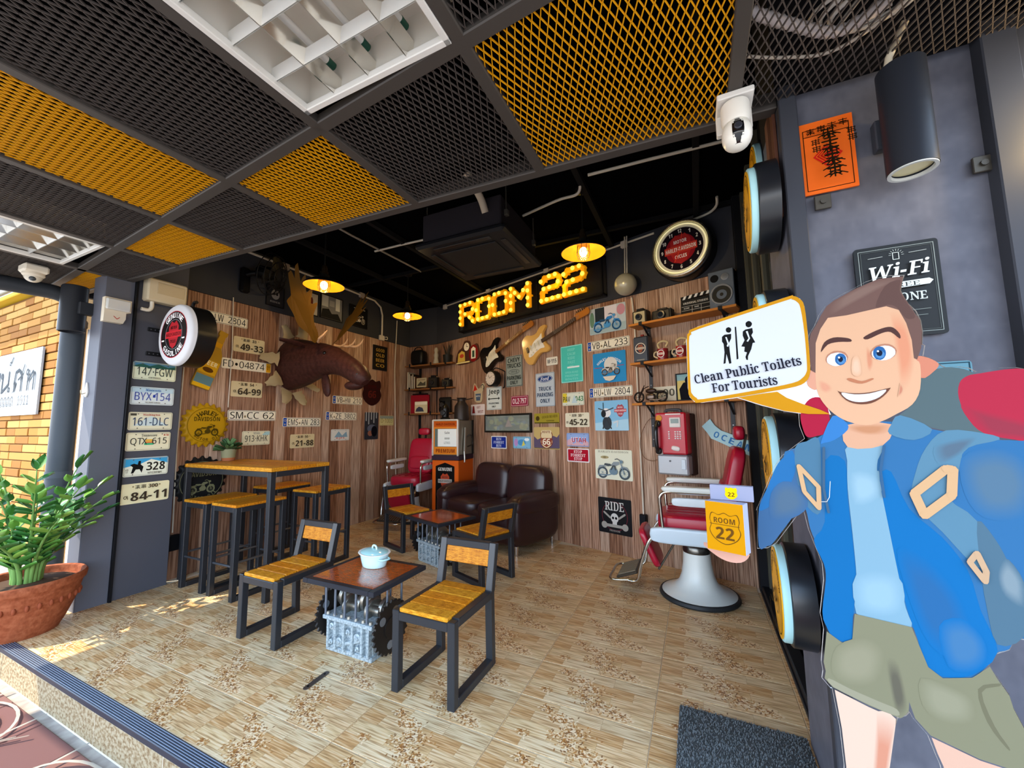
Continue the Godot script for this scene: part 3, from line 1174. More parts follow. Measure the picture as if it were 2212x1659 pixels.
func chair(label: String, xf: Transform3D) -> void:
	# front towards local +z
	var t := thing("wooden_slat_chair", label, "chair", xf, "low chairs with dark frames and wooden slats")
	var w := 0.385
	var d := 0.43
	var s := 0.042
	var hx := w * 0.5 - s * 0.5
	var hz := d * 0.5 - s * 0.5
	var g: Geo
	for sx in [-1, 1]:
		g = Geo.new()
		g.box(Vector3(sx * hx, 0.2, hz), Vector3(s, 0.4, s), 0.003)
		part(t, "leg", g, frame_mat)
		g = Geo.new()
		g.bar(Vector3(sx * hx, 0.0, -hz), Vector3(sx * hx, 0.41, -hz + 0.01), s, s)
		part(t, "leg", g, frame_mat)
		g = Geo.new()
		g.bar(Vector3(sx * hx, 0.4, -hz + 0.005), Vector3(sx * hx, 0.655, -hz - 0.05), s, s)
		part(t, "back_post", g, frame_mat)
		g = Geo.new()
		g.box(Vector3(sx * hx, s * 0.5, 0), Vector3(s, s, d - 2 * s), 0.003)
		part(t, "runner", g, frame_mat)
		g = Geo.new()
		g.box(Vector3(sx * hx, 0.385, 0), Vector3(s, s, d - 2 * s), 0.003)
		part(t, "side_rail", g, frame_mat)
	for sz in [-1, 1]:
		g = Geo.new()
		g.box(Vector3(0, 0.372, sz * hz), Vector3(w - 2 * s, s, s), 0.003)
		part(t, "cross_rail", g, frame_mat)
	g = Geo.new()
	g.bar(Vector3(-hx + s * 0.5, 0.636, -hz - 0.046), Vector3(hx - s * 0.5, 0.636, -hz - 0.046), s, s)
	part(t, "top_rail", g, frame_mat)
	for i in 5:
		g = Geo.new()
		g.box(Vector3(0, 0.404, hz + 0.02 - 0.041 - 0.082 * i), Vector3(w - 2 * s - 0.002, 0.022, 0.076), 0.004)
		part(t, "slat", g, slat_mats[i % 3])
	g = Geo.new()
	g.bar(Vector3(0, 0.525, -hz - 0.022), Vector3(0, 0.614, -hz - 0.041), w - 2 * s - 0.002, 0.02)
	part(t, "back_board", g, slat_mats[1])

func bar_stool(label: String, xf: Transform3D, slats: bool) -> void:
	var t := thing("bar_stool", label, "stool", xf, "tall stools at the bar table")
	var w := 0.34
	var d := 0.43
	var s := 0.04
	var hx := w * 0.5 - s * 0.5
	var hz := d * 0.5 - s * 0.5
	var g: Geo
	for sx in [-1, 1]:
		for sz in [-1, 1]:
			g = Geo.new()
			g.box(Vector3(sx * hx, 0.36, sz * hz), Vector3(s, 0.72, s), 0.003)
			part(t, "leg", g, frame_mat)
		g = Geo.new()
		g.box(Vector3(sx * hx, 0.7, 0), Vector3(s, s, d - 2 * s), 0.003)
		part(t, "side_rail", g, frame_mat)
		g = Geo.new()
		g.box(Vector3(sx * hx, 0.02, 0), Vector3(s, s, d - 2 * s), 0.003)
		part(t, "runner", g, frame_mat)
		g = Geo.new()
		g.tube([Vector3(-hx, 0.26, sx * hz), Vector3(hx, 0.26, sx * hz)], 0.009, 10)
		g.tube([Vector3(sx * hx, 0.29, -hz), Vector3(sx * hx, 0.29, hz)], 0.009, 10)
		part(t, "foot_bar", g, mat("6c7078", 0.3, 0.8))
		g = Geo.new()
		g.box(Vector3(0, 0.7, sx * hz), Vector3(w - 2 * s, s, s), 0.003)
		part(t, "end_rail", g, frame_mat)
	if slats:
		for i in 10:
			g = Geo.new()
			g.box(Vector3(0, 0.731, -d * 0.5 + 0.043 * (i + 0.5)), Vector3(w - 0.01, 0.022, 0.033), 0.003)
			part(t, "slat", g, slat_mats[i % 3])
	else:
		for i in 3:
			g = Geo.new()
			g.box(Vector3(-0.11 + 0.11 * i, 0.731, 0), Vector3(0.1085, 0.022, d), 0.002)
			part(t, "seat_board", g, slat_mats[i])

func cog(r: float, teeth: int, inset: float) -> PackedVector2Array:
	var p := PackedVector2Array()
	for i in teeth * 4:
		var a := TAU * i / (teeth * 4)
		var k := r if i % 4 in [1, 2] else r - inset
		p.append(Vector2(cos(a), sin(a)) * k)
	return p

func engine_table(label: String, xf: Transform3D) -> void:
	var t := thing("engine_coffee_table", label, "table", xf, "coffee tables built on engine blocks")
	var w := 0.57
	var d := 0.47
	var g := Geo.new()
	for s in [-1, 1]:
		g.box(Vector3(s * (w * 0.5 - 0.02), 0.43, 0), Vector3(0.04, 0.028, d), 0.003)
		g.box(Vector3(0, 0.43, s * (d * 0.5 - 0.02)), Vector3(w - 0.08, 0.028, 0.04), 0.003)
	part(t, "rim", g, mat("26272d", 0.4))
	g = Geo.new()
	g.box(Vector3(0, 0.432, 0), Vector3(w - 0.08, 0.026, d - 0.08))
	var top := tri_mat(noise_tex([[0.0, "7a2f0c"], [0.5, "9c4613"], [1.0, "b75a1c"]], Vector2i(128, 64), Vector2(3, 9), 12), Vector3(2, 6, 6), "ffffff", 0.18)
	top.metallic_specular = 0.5
	top.clearcoat_enabled = true
	top.clearcoat = 0.6
	top.clearcoat_roughness = 0.1
	part(t, "table_top", g, top)
	for p in [[-0.2, 0.13], [-0.12, 0.13], [-0.04, 0.13], [0.05, 0.13], [0.14, 0.13], [-0.2, -0.12], [-0.1, -0.12], [0.0, -0.12], [0.09, -0.12], [0.18, -0.12], [0.2, 0.03]]:
		g = Geo.new()
		g.tube([Vector3(p[0], 0.205, p[1]), Vector3(p[0], 0.42, p[1])], 0.0075, 8)
		part(t, "rod", g, mat("6e7683", 0.35, 0.6))
	# cast block with flange, ribs and bosses
	var cast := tri_mat(noise_tex([[0.0, "6f7a80"], [0.5, "9aa6ab"], [1.0, "b9c3c6"]], Vector2i(128, 128), Vector2(6, 6), 55), Vector3(4, 4, 4), "ffffff", 0.5)
	cast.metallic = 0.25
	g = Geo.new()
	g.box(Vector3(-0.005, 0.1, 0), Vector3(0.35, 0.17, 0.24), 0.012)
	g.box(Vector3(-0.005, 0.198, 0), Vector3(0.4, 0.024, 0.3), 0.004)
	g.box(Vector3(-0.005, 0.015, 0), Vector3(0.37, 0.03, 0.26), 0.004)
	g.bar(Vector3(-0.14, 0.03, 0.125), Vector3(0.12, 0.115, 0.128), 0.02, 0.02, 0.004, Vector3.UP)
	part(t, "engine_block", g, cast)
	for sz in [-1, 1]:
		for x in [-0.165, -0.105, -0.035, 0.035, 0.11, 0.16]:
			g = Geo.new()
			g.box(Vector3(x, 0.105, sz * 0.128), Vector3(0.018, 0.165, 0.035), 0.004)
			part(t, "rib", g, cast)
		for b in [[-0.135, 0.15, 0.02], [-0.07, 0.075, 0.024], [0.0, 0.14, 0.017], [0.075, 0.12, 0.028], [0.075, 0.06, 0.016], [-0.14, 0.06, 0.016]]:
			g = Geo.new()
			g.x = Transform3D(Basis(Vector3.UP, 0.0 if sz > 0 else PI), Vector3.ZERO)
			g.disc_z(Vector3(b[0], b[1], 0), b[2], 0.11, 0.142, 14, 0.003)
			g.disc_z(Vector3(b[0], b[1], 0), b[2] * 0.5, 0.13, 0.15, 10, 0.002)
			part(t, "boss", g, cast)
		for i in 7:
			g = Geo.new()
			g.x = Transform3D(Basis(), Vector3(-0.18 + 0.058 * i, 0.21, sz * 0.128))
			g.lathe([Vector2(0.0, 0.014), Vector2(0.009, 0.014), Vector2(0.011, 0.0), Vector2(0.0, 0.0)], 6)
			part(t, "bolt", g, mat("a9a294", 0.4, 0.5))
	# crankshaft
	g = Geo.new()
	g.tube([Vector3(-0.24, 0.25, 0), Vector3(0.24, 0.25, 0)], 0.028, 14)
	for i in 6:
		var x := -0.15 + 0.06 * i
		var a := PI * (i % 3) * 0.66
		var c := Vector3(x, 0.25 + cos(a) * 0.03, sin(a) * 0.03)
		g.x = Transform3D(Basis(Vector3.UP, PI / 2), Vector3.ZERO)
		g.x = Transform3D(Basis(Vector3.UP, PI / 2), c)
		g.disc_z(Vector3.ZERO, 0.07, -0.012, 0.012, 20, 0.004)
		g.x = Transform3D.IDENTITY
		if i < 5:
			g.tube([c, c + Vector3(0.06, 0, 0)], 0.03, 12)
	part(t, "crankshaft", g, mat("8f8a80", 0.3, 0.85))
	for sx in [-1, 1]:
		g = Geo.new()
		g.x = Transform3D(Basis(Vector3.UP, PI / 2), Vector3(sx * 0.232, 0.19 if sx < 0 else 0.17, 0.03))
		g.prism(cog(0.15, 26, 0.014), -0.006, 0.006)
		g.disc_z(Vector3.ZERO, 0.06, -0.012, 0.012, 18)
		part(t, "sprocket", g, mat("27221f", 0.45, 0.4))
		for i in 3:
			g = Geo.new()
			var a := TAU * i / 3 + 0.4
			g.x = Transform3D(Basis(Vector3.UP, PI / 2), Vector3(sx * 0.232, 0.19 if sx < 0 else 0.17, 0.03))
			g.disc_z(Vector3(cos(a) * 0.095, sin(a) * 0.095, 0), 0.024, -0.0075, 0.0075, 14)
			part(t, "sprocket_plate", g, mat("8d949b", 0.35, 0.6))

func barber_chair(label: String, xf: Transform3D) -> void:
	# faces local +z
	var t := thing("barber_chair", label, "barber chair", xf, "old red barber chairs")
	var red := mat("a8102e", 0.32)
	var white := mat("d9dcd6", 0.3)
	var chrome := mat("c9c6bd", 0.16, 1.0)
	var g := Geo.new()
	g.lathe([Vector2(0.0, 0.0), Vector2(0.285, 0.0), Vector2(0.292, 0.012), Vector2(0.285, 0.03), Vector2(0.27, 0.034)], 40)
	part(t, "base_ring", g, mat("2a2b2c", 0.4))
	g = Geo.new()
	g.lathe([Vector2(0.272, 0.032), Vector2(0.24, 0.045), Vector2(0.18, 0.07), Vector2(0.14, 0.11), Vector2(0.118, 0.17), Vector2(0.105, 0.25), Vector2(0.098, 0.335), Vector2(0.0, 0.338)], 40)
	part(t, "pedestal", g, white)
	g = Geo.new()
	g.lathe([Vector2(0.1, 0.335), Vector2(0.104, 0.35), Vector2(0.1, 0.385), Vector2(0.085, 0.4), Vector2(0.07, 0.41), Vector2(0.07, 0.5)], 28)
	part(t, "column", g, mat("6d6a64", 0.25, 0.9))
	g = Geo.new()
	g.blob(Vector3(0, 0.58, 0.02), Vector3(0.24, 0.075, 0.25), 0.4, 28, 12)
	var seat := part(t, "seat", g, red)
	g = Geo.new()
	for i in 5:
		g.tube([Vector3(-0.2 + 0.1 * i, 0.656, -0.18), Vector3(-0.2 + 0.1 * i, 0.656, 0.2)], 0.004, 6)
	part(seat, "piping", g, mat("8a0c26", 0.35))
	for sx in [-1, 1]:
		g = Geo.new()
		g.blob(Vector3(sx * 0.262, 0.505, 0.02), Vector3(0.028, 0.06, 0.3), 0.4, 20, 10)
		part(t, "side_skirt", g, mat("c4d3dd", 0.25))
		g = Geo.new()
		g.blob(Vector3(sx * 0.275, 0.855, -0.02), Vector3(0.04, 0.022, 0.24), 0.45, 20, 8)
		var arm := part(t, "armrest", g, white)
		g = Geo.new()
		g.tube(curve([Vector3(sx * 0.275, 0.835, -0.2), Vector3(sx * 0.275, 0.835, 0.14), Vector3(sx * 0.275, 0.8, 0.225), Vector3(sx * 0.27, 0.7, 0.23), Vector3(sx * 0.265, 0.55, 0.22)], 5), 0.014, 10)
		part(arm, "support", g, chrome)
		g = Geo.new()
		g.blob(Vector3(sx * 0.268, 0.76, -0.02), Vector3(0.018, 0.032, 0.17), 0.4, 16, 8)
		part(arm, "side_panel", g, mat("cfd8dc", 0.3))
		g = Geo.new()
		g.tube(curve([Vector3(sx * 0.24, 0.52, 0.27), Vector3(sx * 0.24, 0.42, 0.34), Vector3(sx * 0.23, 0.25, 0.4), Vector3(sx * 0.22, 0.13, 0.43), Vector3(sx * 0.2, 0.11, 0.5)], 5), 0.013, 10)
		part(t, "leg_bar", g, chrome)
	# back, headrest
	g = Geo.new()
	g.x = Transform3D(Basis(Vector3.RIGHT, -0.22), Vector3(0, 0.9, -0.28))
	g.blob(Vector3.ZERO, Vector3(0.215, 0.27, 0.055), 0.4, 28, 14)
	var back := part(t, "backrest", g, red)
	g = Geo.new()
	g.x = Transform3D(Basis(Vector3.RIGHT, -0.22), Vector3(0, 0.9, -0.28))
	g.blob(Vector3(0, -0.11, 0.05), Vector3(0.17, 0.1, 0.03), 0.5, 20, 10)
	part(back, "lumbar_pad", g, red)
	g = Geo.new()
	g.bar(Vector3(0, 1.0, -0.34), Vector3(0, 1.26, -0.4), 0.035, 0.018)
	g.tube([Vector3(-0.07, 1.24, -0.375), Vector3(0.07, 1.24, -0.375)], 0.012, 8)
	part(t, "headrest_post", g, mat("3a352c", 0.35, 0.8))
	g = Geo.new()
	g.blob(Vector3(0, 1.27, -0.35), Vector3(0.1, 0.055, 0.04), 0.6, 20, 10)
	part(t, "headrest", g, red)
	# calf pad and footplate
	g = Geo.new()
	g.x = Transform3D(Basis(Vector3.RIGHT, 0.42), Vector3(0, 0.36, 0.34))
	g.blob(Vector3.ZERO, Vector3(0.17, 0.16, 0.03), 0.4, 20, 12)
	part(t, "calf_pad", g, red)
	g = Geo.new()
	g.x = Transform3D(Basis(Vector3.RIGHT, 0.35), Vector3(0, 0.14, 0.52))
	g.box(Vector3.ZERO, Vector3(0.34, 0.02, 0.18), 0.008)
	var fp := part(t, "footplate", g, mat("4a4640", 0.4, 0.7))
	for i in 9:
		g = Geo.new()
		g.x = Transform3D(Basis(Vector3.RIGHT, 0.35), Vector3(0, 0.14, 0.52))
		g.box(Vector3(-0.14 + 0.035 * i, 0.013, 0), Vector3(0.012, 0.01, 0.15), 0.003)
		part(fp, "tread", g, mat("857a68", 0.35, 0.7))
	g = Geo.new()
	g.tube(curve([Vector3(-0.19, 0.12, 0.45), Vector3(-0.19, 0.1, 0.64), Vector3(0, 0.1, 0.66), Vector3(0.19, 0.1, 0.64), Vector3(0.19, 0.12, 0.45)], 5), 0.011, 8)
	part(t, "foot_loop", g, chrome)
	g = Geo.new()
	g.bar(Vector3(0.1, 0.5, 0.1), Vector3(0.12, 0.2, 0.28), 0.015, 0.015)
	part(t, "lever", g, mat("3b372f", 0.4, 0.7))

func build_furniture() -> void:
	chair("low slatted chair in front, to the right of the engine coffee table", at(Vector3(-1.31, 0.006, -1.915), 0))
	chair("low slatted chair in front, to the left of the engine coffee table", at(Vector3(-2.6, 0.006, -1.905), 0))
	chair("low slatted chair facing the sofa table, beside the wooden left wall", at(Vector3(-3.07, 0.006, -3.71), 70))
	chair("low slatted chair seen from behind its back, in front of the sofa", at(Vector3(-1.82, 0.006, -3.24), -112))
	engine_table("red brown table on a grey engine block between the two front chairs", at(Vector3(-1.95, 0.006, -1.965), 0))
	engine_table("small table on an engine block in front of the dark sofa", at(Vector3(-2.42, 0.006, -3.42), -19))
	# bar table
	var t := thing("bar_table", "high bar table with a wooden top and dark square legs", "table", at(Vector3(-3.73, 0.006, -2.36)))
	var g: Geo
	for sx in [-1, 1]:
		for sz in [-1, 1]:
			g = Geo.new()
			g.box(Vector3(sx * 0.6, 0.5, sz * 0.255), Vector3(0.045, 1.0, 0.045), 0.003)
			part(t, "leg", g, frame_mat)
		g = Geo.new()
		g.box(Vector3(sx * 0.6, 0.98, 0), Vector3(0.045, 0.045, 0.465), 0.003)
		part(t, "rail", g, frame_mat)
		g = Geo.new()
		g.box(Vector3(0, 0.98, sx * 0.255), Vector3(1.155, 0.045, 0.045), 0.003)
		part(t, "rail", g, frame_mat)
	for i in 4:
		g = Geo.new()
		g.box(Vector3(0, 1.018, -0.2085 + 0.139 * i), Vector3(1.25, 0.032, 0.136), 0.003)
		part(t, "top_board", g, slat_mats[i % 3])
	bar_stool("tall stool by the wall, front row at the bar table", at(Vector3(-3.95, 0.006, -2.2)), false)
	bar_stool("tall stool in the front row nearest the low chairs", at(Vector3(-3.535, 0.006, -2.2)), false)
	bar_stool("tall stool behind the bar table, close to the wall", at(Vector3(-4.15, 0.006, -2.92)), false)
	bar_stool("tall stool with a cross slatted seat behind the bar table", at(Vector3(-3.53, 0.006, -2.92)), true)
	# small plant on the bar table
	t = thing("small_flower_pot", "small olive pot with a clay foot on the bar table", "pot", at(Vector3(-4.28, 1.041, -2.42)))
	g = Geo.new()
	g.lathe([Vector2(0.0, 0.0), Vector2(0.052, 0.0), Vector2(0.056, 0.025), Vector2(0.058, 0.028), Vector2(0.066, 0.115), Vector2(0.06, 0.118), Vector2(0.055, 0.1), Vector2(0.0, 0.098)], 24)
	part(t, "body", g, mat("8b8a6a", 0.6))
	g = Geo.new()
	g.lathe([Vector2(0.0535, 0.001), Vector2(0.0585, 0.03), Vector2(0.057, 0.033)], 24)
	part(t, "foot", g, mat("a4623f", 0.7))
	t = thing("small_succulent", "dark green leafy plant in the small olive pot", "plant", at(Vector3(-4.28, 1.14, -2.42)))
	var lm := leaf_mesh(0.11, 0.035)
	rng.seed = 3
	for i in 46:
		var a := rng.randf() * TAU
		var el := rng.randf_range(0.1, 1.4)
		var d := Vector3(cos(a) * cos(el), sin(el), sin(a) * cos(el))
		var bx := Vector3.UP.cross(d).normalized()
		shape(t, "leaf", lm, [mat("2f4a2c", 0.4), mat("40603a", 0.4), mat("5a7a4c", 0.4)][i % 3], Transform3D(Basis(bx, d.cross(bx), d), d * 0.02))
	# enamel pot
	t = thing("enamel_pot", "pale turquoise enamel casserole with lid on the red brown table", "pot", at(Vector3(-1.98, 0.452, -2.06), -14))
	g = Geo.new()
	var prof := [[0.06, 0.0], [0.068, 0.003], [0.074, 0.03], [0.082, 0.07], [0.088, 0.082]]
	var rows := []
	for p in prof:
		var row := PackedVector3Array()
		for j in 32:
			var a := TAU * j / 32
			row.append(Vector3(cos(a) * p[0] * 1.32, p[1], sin(a) * p[0]))
		rows.append(row)
	g.grid(rows)
	part(t, "body", g, mat("c4e4e6", 0.15))
	g = Geo.new()
	rows = []
	for p in [[0.088, 0.082], [0.093, 0.085], [0.091, 0.089], [0.08, 0.088]]:
		var row := PackedVector3Array()
		for j in 32:
			var a := TAU * j / 32
			row.append(Vector3(cos(a) * p[0] * 1.32, p[1], sin(a) * p[0]))
		rows.append(row)
	g.grid(rows)
	part(t, "rim", g, mat("e4ebea", 0.15))
	g = Geo.new()
	rows = []
	for p in [[0.081, 0.087], [0.07, 0.094], [0.045, 0.102], [0.015, 0.106], [0.0001, 0.1065]]:
		var row := PackedVector3Array()
		for j in 32:
			var a := TAU * j / 32
			row.append(Vector3(cos(a) * p[0] * 1.32, p[1], sin(a) * p[0]))
		rows.append(row)
	g.grid(rows)
	var lid := part(t, "lid", g, mat("a5d6da", 0.15))
	g = Geo.new()
	g.tube(curve([Vector3(-0.025, 0.104, 0), Vector3(-0.018, 0.122, 0), Vector3(0, 0.127, 0), Vector3(0.018, 0.122, 0), Vector3(0.025, 0.104, 0)], 4), 0.006, 8)
	part(lid, "knob", g, mat("bfe3e5", 0.15))
	for s in [-1, 1]:
		g = Geo.new()
		g.tube(curve([Vector3(s * 0.105, 0.06, -0.035), Vector3(s * 0.135, 0.062, -0.025), Vector3(s * 0.142, 0.062, 0), Vector3(s * 0.135, 0.062, 0.025), Vector3(s * 0.105, 0.06, 0.035)], 4), 0.006, 8)
		part(t, "handle", g, mat("a9d3d6", 0.15))
	# sofa
	t = thing("leather_sofa", "dark brown leather two seat sofa against the plank wall", "sofa", Transform3D(Basis(Vector3.UP, deg_to_rad(-18.3)), Vector3(-2.243, 0.006, -4.325)))
	var hide := mat("2a1416", 0.34)
	g = Geo.new()
	g.blob(Vector3(0, 0.24, 0), Vector3(0.69, 0.17, 0.37), 0.3, 32, 12)
	part(t, "base", g, hide)
	for s in [-1, 1]:
		g = Geo.new()
		g.blob(Vector3(s * 0.28, 0.4, 0.07), Vector3(0.275, 0.09, 0.32), 0.45, 28, 12)
		part(t, "seat_cushion", g, hide)
		g = Geo.new()
		g.x = Transform3D(Basis(Vector3.RIGHT, -0.14), Vector3(s * 0.3, 0.62, -0.26))
		g.blob(Vector3.ZERO, Vector3(0.31, 0.25, 0.12), 0.5, 28, 14)
		part(t, "back_cushion", g, hide)
		g = Geo.new()
		g.blob(Vector3(s * 0.61, 0.36, 0.03), Vector3(0.11, 0.27, 0.37), 0.5, 28, 14)
		part(t, "arm", g, hide)
		g = Geo.new()
		g.blob(Vector3(s * 0.61, 0.5, 0.02), Vector3(0.125, 0.1, 0.385), 0.6, 28, 12)
		part(t, "arm_pad", g, hide)
		for z in [-0.3, 0.3]:
			g = Geo.new()
			g.lathe([Vector2(0.0, 0.0), Vector2(0.016, 0.0), Vector2(0.022, 0.1), Vector2(0.0, 0.1)], 12)
			part(t, "foot", g, chrome_mat(), at(Vector3(s * 0.6, 0, z)))
	barber_chair("red barber chair with white arms in front of the public telephone", at(Vector3(-0.06, 0.006, -3.56), -90))
	barber_chair("red barber chair in the far corner beside the petrol pump", at(Vector3(-3.84, 0.006, -4.72), 8))
	petrol_pump()

func chrome_mat() -> StandardMaterial3D:
	return mat("d5d6d8", 0.12, 1.0)

func shield(k: Ink, cx: float, cy: float, s: float, bar_c, txt_c, badge_c) -> void:
	# bar and shield emblem
	var p := []
	for q in [[-0.62, 0.55], [-0.3, 0.95], [0.0, 0.8], [0.3, 0.95], [0.62, 0.55], [0.6, -0.3], [0.35, -0.8], [0.0, -1.0], [-0.35, -0.8], [-0.6, -0.3]]:
		p.append(Vector2(cx + q[0] * s, cy + q[1] * s))
	k.poly(badge_c, p)
	k.rect(bar_c, cx - s, cy - 0.24 * s, cx + s, cy + 0.24 * s)
	k.text(txt_c, "HARLEY-DAVIDSON", cx, cy, 1.85 * s, 0.26 * s)
	k.text(txt_c, "MOTOR", cx, cy + 0.48 * s, 0.8 * s, 0.22 * s)
	k.text(txt_c, "CYCLES", cx, cy - 0.5 * s, 0.72 * s, 0.22 * s)

func petrol_pump() -> void:
	var t := thing("petrol_pump", "old petrol pump with orange cabinet and grey top beside the sofa", "petrol pump", at(Vector3(-3.19, 0.006, -4.79), 3))
	var orange := mat("cf5a12", 0.4)
	var grey := mat("807a6c", 0.35, 0.3)
	var g := Geo.new()
	g.box(Vector3(0, 0.04, 0), Vector3(0.44, 0.08, 0.4), 0.005)
	part(t, "plinth", g, mat("22201f", 0.5))
	g = Geo.new()
	g.box(Vector3(0, 0.48, -0.035), Vector3(0.42, 0.8, 0.45), 0.008)
	part(t, "cabinet", g, orange)
	g = Geo.new()
	g.box(Vector3(0, 0.915, -0.035), Vector3(0.44, 0.07, 0.46), 0.008)
	part(t, "collar", g, mat("33222f", 0.45))
	g = Geo.new()
	g.box(Vector3(0.01, 1.19, -0.035), Vector3(0.4, 0.48, 0.43), 0.008)
	part(t, "housing", g, grey)
	g = Geo.new()
	for s in [-1, 1]:
		g.box(Vector3(s * 0.2, 1.19, 0.185), Vector3(0.025, 0.5, 0.035), 0.006)
	g.box(Vector3(0, 1.435, 0.185), Vector3(0.4, 0.02, 0.03), 0.004)
	part(t, "face_frame", g, mat("d8d2c6", 0.3, 0.4))
	g = Geo.new()
	g.box(Vector3(0, 1.19, 0.182), Vector3(0.375, 0.46, 0.01))
	var face := part(t, "dial_face", g, mat("d07a1c", 0.4))
	var k := Ink.new()
	k.rect("b4501c", -0.185, 0.15, 0.185, 0.225)
	k.text("5a1a0c", "HARLEY-DAVIDSON", 0, 0.187, 0.3, 0.03)
	k.rect("5c6a66", -0.17, -0.125, 0.18, 0.125)
	k.rect("e3e6e0", -0.12, -0.12, 0.18, 0.12)
	k.text("6a6f6c", "Sale", 0.03, 0.07, 0.08, 0.035)
	k.text("6a6f6c", "88888", 0.03, -0.01, 0.08, 0.025)
	k.text("9aa09c", "LITRES", 0.03, -0.07, 0.1, 0.03)
	k.text("7a2a10", "PREMIUM", 0, -0.18, 0.3, 0.05)
	var o := print_on(face, k, "print")
	o.position = Vector3(0, 1.19, 0.1875)
	k = Ink.new()
	k.poly("131215", [Vector2(-0.15, -0.34), Vector2(0.15, -0.34), Vector2(0.15, 0.3), Vector2(0.06, 0.33), Vector2(0.0, 0.35), Vector2(-0.06, 0.33), Vector2(-0.15, 0.3)])
	k.text("d9d4cc", "GENUINE", 0, 0.26, 0.22, 0.045)
	shield(k, 0, 0.1, 0.11, "a9a29a", "40302c", "a8402a")
	k.text("d9d4cc", "OIL", 0, -0.08, 0.08, 0.04)
	k.line("c8c2b8", [-0.09, -0.15, 0.04, -0.14], 0.008)
	k.line("c8c2b8", [-0.1, -0.19, 0.02, -0.18], 0.008)
	o = print_on(t, k, "cabinet_print")
	o.position = Vector3(0, 0.5, 0.1905)
	# hose and nozzle on the side
	g = Geo.new()
	g.bar(Vector3(0.225, 1.33, 0.02), Vector3(0.235, 1.0, 0.06), 0.02, 0.03)
	g.tube(curve([Vector3(0.23, 1.0, 0.06), Vector3(0.24, 0.9, 0.07), Vector3(0.24, 0.85, 0.07)], 4), 0.013, 8)
	var nz := part(t, "nozzle", g, mat("b7b3a8", 0.3, 0.8))
	g = Geo.new()
	g.tube(curve([Vector3(0.225, 1.2, -0.02), Vector3(0.27, 1.22, -0.06), Vector3(0.27, 1.1, -0.11), Vector3(0.24, 1.06, -0.02)], 5), 0.01, 8)
	part(nz, "trigger_guard", g, mat("3c3833", 0.4, 0.6))
	g = Geo.new()
	g.box(Vector3(0.218, 1.19, -0.225), Vector3(0.02, 0.49, 0.06), 0.003)
	part(t, "side_strip", g, mat("1b1815", 0.5))

func plate(called: String, label: String, xf: Transform3D, w: float, h: float, bg, draw: Callable, group := "number plates on the walls") -> Node3D:
	return board(called, label, "number plate", xf, w, h, bg, func(k: Ink):
		draw.call(k), group, 0.014, 0.003)

func euro(label: String, xf: Transform3D, txt: String, eu := true, gap := 0.0) -> void:
	plate("long_number_plate", label, xf, 0.52, 0.11, "e9e2cd", func(k: Ink):
		k.line("2a2622", [-0.252, -0.048, 0.252, -0.048, 0.252, 0.048, -0.252, 0.048], 0.004, true)
		if eu:
			k.rect("1d4aa8", -0.253, -0.049, -0.212, 0.049)
			k.text("e6d36a", "D", -0.233, -0.028, 0.014, 0.02)
			k.ring("e6d36a", -0.233, 0.018, 0.013, 0.013, 0.003, 0, TAU, 12)
		var x0 := -0.2 if eu else -0.24
		var words := txt.split(" ")
		var total := 0.0
		for wd in words:
			total += wd.length()
		var cw := (0.24 - x0 - 0.035 * (words.size() - 1)) / total
		var x := x0
		for i in words.size():
			var ww: float = cw * words[i].length()
			k.text("26221f", words[i], x + ww * 0.5, 0, ww - 0.008, 0.072, "br")
			x += ww
			if i < words.size() - 1:
				k.ell("8a7a5a" if i == 0 else "e9e2cd", x + 0.0175, -0.012, 0.011, 0.013)
				x += 0.035)

func kanji(k: Ink, c, cx: float, cy: float, s: float, sd: int) -> void:
	# a dense little block of strokes
	for r in [[-0.5, 0.42, 0.5, 0.42], [-0.4, 0.1, 0.4, 0.1], [-0.5, -0.2, 0.5, -0.2], [0.0, 0.5, 0.0, -0.5]]:
		k.line(c, [cx + r[0] * s, cy + r[1] * s, cx + r[2] * s, cy + r[3] * s], s * 0.13)
	if sd % 2 == 0:
		k.line(c, [cx - 0.05 * s, cy - 0.1 * s, cx - 0.45 * s, cy - 0.5 * s], s * 0.1)
		k.line(c, [cx + 0.05 * s, cy - 0.1 * s, cx + 0.5 * s, cy - 0.5 * s], s * 0.1)
	if sd % 3 == 0:
		k.line(c, [cx - 0.38 * s, cy + 0.42 * s, cx - 0.38 * s, cy - 0.42 * s], s * 0.1)
		k.line(c, [cx + 0.38 * s, cy + 0.42 * s, cx + 0.38 * s, cy - 0.42 * s], s * 0.1)

func japan(label: String, xf: Transform3D, top: String, main: String, bg := "dccfa4") -> void:
	plate("wide_number_plate", label, xf, 0.33, 0.165, bg, func(k: Ink):
		var ink := "3d3428"
		kanji(k, ink, -0.055, 0.052, 0.03, 2)
		kanji(k, ink, -0.018, 0.052, 0.03, 3)
		k.text(ink, top, 0.045, 0.052, 0.022 * top.length(), 0.03)
		k.ring(ink, -0.135, -0.025, 0.011, 0.013, 0.004, 0, TAU, 10)
		k.line(ink, [-0.124, -0.012, -0.118, -0.04], 0.004)
		k.text(ink, main, 0.022, -0.025, 0.245, 0.07)
		for s in [-1, 1]:
			k.ell("8a7a55", s * 0.09, 0.058, 0.006, 0.006, 0, 8), "Japanese style plates")

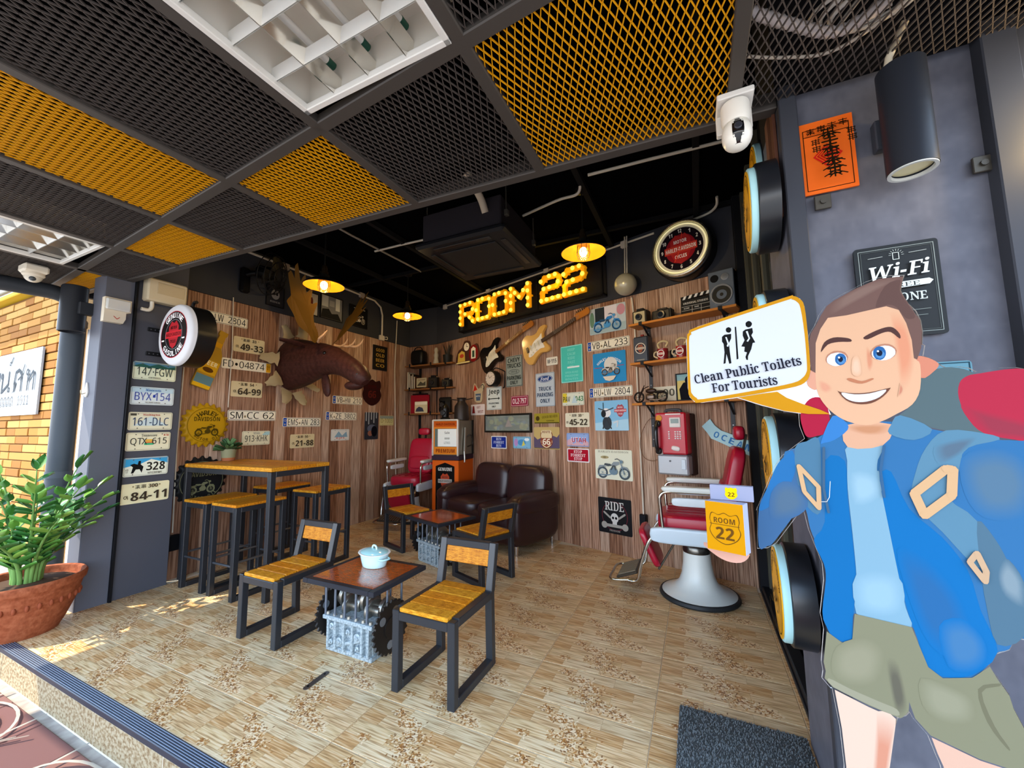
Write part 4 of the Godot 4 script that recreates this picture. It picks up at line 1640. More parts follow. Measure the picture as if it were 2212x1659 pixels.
func usplate(label: String, xf: Transform3D, bg, head: String, head_c, main: String, main_c, extra = null, foot := "", foot_c = "6a6458") -> void:
	plate("small_number_plate", label, xf, 0.305, 0.153, bg, func(k: Ink):
		if extra != null:
			extra.call(k)
		k.line(Color(bg).darkened(0.3), [-0.144, -0.068, 0.144, -0.068, 0.144, 0.068, -0.144, 0.068], 0.003, true)
		for s in [-1, 1]:
			k.ell("5a5248", s * 0.09, 0.06, 0.005, 0.004, 0, 8)
			k.ell("5a5248", s * 0.09, -0.06, 0.005, 0.004, 0, 8)
		if head:
			k.text(head_c, head, 0, 0.052, 0.012 * head.length(), 0.022, "s")
		if foot:
			k.text(foot_c, foot, 0, -0.056, 0.009 * foot.length(), 0.013)
		if main:
			k.text(main_c, main, 0, -0.004, 0.25, 0.068, "br"))

func bike(k: Ink, cx: float, cy: float, s: float, body, metal, dark) -> void:
	# side view of a motorcycle, s is half its length
	for w in [[-0.68, -0.3], [0.68, -0.3]]:
		k.ring(dark, cx + w[0] * s, cy + w[1] * s, 0.33 * s, 0.33 * s, 0.09 * s)
		k.ring(metal, cx + w[0] * s, cy + w[1] * s, 0.24 * s, 0.24 * s, 0.03 * s)
		for i in 5:
			var a := TAU * i / 10.0
			k.line(metal, [cx + (w[0] - 0.22 * cos(a)) * s, cy + (w[1] - 0.22 * sin(a)) * s, cx + (w[0] + 0.22 * cos(a)) * s, cy + (w[1] + 0.22 * sin(a)) * s], 0.012 * s)
	k.poly(body, [Vector2(cx - 1.02 * s, cy - 0.2 * s), Vector2(cx - 0.85 * s, cy + 0.1 * s), Vector2(cx - 0.55 * s, cy + 0.12 * s), Vector2(cx - 0.4 * s, cy), Vector2(cx - 0.6 * s, cy + 0.03 * s), Vector2(cx - 0.85 * s, cy - 0.05 * s)])
	k.poly(body, [Vector2(cx - 0.12 * s, cy + 0.14 * s), Vector2(cx + 0.05 * s, cy + 0.32 * s), Vector2(cx + 0.38 * s, cy + 0.34 * s), Vector2(cx + 0.42 * s, cy + 0.2 * s), Vector2(cx + 0.1 * s, cy + 0.08 * s)])
	k.poly(body, [Vector2(cx + 0.36 * s, cy - 0.1 * s), Vector2(cx + 0.55 * s, cy + 0.1 * s), Vector2(cx + 0.85 * s, cy + 0.06 * s), Vector2(cx + 1.0 * s, cy - 0.15 * s), Vector2(cx + 0.75 * s, cy), Vector2(cx + 0.5 * s, cy - 0.02 * s)])
	k.poly(dark, [Vector2(cx - 0.55 * s, cy + 0.12 * s), Vector2(cx - 0.5 * s, cy + 0.22 * s), Vector2(cx - 0.15 * s, cy + 0.2 * s), Vector2(cx - 0.05 * s, cy + 0.1 * s), Vector2(cx - 0.3 * s, cy + 0.06 * s)])
	k.ell(metal, cx + 0.03 * s, cy - 0.2 * s, 0.26 * s, 0.2 * s)
	k.line(dark, [cx - 0.1 * s, cy - 0.1 * s, cx + 0.02 * s, cy + 0.1 * s], 0.09 * s)
	k.line(dark, [cx + 0.16 * s, cy - 0.1 * s, cx + 0.1 * s, cy + 0.1 * s], 0.09 * s)
	k.line(metal, [cx - 0.95 * s, cy - 0.42 * s, cx - 0.3 * s, cy - 0.42 * s, cx + 0.1 * s, cy - 0.3 * s], 0.06 * s)
	k.line(metal, [cx + 0.68 * s, cy - 0.3 * s, cx + 0.44 * s, cy + 0.42 * s], 0.05 * s)
	k.line(dark, [cx + 0.44 * s, cy + 0.42 * s, cx + 0.3 * s, cy + 0.5 * s, cx + 0.16 * s, cy + 0.46 * s], 0.04 * s)
	k.ell(metal, cx + 0.54 * s, cy + 0.34 * s, 0.1 * s, 0.09 * s)

func route_shield(w: float) -> PackedVector2Array:
	return closed_curve([Vector2(-0.5, 0.28) * w, Vector2(-0.42, 0.5) * w, Vector2(-0.2, 0.44) * w, Vector2(0.0, 0.52) * w, Vector2(0.2, 0.44) * w, Vector2(0.42, 0.5) * w, Vector2(0.5, 0.28) * w, Vector2(0.46, 0.08) * w, Vector2(0.52, -0.15) * w, Vector2(0.36, -0.42) * w, Vector2(0.0, -0.58) * w, Vector2(-0.36, -0.42) * w, Vector2(-0.52, -0.15) * w, Vector2(-0.46, 0.08) * w], 4)

func cap_sign(called: String, label: String, xf: Transform3D, r: float, c, ink, rim) -> void:
	var t := thing(called, label, "sign", xf, "bottle cap signs")
	var rows := []
	for p in [[0.0001, 0.035], [r * 0.6, 0.036], [r * 0.84, 0.032], [r * 0.9, 0.022], [r, 0.0]]:
		var row := PackedVector3Array()
		for j in 84:
			var a := TAU * j / 84
			var q: float = p[0]
			if p[0] > r * 0.88:
				q += (0.014 if j % 4 < 2 else -0.008) * (1.0 if p[0] == r else 0.5)
			row.append(Vector3(cos(a) * q, sin(a) * q, p[1]))
		rows.append(row)
	var g := Geo.new()
	g.grid(rows)
	part(t, "cap", g, mat(c, 0.4))
	var k := Ink.new()
	k.z = 0.037
	k.ring(rim, 0, 0, r * 0.83, r * 0.83, 0.006)
	k.arc(ink, "HARLEY", 0, 0, r * 0.58, 90, 90, 0.034, 0.045)
	k.text(ink, "DAVIDSON", 0, r * 0.28, r * 1.1, 0.04)
	bike(k, 0, -r * 0.22, r * 0.5, ink, ink, ink)
	k.arc(ink, "MOTOR OIL", 0, 0, r * 0.7, 270, -100, 0.02, 0.026)
	print_on(t, k)

func build_left_wall_things() -> void:
	var p := 0.004
	# plates on the grey panel beside the pillar, from the top
	usplate("pale green plate reading 147 FGW with mountains, topmost on the grey panel", pw(1.781, 1.866, p), "dfe3c4", "", "", "147·FGW", "24302c", func(k: Ink):
		k.flat("4f7f9c", [-0.15, 0.04, -0.15, 0.074, 0.15, 0.074, 0.15, 0.04])
		k.flat("2f5a50", [-0.15, 0.038, -0.09, 0.062, -0.04, 0.045, 0.02, 0.068, 0.09, 0.044, 0.15, 0.058, 0.15, 0.03, -0.15, 0.03]), "CENTENNIAL")
	usplate("white plate with blue letters BYX 154, second on the grey panel", pw(1.779, 1.65, p), "d5dfe0", "Minnesota", "2c63a8", "BYX 154", "3d4a9a", func(k: Ink):
		k.rect("b7d0dc", -0.15, 0.03, 0.15, 0.073)
		k.flat("2d3f9a", [0.0, -0.012, 0.018, -0.012, 0.018, 0.012, 0.006, 0.014, 0.0, 0.006]), "10,000 lakes")
	usplate("cream plate reading 161 DLC with red heading, third on the grey panel", pw(1.78, 1.434, p), "ddd8bb", "Washington", "a8433c", "161-DLC", "2c3f5c", func(k: Ink):
		k.flat("c6d6d6", [-0.12, -0.04, 0.0, 0.045, 0.12, -0.04])
		k.rect("4a463c", -0.14, 0.046, -0.1, 0.064))
	usplate("cream plate reading QTX 615 with a small rainbow, fourth on the grey panel", pw(1.776, 1.26, p), "e3dcbb", "Tennessee", "55584e", "QTX  615", "2b2b28", func(k: Ink):
		k.rect("e3b04a", -0.022, -0.004, 0.03, 0.018)
		k.rect("3fae7a", -0.03, -0.03, 0.035, -0.012)
		k.rect("e07a4a", -0.026, -0.014, 0.033, -0.004)
		k.text("b03a30", "RTB", 0.12, 0.052, 0.035, 0.016))
	usplate("plate with a bucking horse and 328, fifth on the grey panel", pw(1.774, 1.048, p), "e4e6d2", "", "", "", "2a2a2a", func(k: Ink):
		k.flat("3f9ccc", [-0.15, 0.0, -0.15, 0.073, 0.15, 0.073, 0.15, 0.02, 0.03, 0.06, -0.04, 0.025])
		k.text("2a2620", "328", 0.065, 0.0, 0.13, 0.07)
		k.flat("1c1a18", [-0.1, -0.05, -0.09, 0.0, -0.11, 0.02, -0.085, 0.03, -0.06, 0.02, -0.055, 0.05, -0.04, 0.05, -0.04, 0.02, -0.02, 0.0, -0.03, -0.05, -0.045, -0.02, -0.07, -0.02, -0.085, -0.05])
		k.text("5a5a4a", "17", -0.128, -0.03, 0.018, 0.03)
		k.text("5a5a4a", "WYOMING", 0.06, -0.055, 0.1, 0.014))
	japan("large cream plate reading 84-11, lowest on the grey panel", pw(1.782, 0.83, p), "300", "84-11", "e8dfb4")
	for i in 2:
		var t := thing("slotted_bracket", ["upper black slotted bracket on the grey panel", "lower black slotted bracket on the grey panel"][i], "bracket", pw(1.77, [2.233, 2.02][i], 0.002))
		var g := Geo.new()
		g.box(Vector3(0, 0, 0.006), Vector3(0.13, 0.035, 0.012), 0.003)
		part(t, "strip", g, mat("17181b", 0.4))
		for j in 4:
			g = Geo.new()
			g.disc_z(Vector3(-0.045 + 0.03 * j, 0, 0.01), 0.005, 0, 0.003, 8)
			part(t, "hole", g, mat("5a5b60", 0.5))
	# plates on the planks
	euro("long white plate HU LW 2804 behind the round lamp sign", lw(2.35, 2.5, p), "HU LW 2804")
	japan("cream plate reading 49-33 on the left plank wall", lw(2.642, 2.263, p), "33", "49-33", "d3c49c")
	plate("long_number_plate", "long white plate FD 04874 with an orange end", lw(2.633, 2.042, p), 0.52, 0.11, "e6dfca", func(k: Ink):
		k.text("26221f", "FD", -0.195, 0, 0.1, 0.072, "br")
		k.ell("26221f", -0.115, 0, 0.014, 0.016)
		k.text("26221f", "04874", 0.05, 0, 0.27, 0.072, "br")
		k.rect("d59a1e", 0.205, -0.052, 0.257, 0.052)
		k.text("8a5a10", "01", 0.231, 0, 0.03, 0.05))
	japan("cream plate reading 64-99 on the left plank wall", lw(2.642, 1.78, p), "54", "64-99", "d3c49c")
	euro("long white plate SM CC 62 on the left plank wall", lw(2.722, 1.5, p), "SM CC 62", false)
	euro("long plate EMS AN 283 with blue end, under the antlered head", lw(3.329, 1.428, p), "EMS AN 283")
	euro("long plate VB HW 210 with blue end, left of the dark road shield", lw(4.02, 1.732, p), "VB HW 210")
	euro("long plate K ZE 3802 with blue end on the left plank wall", lw(3.922, 1.511, p), "K ZE 3802")
	usplate("cream plate reading 913 KHK behind the small succulent", lw(2.771, 1.254, p), "d9d3b4", "NEVADA", "5a6a70", "913·KHK", "33352f", func(k: Ink):
		k.flat("9fc4c8", [0.06, 0.03, 0.1, 0.07, 0.15, 0.07, 0.15, 0.03]))
	japan("cream plate reading 21-88 low on the left plank wall", lw(3.338, 1.198, p), "50", "21-88", "cdbd94")
	usplate("small white plate with pink and blue picture on the left plank wall", lw(3.906, 1.256, p), "d6d4cc", "", "", "", "4a5a70", func(k: Ink):
		k.flat("7fa0b4", [-0.1, -0.03, -0.03, 0.05, 0.03, -0.01, 0.1, 0.045, 0.12, -0.03])
		k.text("c0504a", "0·JF5", 0.0, -0.045, 0.14, 0.03))
	usplate("small yellowish plate at the far end of the left plank wall", lw(4.79, 1.455, p), "c9c08a", "", "", "D·1003", "8a7c4a", func(k: Ink):
		k.rect("8a948a", -0.15, 0.03, 0.15, 0.073))
	# pictures
	board("tin_picture", "dark tin picture with pale drips on the left plank wall", "picture", lw(4.472, 1.374, p), 0.27, 0.4, "2c2e36", func(k: Ink):
		for i in 5:
			k.line("9aa0a8", [-0.11 + 0.05 * i, 0.2, -0.11 + 0.05 * i, 0.2 - [0.12, 0.17, 0.1, 0.15, 0.08][i]], 0.02)
		k.ell("5a5f70", 0.0, -0.04, 0.09, 0.06)
		k.ell("8a5a4a", -0.03, -0.11, 0.05, 0.04)
		k.ell("11131a", 0.05, -0.08, 0.06, 0.08))
	var t := thing("road_shield", "dark red road shield reading 66 on the left plank wall", "sign", lw(4.467, 1.885, p))
	var g := Geo.new()
	g.prism(route_shield(0.36), 0.0, 0.006)
	part(t, "panel", g, mat("2a0d0e", 0.5))
	var k := Ink.new()
	k.z = 0.0068
	k.text("5c2421", "66", 0, -0.04, 0.16, 0.11)
	k.text("4a1c1a", "ROUTE", 0, 0.08, 0.16, 0.035)
	k.line("451a18", [-0.17, 0.05, 0.17, 0.05], 0.006)
	print_on(t, k)
	framed("gold_framed_picture", "dark picture with golden lettering beyond the antlers", lw(4.612, 2.422, p), 0.3, 0.38, "1a1713", func(s: Ink):
		for i in 4:
			s.text("a8863c", ["GOOD", "OLD", "BEER", "CO"][i], 0, 0.12 - 0.08 * i, 0.18, 0.05)
	)
	var pics := [[2.9, 2.9, 0.22, 0.25, "25252b", "dark poster with a skull rider behind the wall fan"], [3.381, 2.945, 0.2, 0.3, "a09890", "pale poster with a figure in red behind the antlers"], [3.691, 2.968, 0.36, 0.33, "6a6a6c", "black and white street photograph under the ceiling"], [4.159, 2.966, 0.34, 0.31, "101013", "black poster with a pale motorcycle near the corner"]]
	for i in 4:
		var c: Array = pics[i]
		framed("poster", c[5], lw(c[0], c[1], p), c[2], c[3], c[4], func(s: Ink):
			if i == 0:
				s.ell("8a8580", 0, 0.02, 0.05, 0.06)
				s.ell("25252b", -0.018, 0.025, 0.014, 0.016)
				s.ell("25252b", 0.018, 0.025, 0.014, 0.016)
				s.text("8a8580", "RIDER", 0, -0.07, 0.12, 0.02)
			elif i == 1:
				s.ell("5a2420", -0.02, 0.03, 0.04, 0.07)
				s.ell("c0a890", -0.02, 0.1, 0.02, 0.025)
				s.line("5a4a44", [0.0, -0.04, 0.02, -0.13], 0.02)
				s.line("5a4a44", [-0.03, -0.04, -0.03, -0.13], 0.02)
			elif i == 2:
				s.rect("a8a8a6", -0.16, 0.0, -0.06, 0.15)
				s.rect("b8b8b4", 0.06, -0.02, 0.13, 0.15)
				s.rect("8c8c8a", -0.04, 0.02, 0.04, 0.1)
				s.flat("1e1e20", [-0.17, -0.15, -0.15, -0.04, -0.05, -0.02, 0.0, -0.08, 0.1, -0.06, 0.16, -0.15])
			else:
				bike(s, 0, -0.03, 0.12, "8a8480", "b0aaa4", "5a5654")
				s.line("a09890", [-0.1, 0.11, 0.1, 0.11], 0.012))
	# bottle caps and bottle
	cap_sign("bottle_cap_sign", "yellow bottle cap sign with a motorcycle on the left plank wall", lw(2.26, 1.4, 0.004), 0.205, "b58a12", "4a3c0e", "8a6a10")
	cap_sign("bottle_cap_sign", "black bottle cap sign leaning under the bar table", lw(2.25, 0.86, 0.003), 0.225, "17191b", "7a7a5a", "6a6a50")
	t = thing("bottle_sign", "tilted yellow beer bottle sign on the plank wall", "sign", lw(2.275, 2.06, 0.01, -18))
	g = Geo.new()
	var bo := [Vector2(-0.075, -0.31), Vector2(0.075, -0.31), Vector2(0.085, -0.29), Vector2(0.085, -0.02), Vector2(0.07, 0.06), Vector2(0.035, 0.13), Vector2(0.03, 0.26), Vector2(0.04, 0.27), Vector2(0.04, 0.31), Vector2(-0.04, 0.31), Vector2(-0.04, 0.27), Vector2(-0.03, 0.26), Vector2(-0.035, 0.13), Vector2(-0.07, 0.06), Vector2(-0.085, -0.02), Vector2(-0.085, -0.29)]
	g.prism(PackedVector2Array(bo), 0.0, 0.025)
	part(t, "bottle", g, mat("a8801e", 0.35))
	k = Ink.new()
	k.z = 0.0255
	k.flat("c79a1e", [-0.08, -0.16, 0.08, -0.16, 0.08, -0.02, -0.08, -0.02])
	k.text("e9dcae", "BEER", 0, -0.05, 0.13, 0.045)
	k.ell("5a3a0e", 0, -0.12, 0.05, 0.025)
	k.flat("5c7c84", [-0.08, -0.27, 0.08, -0.27, 0.08, -0.18, -0.08, -0.18])
	k.flat("d9a81e", [-0.08, -0.305, 0.08, -0.305, 0.08, -0.27, -0.08, -0.27])
	k.flat("c7901a", [-0.032, 0.13, 0.032, 0.13, 0.03, 0.18, -0.03, 0.18])
	print_on(t, k)
	# round double faced lamp sign on an arm
	t = thing("round_light_sign", "round white rimmed light sign with a red badge on a wall arm", "light sign", at(Vector3(-3.92, 2.15, -1.77)))
	g = Geo.new()
	g.disc_z(Vector3.ZERO, 0.262, -0.15, -0.005, 48, 0.006)
	part(t, "drum", g, mat("101012", 0.3))
	g = Geo.new()
	g.x = Transform3D(Basis(Vector3.RIGHT, PI / 2), Vector3.ZERO)
	g.lathe([Vector2(0.262, -0.005), Vector2(0.26, 0.02), Vector2(0.245, 0.036), Vector2(0.2, 0.04), Vector2(0.0, 0.04)], 48)
	part(t, "light_face", g, glow("c4c4c8", 0.05))
	k = Ink.new()
	k.z = 0.0408
	k.ell("20171a", 0, 0, 0.2, 0.2, 0, 40)
	k.ring("b03038", 0, 0, 0.2, 0.2, 0.006, 0, TAU, 40)
	k.ring("8a8a90", 0, 0, 0.128, 0.128, 0.004, 0, TAU, 32)
	k.arc("f0ecec", "GENUINE", 0, 0, 0.163, 90, 100, 0.036, 0.044)
	k.arc("f0ecec", "GASOLINE", 0, 0, 0.163, 270, -112, 0.034, 0.044)
	shield(k, 0, 0.0, 0.12, "c02a30", "2a1214", "a8242c")
	k.rect("f0ecec", -0.175, -0.05, -0.135, -0.038)
	k.rect("f0ecec", 0.135, -0.05, 0.175, -0.038)
	print_on(t, k)
	g = Geo.new()
	for y in [0.2, -0.2]:
		g.tube([Vector3(-0.38, y * 0.55, -0.08), Vector3(-0.24, y * 0.55, -0.08)], 0.014, 8)
	g.tube(curve([Vector3(0.0, 0.26, -0.08), Vector3(0.02, 0.3, -0.08), Vector3(0.06, 0.3, -0.08)], 4), 0.014, 8)
	part(t, "arm", g, mat("141416", 0.4))
	# switch box and lamp on the pillar
	t = thing("junction_box", "beige wall box with a bent pipe at the top of the grey panel", "electrical box", pw(1.79, 2.57, 0.004))
	g = Geo.new()
	g.box(Vector3(0, 0, 0.05), Vector3(0.29, 0.2, 0.1), 0.012)
	part(t, "box", g, mat("cdbfa2", 0.5))
	g = Geo.new()
	g.box(Vector3(0.02, 0.02, 0.101), Vector3(0.2, 0.1, 0.006), 0.003)
	part(t, "door", g, mat("c2b08e", 0.5))
	g = Geo.new()
	g.tube(curve([Vector3(-0.09, -0.1, 0.05), Vector3(-0.09, -0.15, 0.05), Vector3(-0.11, -0.18, 0.05), Vector3(-0.16, -0.18, 0.05)], 4), 0.015, 10)
	part(t, "pipe", g, mat("d8d2c4", 0.5))
	t = thing("emergency_light", "small twin emergency lamp unit on the grey pillar", "emergency light", Transform3D(Basis(Vector3.UP, PI / 2), Vector3(-4.288, 2.33, -1.48)))
	g = Geo.new()
	g.prism(PackedVector2Array([Vector2(-0.08, -0.1), Vector2(0.04, -0.1), Vector2(0.055, -0.06), Vector2(0.055, -0.01), Vector2(0.085, 0.0), Vector2(0.085, 0.1), Vector2(-0.08, 0.1)]), 0.0, 0.05)
	part(t, "case", g, mat("d4c9b4", 0.45))
	g = Geo.new()
	g.box(Vector3(0.0, 0.045, 0.06), Vector3(0.15, 0.09, 0.03), 0.008)
	part(t, "lens", g, mat("c9cac6", 0.1))
	k = Ink.new()
	k.z = 0.051
	k.line("b4564a", [-0.02, -0.05, 0.0, -0.07, 0.015, -0.055], 0.006)
	print_on(t, k)
	t = thing("stick_on_hook", "white pear shaped hook stuck on the pillar", "hook", at(Vector3(-4.43, 1.68, -1.409)))
	g = Geo.new()
	g.prism(closed_curve([Vector2(0, 0.065), Vector2(0.015, 0.03), Vector2(0.026, -0.02), Vector2(0, -0.055), Vector2(-0.026, -0.02), Vector2(-0.015, 0.03)], 4), 0.0, 0.008)
	part(t, "plate", g, mat("e6e4de", 0.3))
	g = Geo.new()
	g.tube(curve([Vector3(0, -0.02, 0.006), Vector3(0, -0.03, 0.03), Vector3(0, 0.0, 0.035)], 4), 0.004, 6)
	part(t, "prong", g, mat("b9a888", 0.3, 0.5))
	# conduits and sockets
	conduit("pale cable running down beside the grey panel to a black socket", [Vector3(-4.405, 2.42, -2.05), Vector3(-4.405, 1.2, -2.035), Vector3(-4.405, 0.42, -2.05)], 0.006)
	conduit("pale cable hanging across the number plates on the left wall", [Vector3(-4.4, 2.75, -2.44), Vector3(-4.4, 2.2, -2.46), Vector3(-4.4, 1.58, -2.455)], 0.005)
	conduit("pale cable beside the far end of the left plank wall", [Vector3(-4.4, 3.1, -4.97), Vector3(-4.405, 2.3, -4.94), Vector3(-4.405, 0.3, -5.02)], 0.007)
	conduit("grey pipe along the top of the left wall bending down to a socket", [Vector3(-4.39, 3.3, -2.5), Vector3(-4.39, 3.3, -4.0), Vector3(-4.39, 3.29, -4.45), Vector3(-4.39, 3.22, -4.58), Vector3(-4.39, 3.1, -4.62), Vector3(-4.39, 2.78, -4.62)], 0.014)
	for i in 3:
		t = thing("junction_cover", ["square junction cover on the left pipe behind the lamp", "square junction cover on the left pipe near the posters", "square junction cover under the ceiling beside the fan"][i], "junction box", lw([3.55, 4.2, 3.0][i], 3.3, 0.004))
		g = Geo.new()
		g.box(Vector3(0, 0, 0.02), Vector3(0.09, 0.075, 0.04), 0.006)
		part(t, "cover", g, mat("a99a8c", 0.5))
	t = thing("power_socket", "white wall socket and plug at the end of the grey pipe", "socket", lw(4.62, 2.74, 0.006))
	g = Geo.new()
	g.box(Vector3(0, 0, 0.02), Vector3(0.1, 0.08, 0.04), 0.008)
	part(t, "socket", g, mat("c9c0b0", 0.4))
	g = Geo.new()
	g.tube(curve([Vector3(0.03, -0.01, 0.04), Vector3(0.09, -0.01, 0.05), Vector3(0.1, 0.03, 0.04), Vector3(0.05, 0.02, 0.03)], 5), 0.006, 6)
	part(t, "plug_cord", g, mat("d0c8bb", 0.4))
	t = thing("black_socket", "black socket box low on the left plank wall", "socket", lw(2.06, 0.33, 0.004))
	g = Geo.new()
	g.box(Vector3(0, 0, 0.02), Vector3(0.085, 0.14, 0.04), 0.006)
	part(t, "box", g, mat("0f1013", 0.4))
	# wall fan
	t = thing("oscillating_fan", "black wall fan under the ceiling at the left", "fan", lw(2.66, 3.03, 0.003))
	g = Geo.new()
	g.box(Vector3(-0.12, -0.06, 0.03), Vector3(0.1, 0.28, 0.06), 0.02)
	g.tube(curve([Vector3(-0.12, 0.0, 0.06), Vector3(-0.08, 0.02, 0.12), Vector3(0, 0.02, 0.16)], 4), 0.03, 10)
	part(t, "bracket", g, mat("0c0c0e", 0.4))
	var fx := Transform3D(Basis(Vector3.UP, 0.5) * Basis(Vector3.RIGHT, 0.25), Vector3(0.02, 0.02, 0.24))
	g = Geo.new()
	g.x = fx
	g.disc_z(Vector3.ZERO, 0.075, -0.12, 0.02, 20, 0.02)
	part(t, "motor", g, mat("0c0c0e", 0.35))
	for i in 3:
		g = Geo.new()
		g.x = fx * Transform3D(Basis(Vector3.BACK, TAU * i / 3), Vector3.ZERO)
		var row := []
		for j in 5:
			var f := j / 4.0
			row.append(PackedVector3Array([Vector3(-0.03 - 0.05 * f, 0.04 + 0.15 * f, 0.02), Vector3(0.0, 0.04 + 0.16 * f, 0.035), Vector3(0.04 + 0.06 * f, 0.04 + 0.13 * f, 0.05)]))
		g.grid(row, false)
		part(t, "blade", g, mat("1b1b1f", 0.35))
	for i in 4:
		g = Geo.new()
		g.x = fx
		var pts := []
		for j in 33:
			pts.append(Vector3(cos(TAU * j / 32) * [0.23, 0.21, 0.15, 0.08][i], sin(TAU * j / 32) * [0.23, 0.21, 0.15, 0.08][i], [0.0, 0.06, 0.085, 0.095][i]))
		g.tube(pts, 0.005, 6, false)
		part(t, "guard_ring", g, mat("141417", 0.35))
	g = Geo.new()
	g.x = fx
	for i in 24:
		var a := TAU * i / 24
		var d := Vector3(cos(a), sin(a), 0)
		g.tube([d * 0.23, d * 0.21 + Vector3(0, 0, 0.06), d * 0.15 + Vector3(0, 0, 0.085), d * 0.04 + Vector3(0, 0, 0.098)], 0.0022, 4, false)
	part(t, "guard_wires", g, mat("141417", 0.35))
	moose()

func framed(called: String, label: String, xf: Transform3D, w: float, h: float, bg, draw: Callable) -> void:
	var t := thing(called, label, "picture", xf)
	var g := Geo.new()
	for s in [-1, 1]:
		g.box(Vector3(s * (w * 0.5 - 0.006), 0, 0.009), Vector3(0.012, h, 0.018), 0.002)
		g.box(Vector3(0, s * (h * 0.5 - 0.006), 0.009), Vector3(w - 0.024, 0.012, 0.018), 0.002)
	part(t, "frame", g, mat("17161a", 0.4))
	g = Geo.new()
	g.box(Vector3(0, 0, 0.005), Vector3(w - 0.02, h - 0.02, 0.01))
	part(t, "sheet", g, mat(bg, 0.4))
	var k := Ink.new()
	k.z = 0.0105
	draw.call(k)
	print_on(t, k)

func conduit(label: String, pts: Array, r: float, c = "cfc6b6") -> void:
	var t := thing("surface_cable", label, "cable")
	var g := Geo.new()
	g.tube(pts, r, 8)
	part(t, "cable", g, mat(c, 0.5))

func loft(g: Geo, secs: Array, seg := 24) -> void:
	# each section: centre, half width (z), half height (y), tilt; the sweep runs along x
	var rows := []
	for s in secs:
		var row := PackedVector3Array()
		for j in seg:
			var a := TAU * j / seg
			var yy: float = sin(a) * s[2]
			row.append(s[0] + Vector3(-sin(s[3]) * yy, cos(s[3]) * yy, cos(a) * s[1]))
		rows.append(row)
	g.grid(rows)
	g.fan(rows[0], Vector3.LEFT)
	g.fan(rows[-1], Vector3.RIGHT)

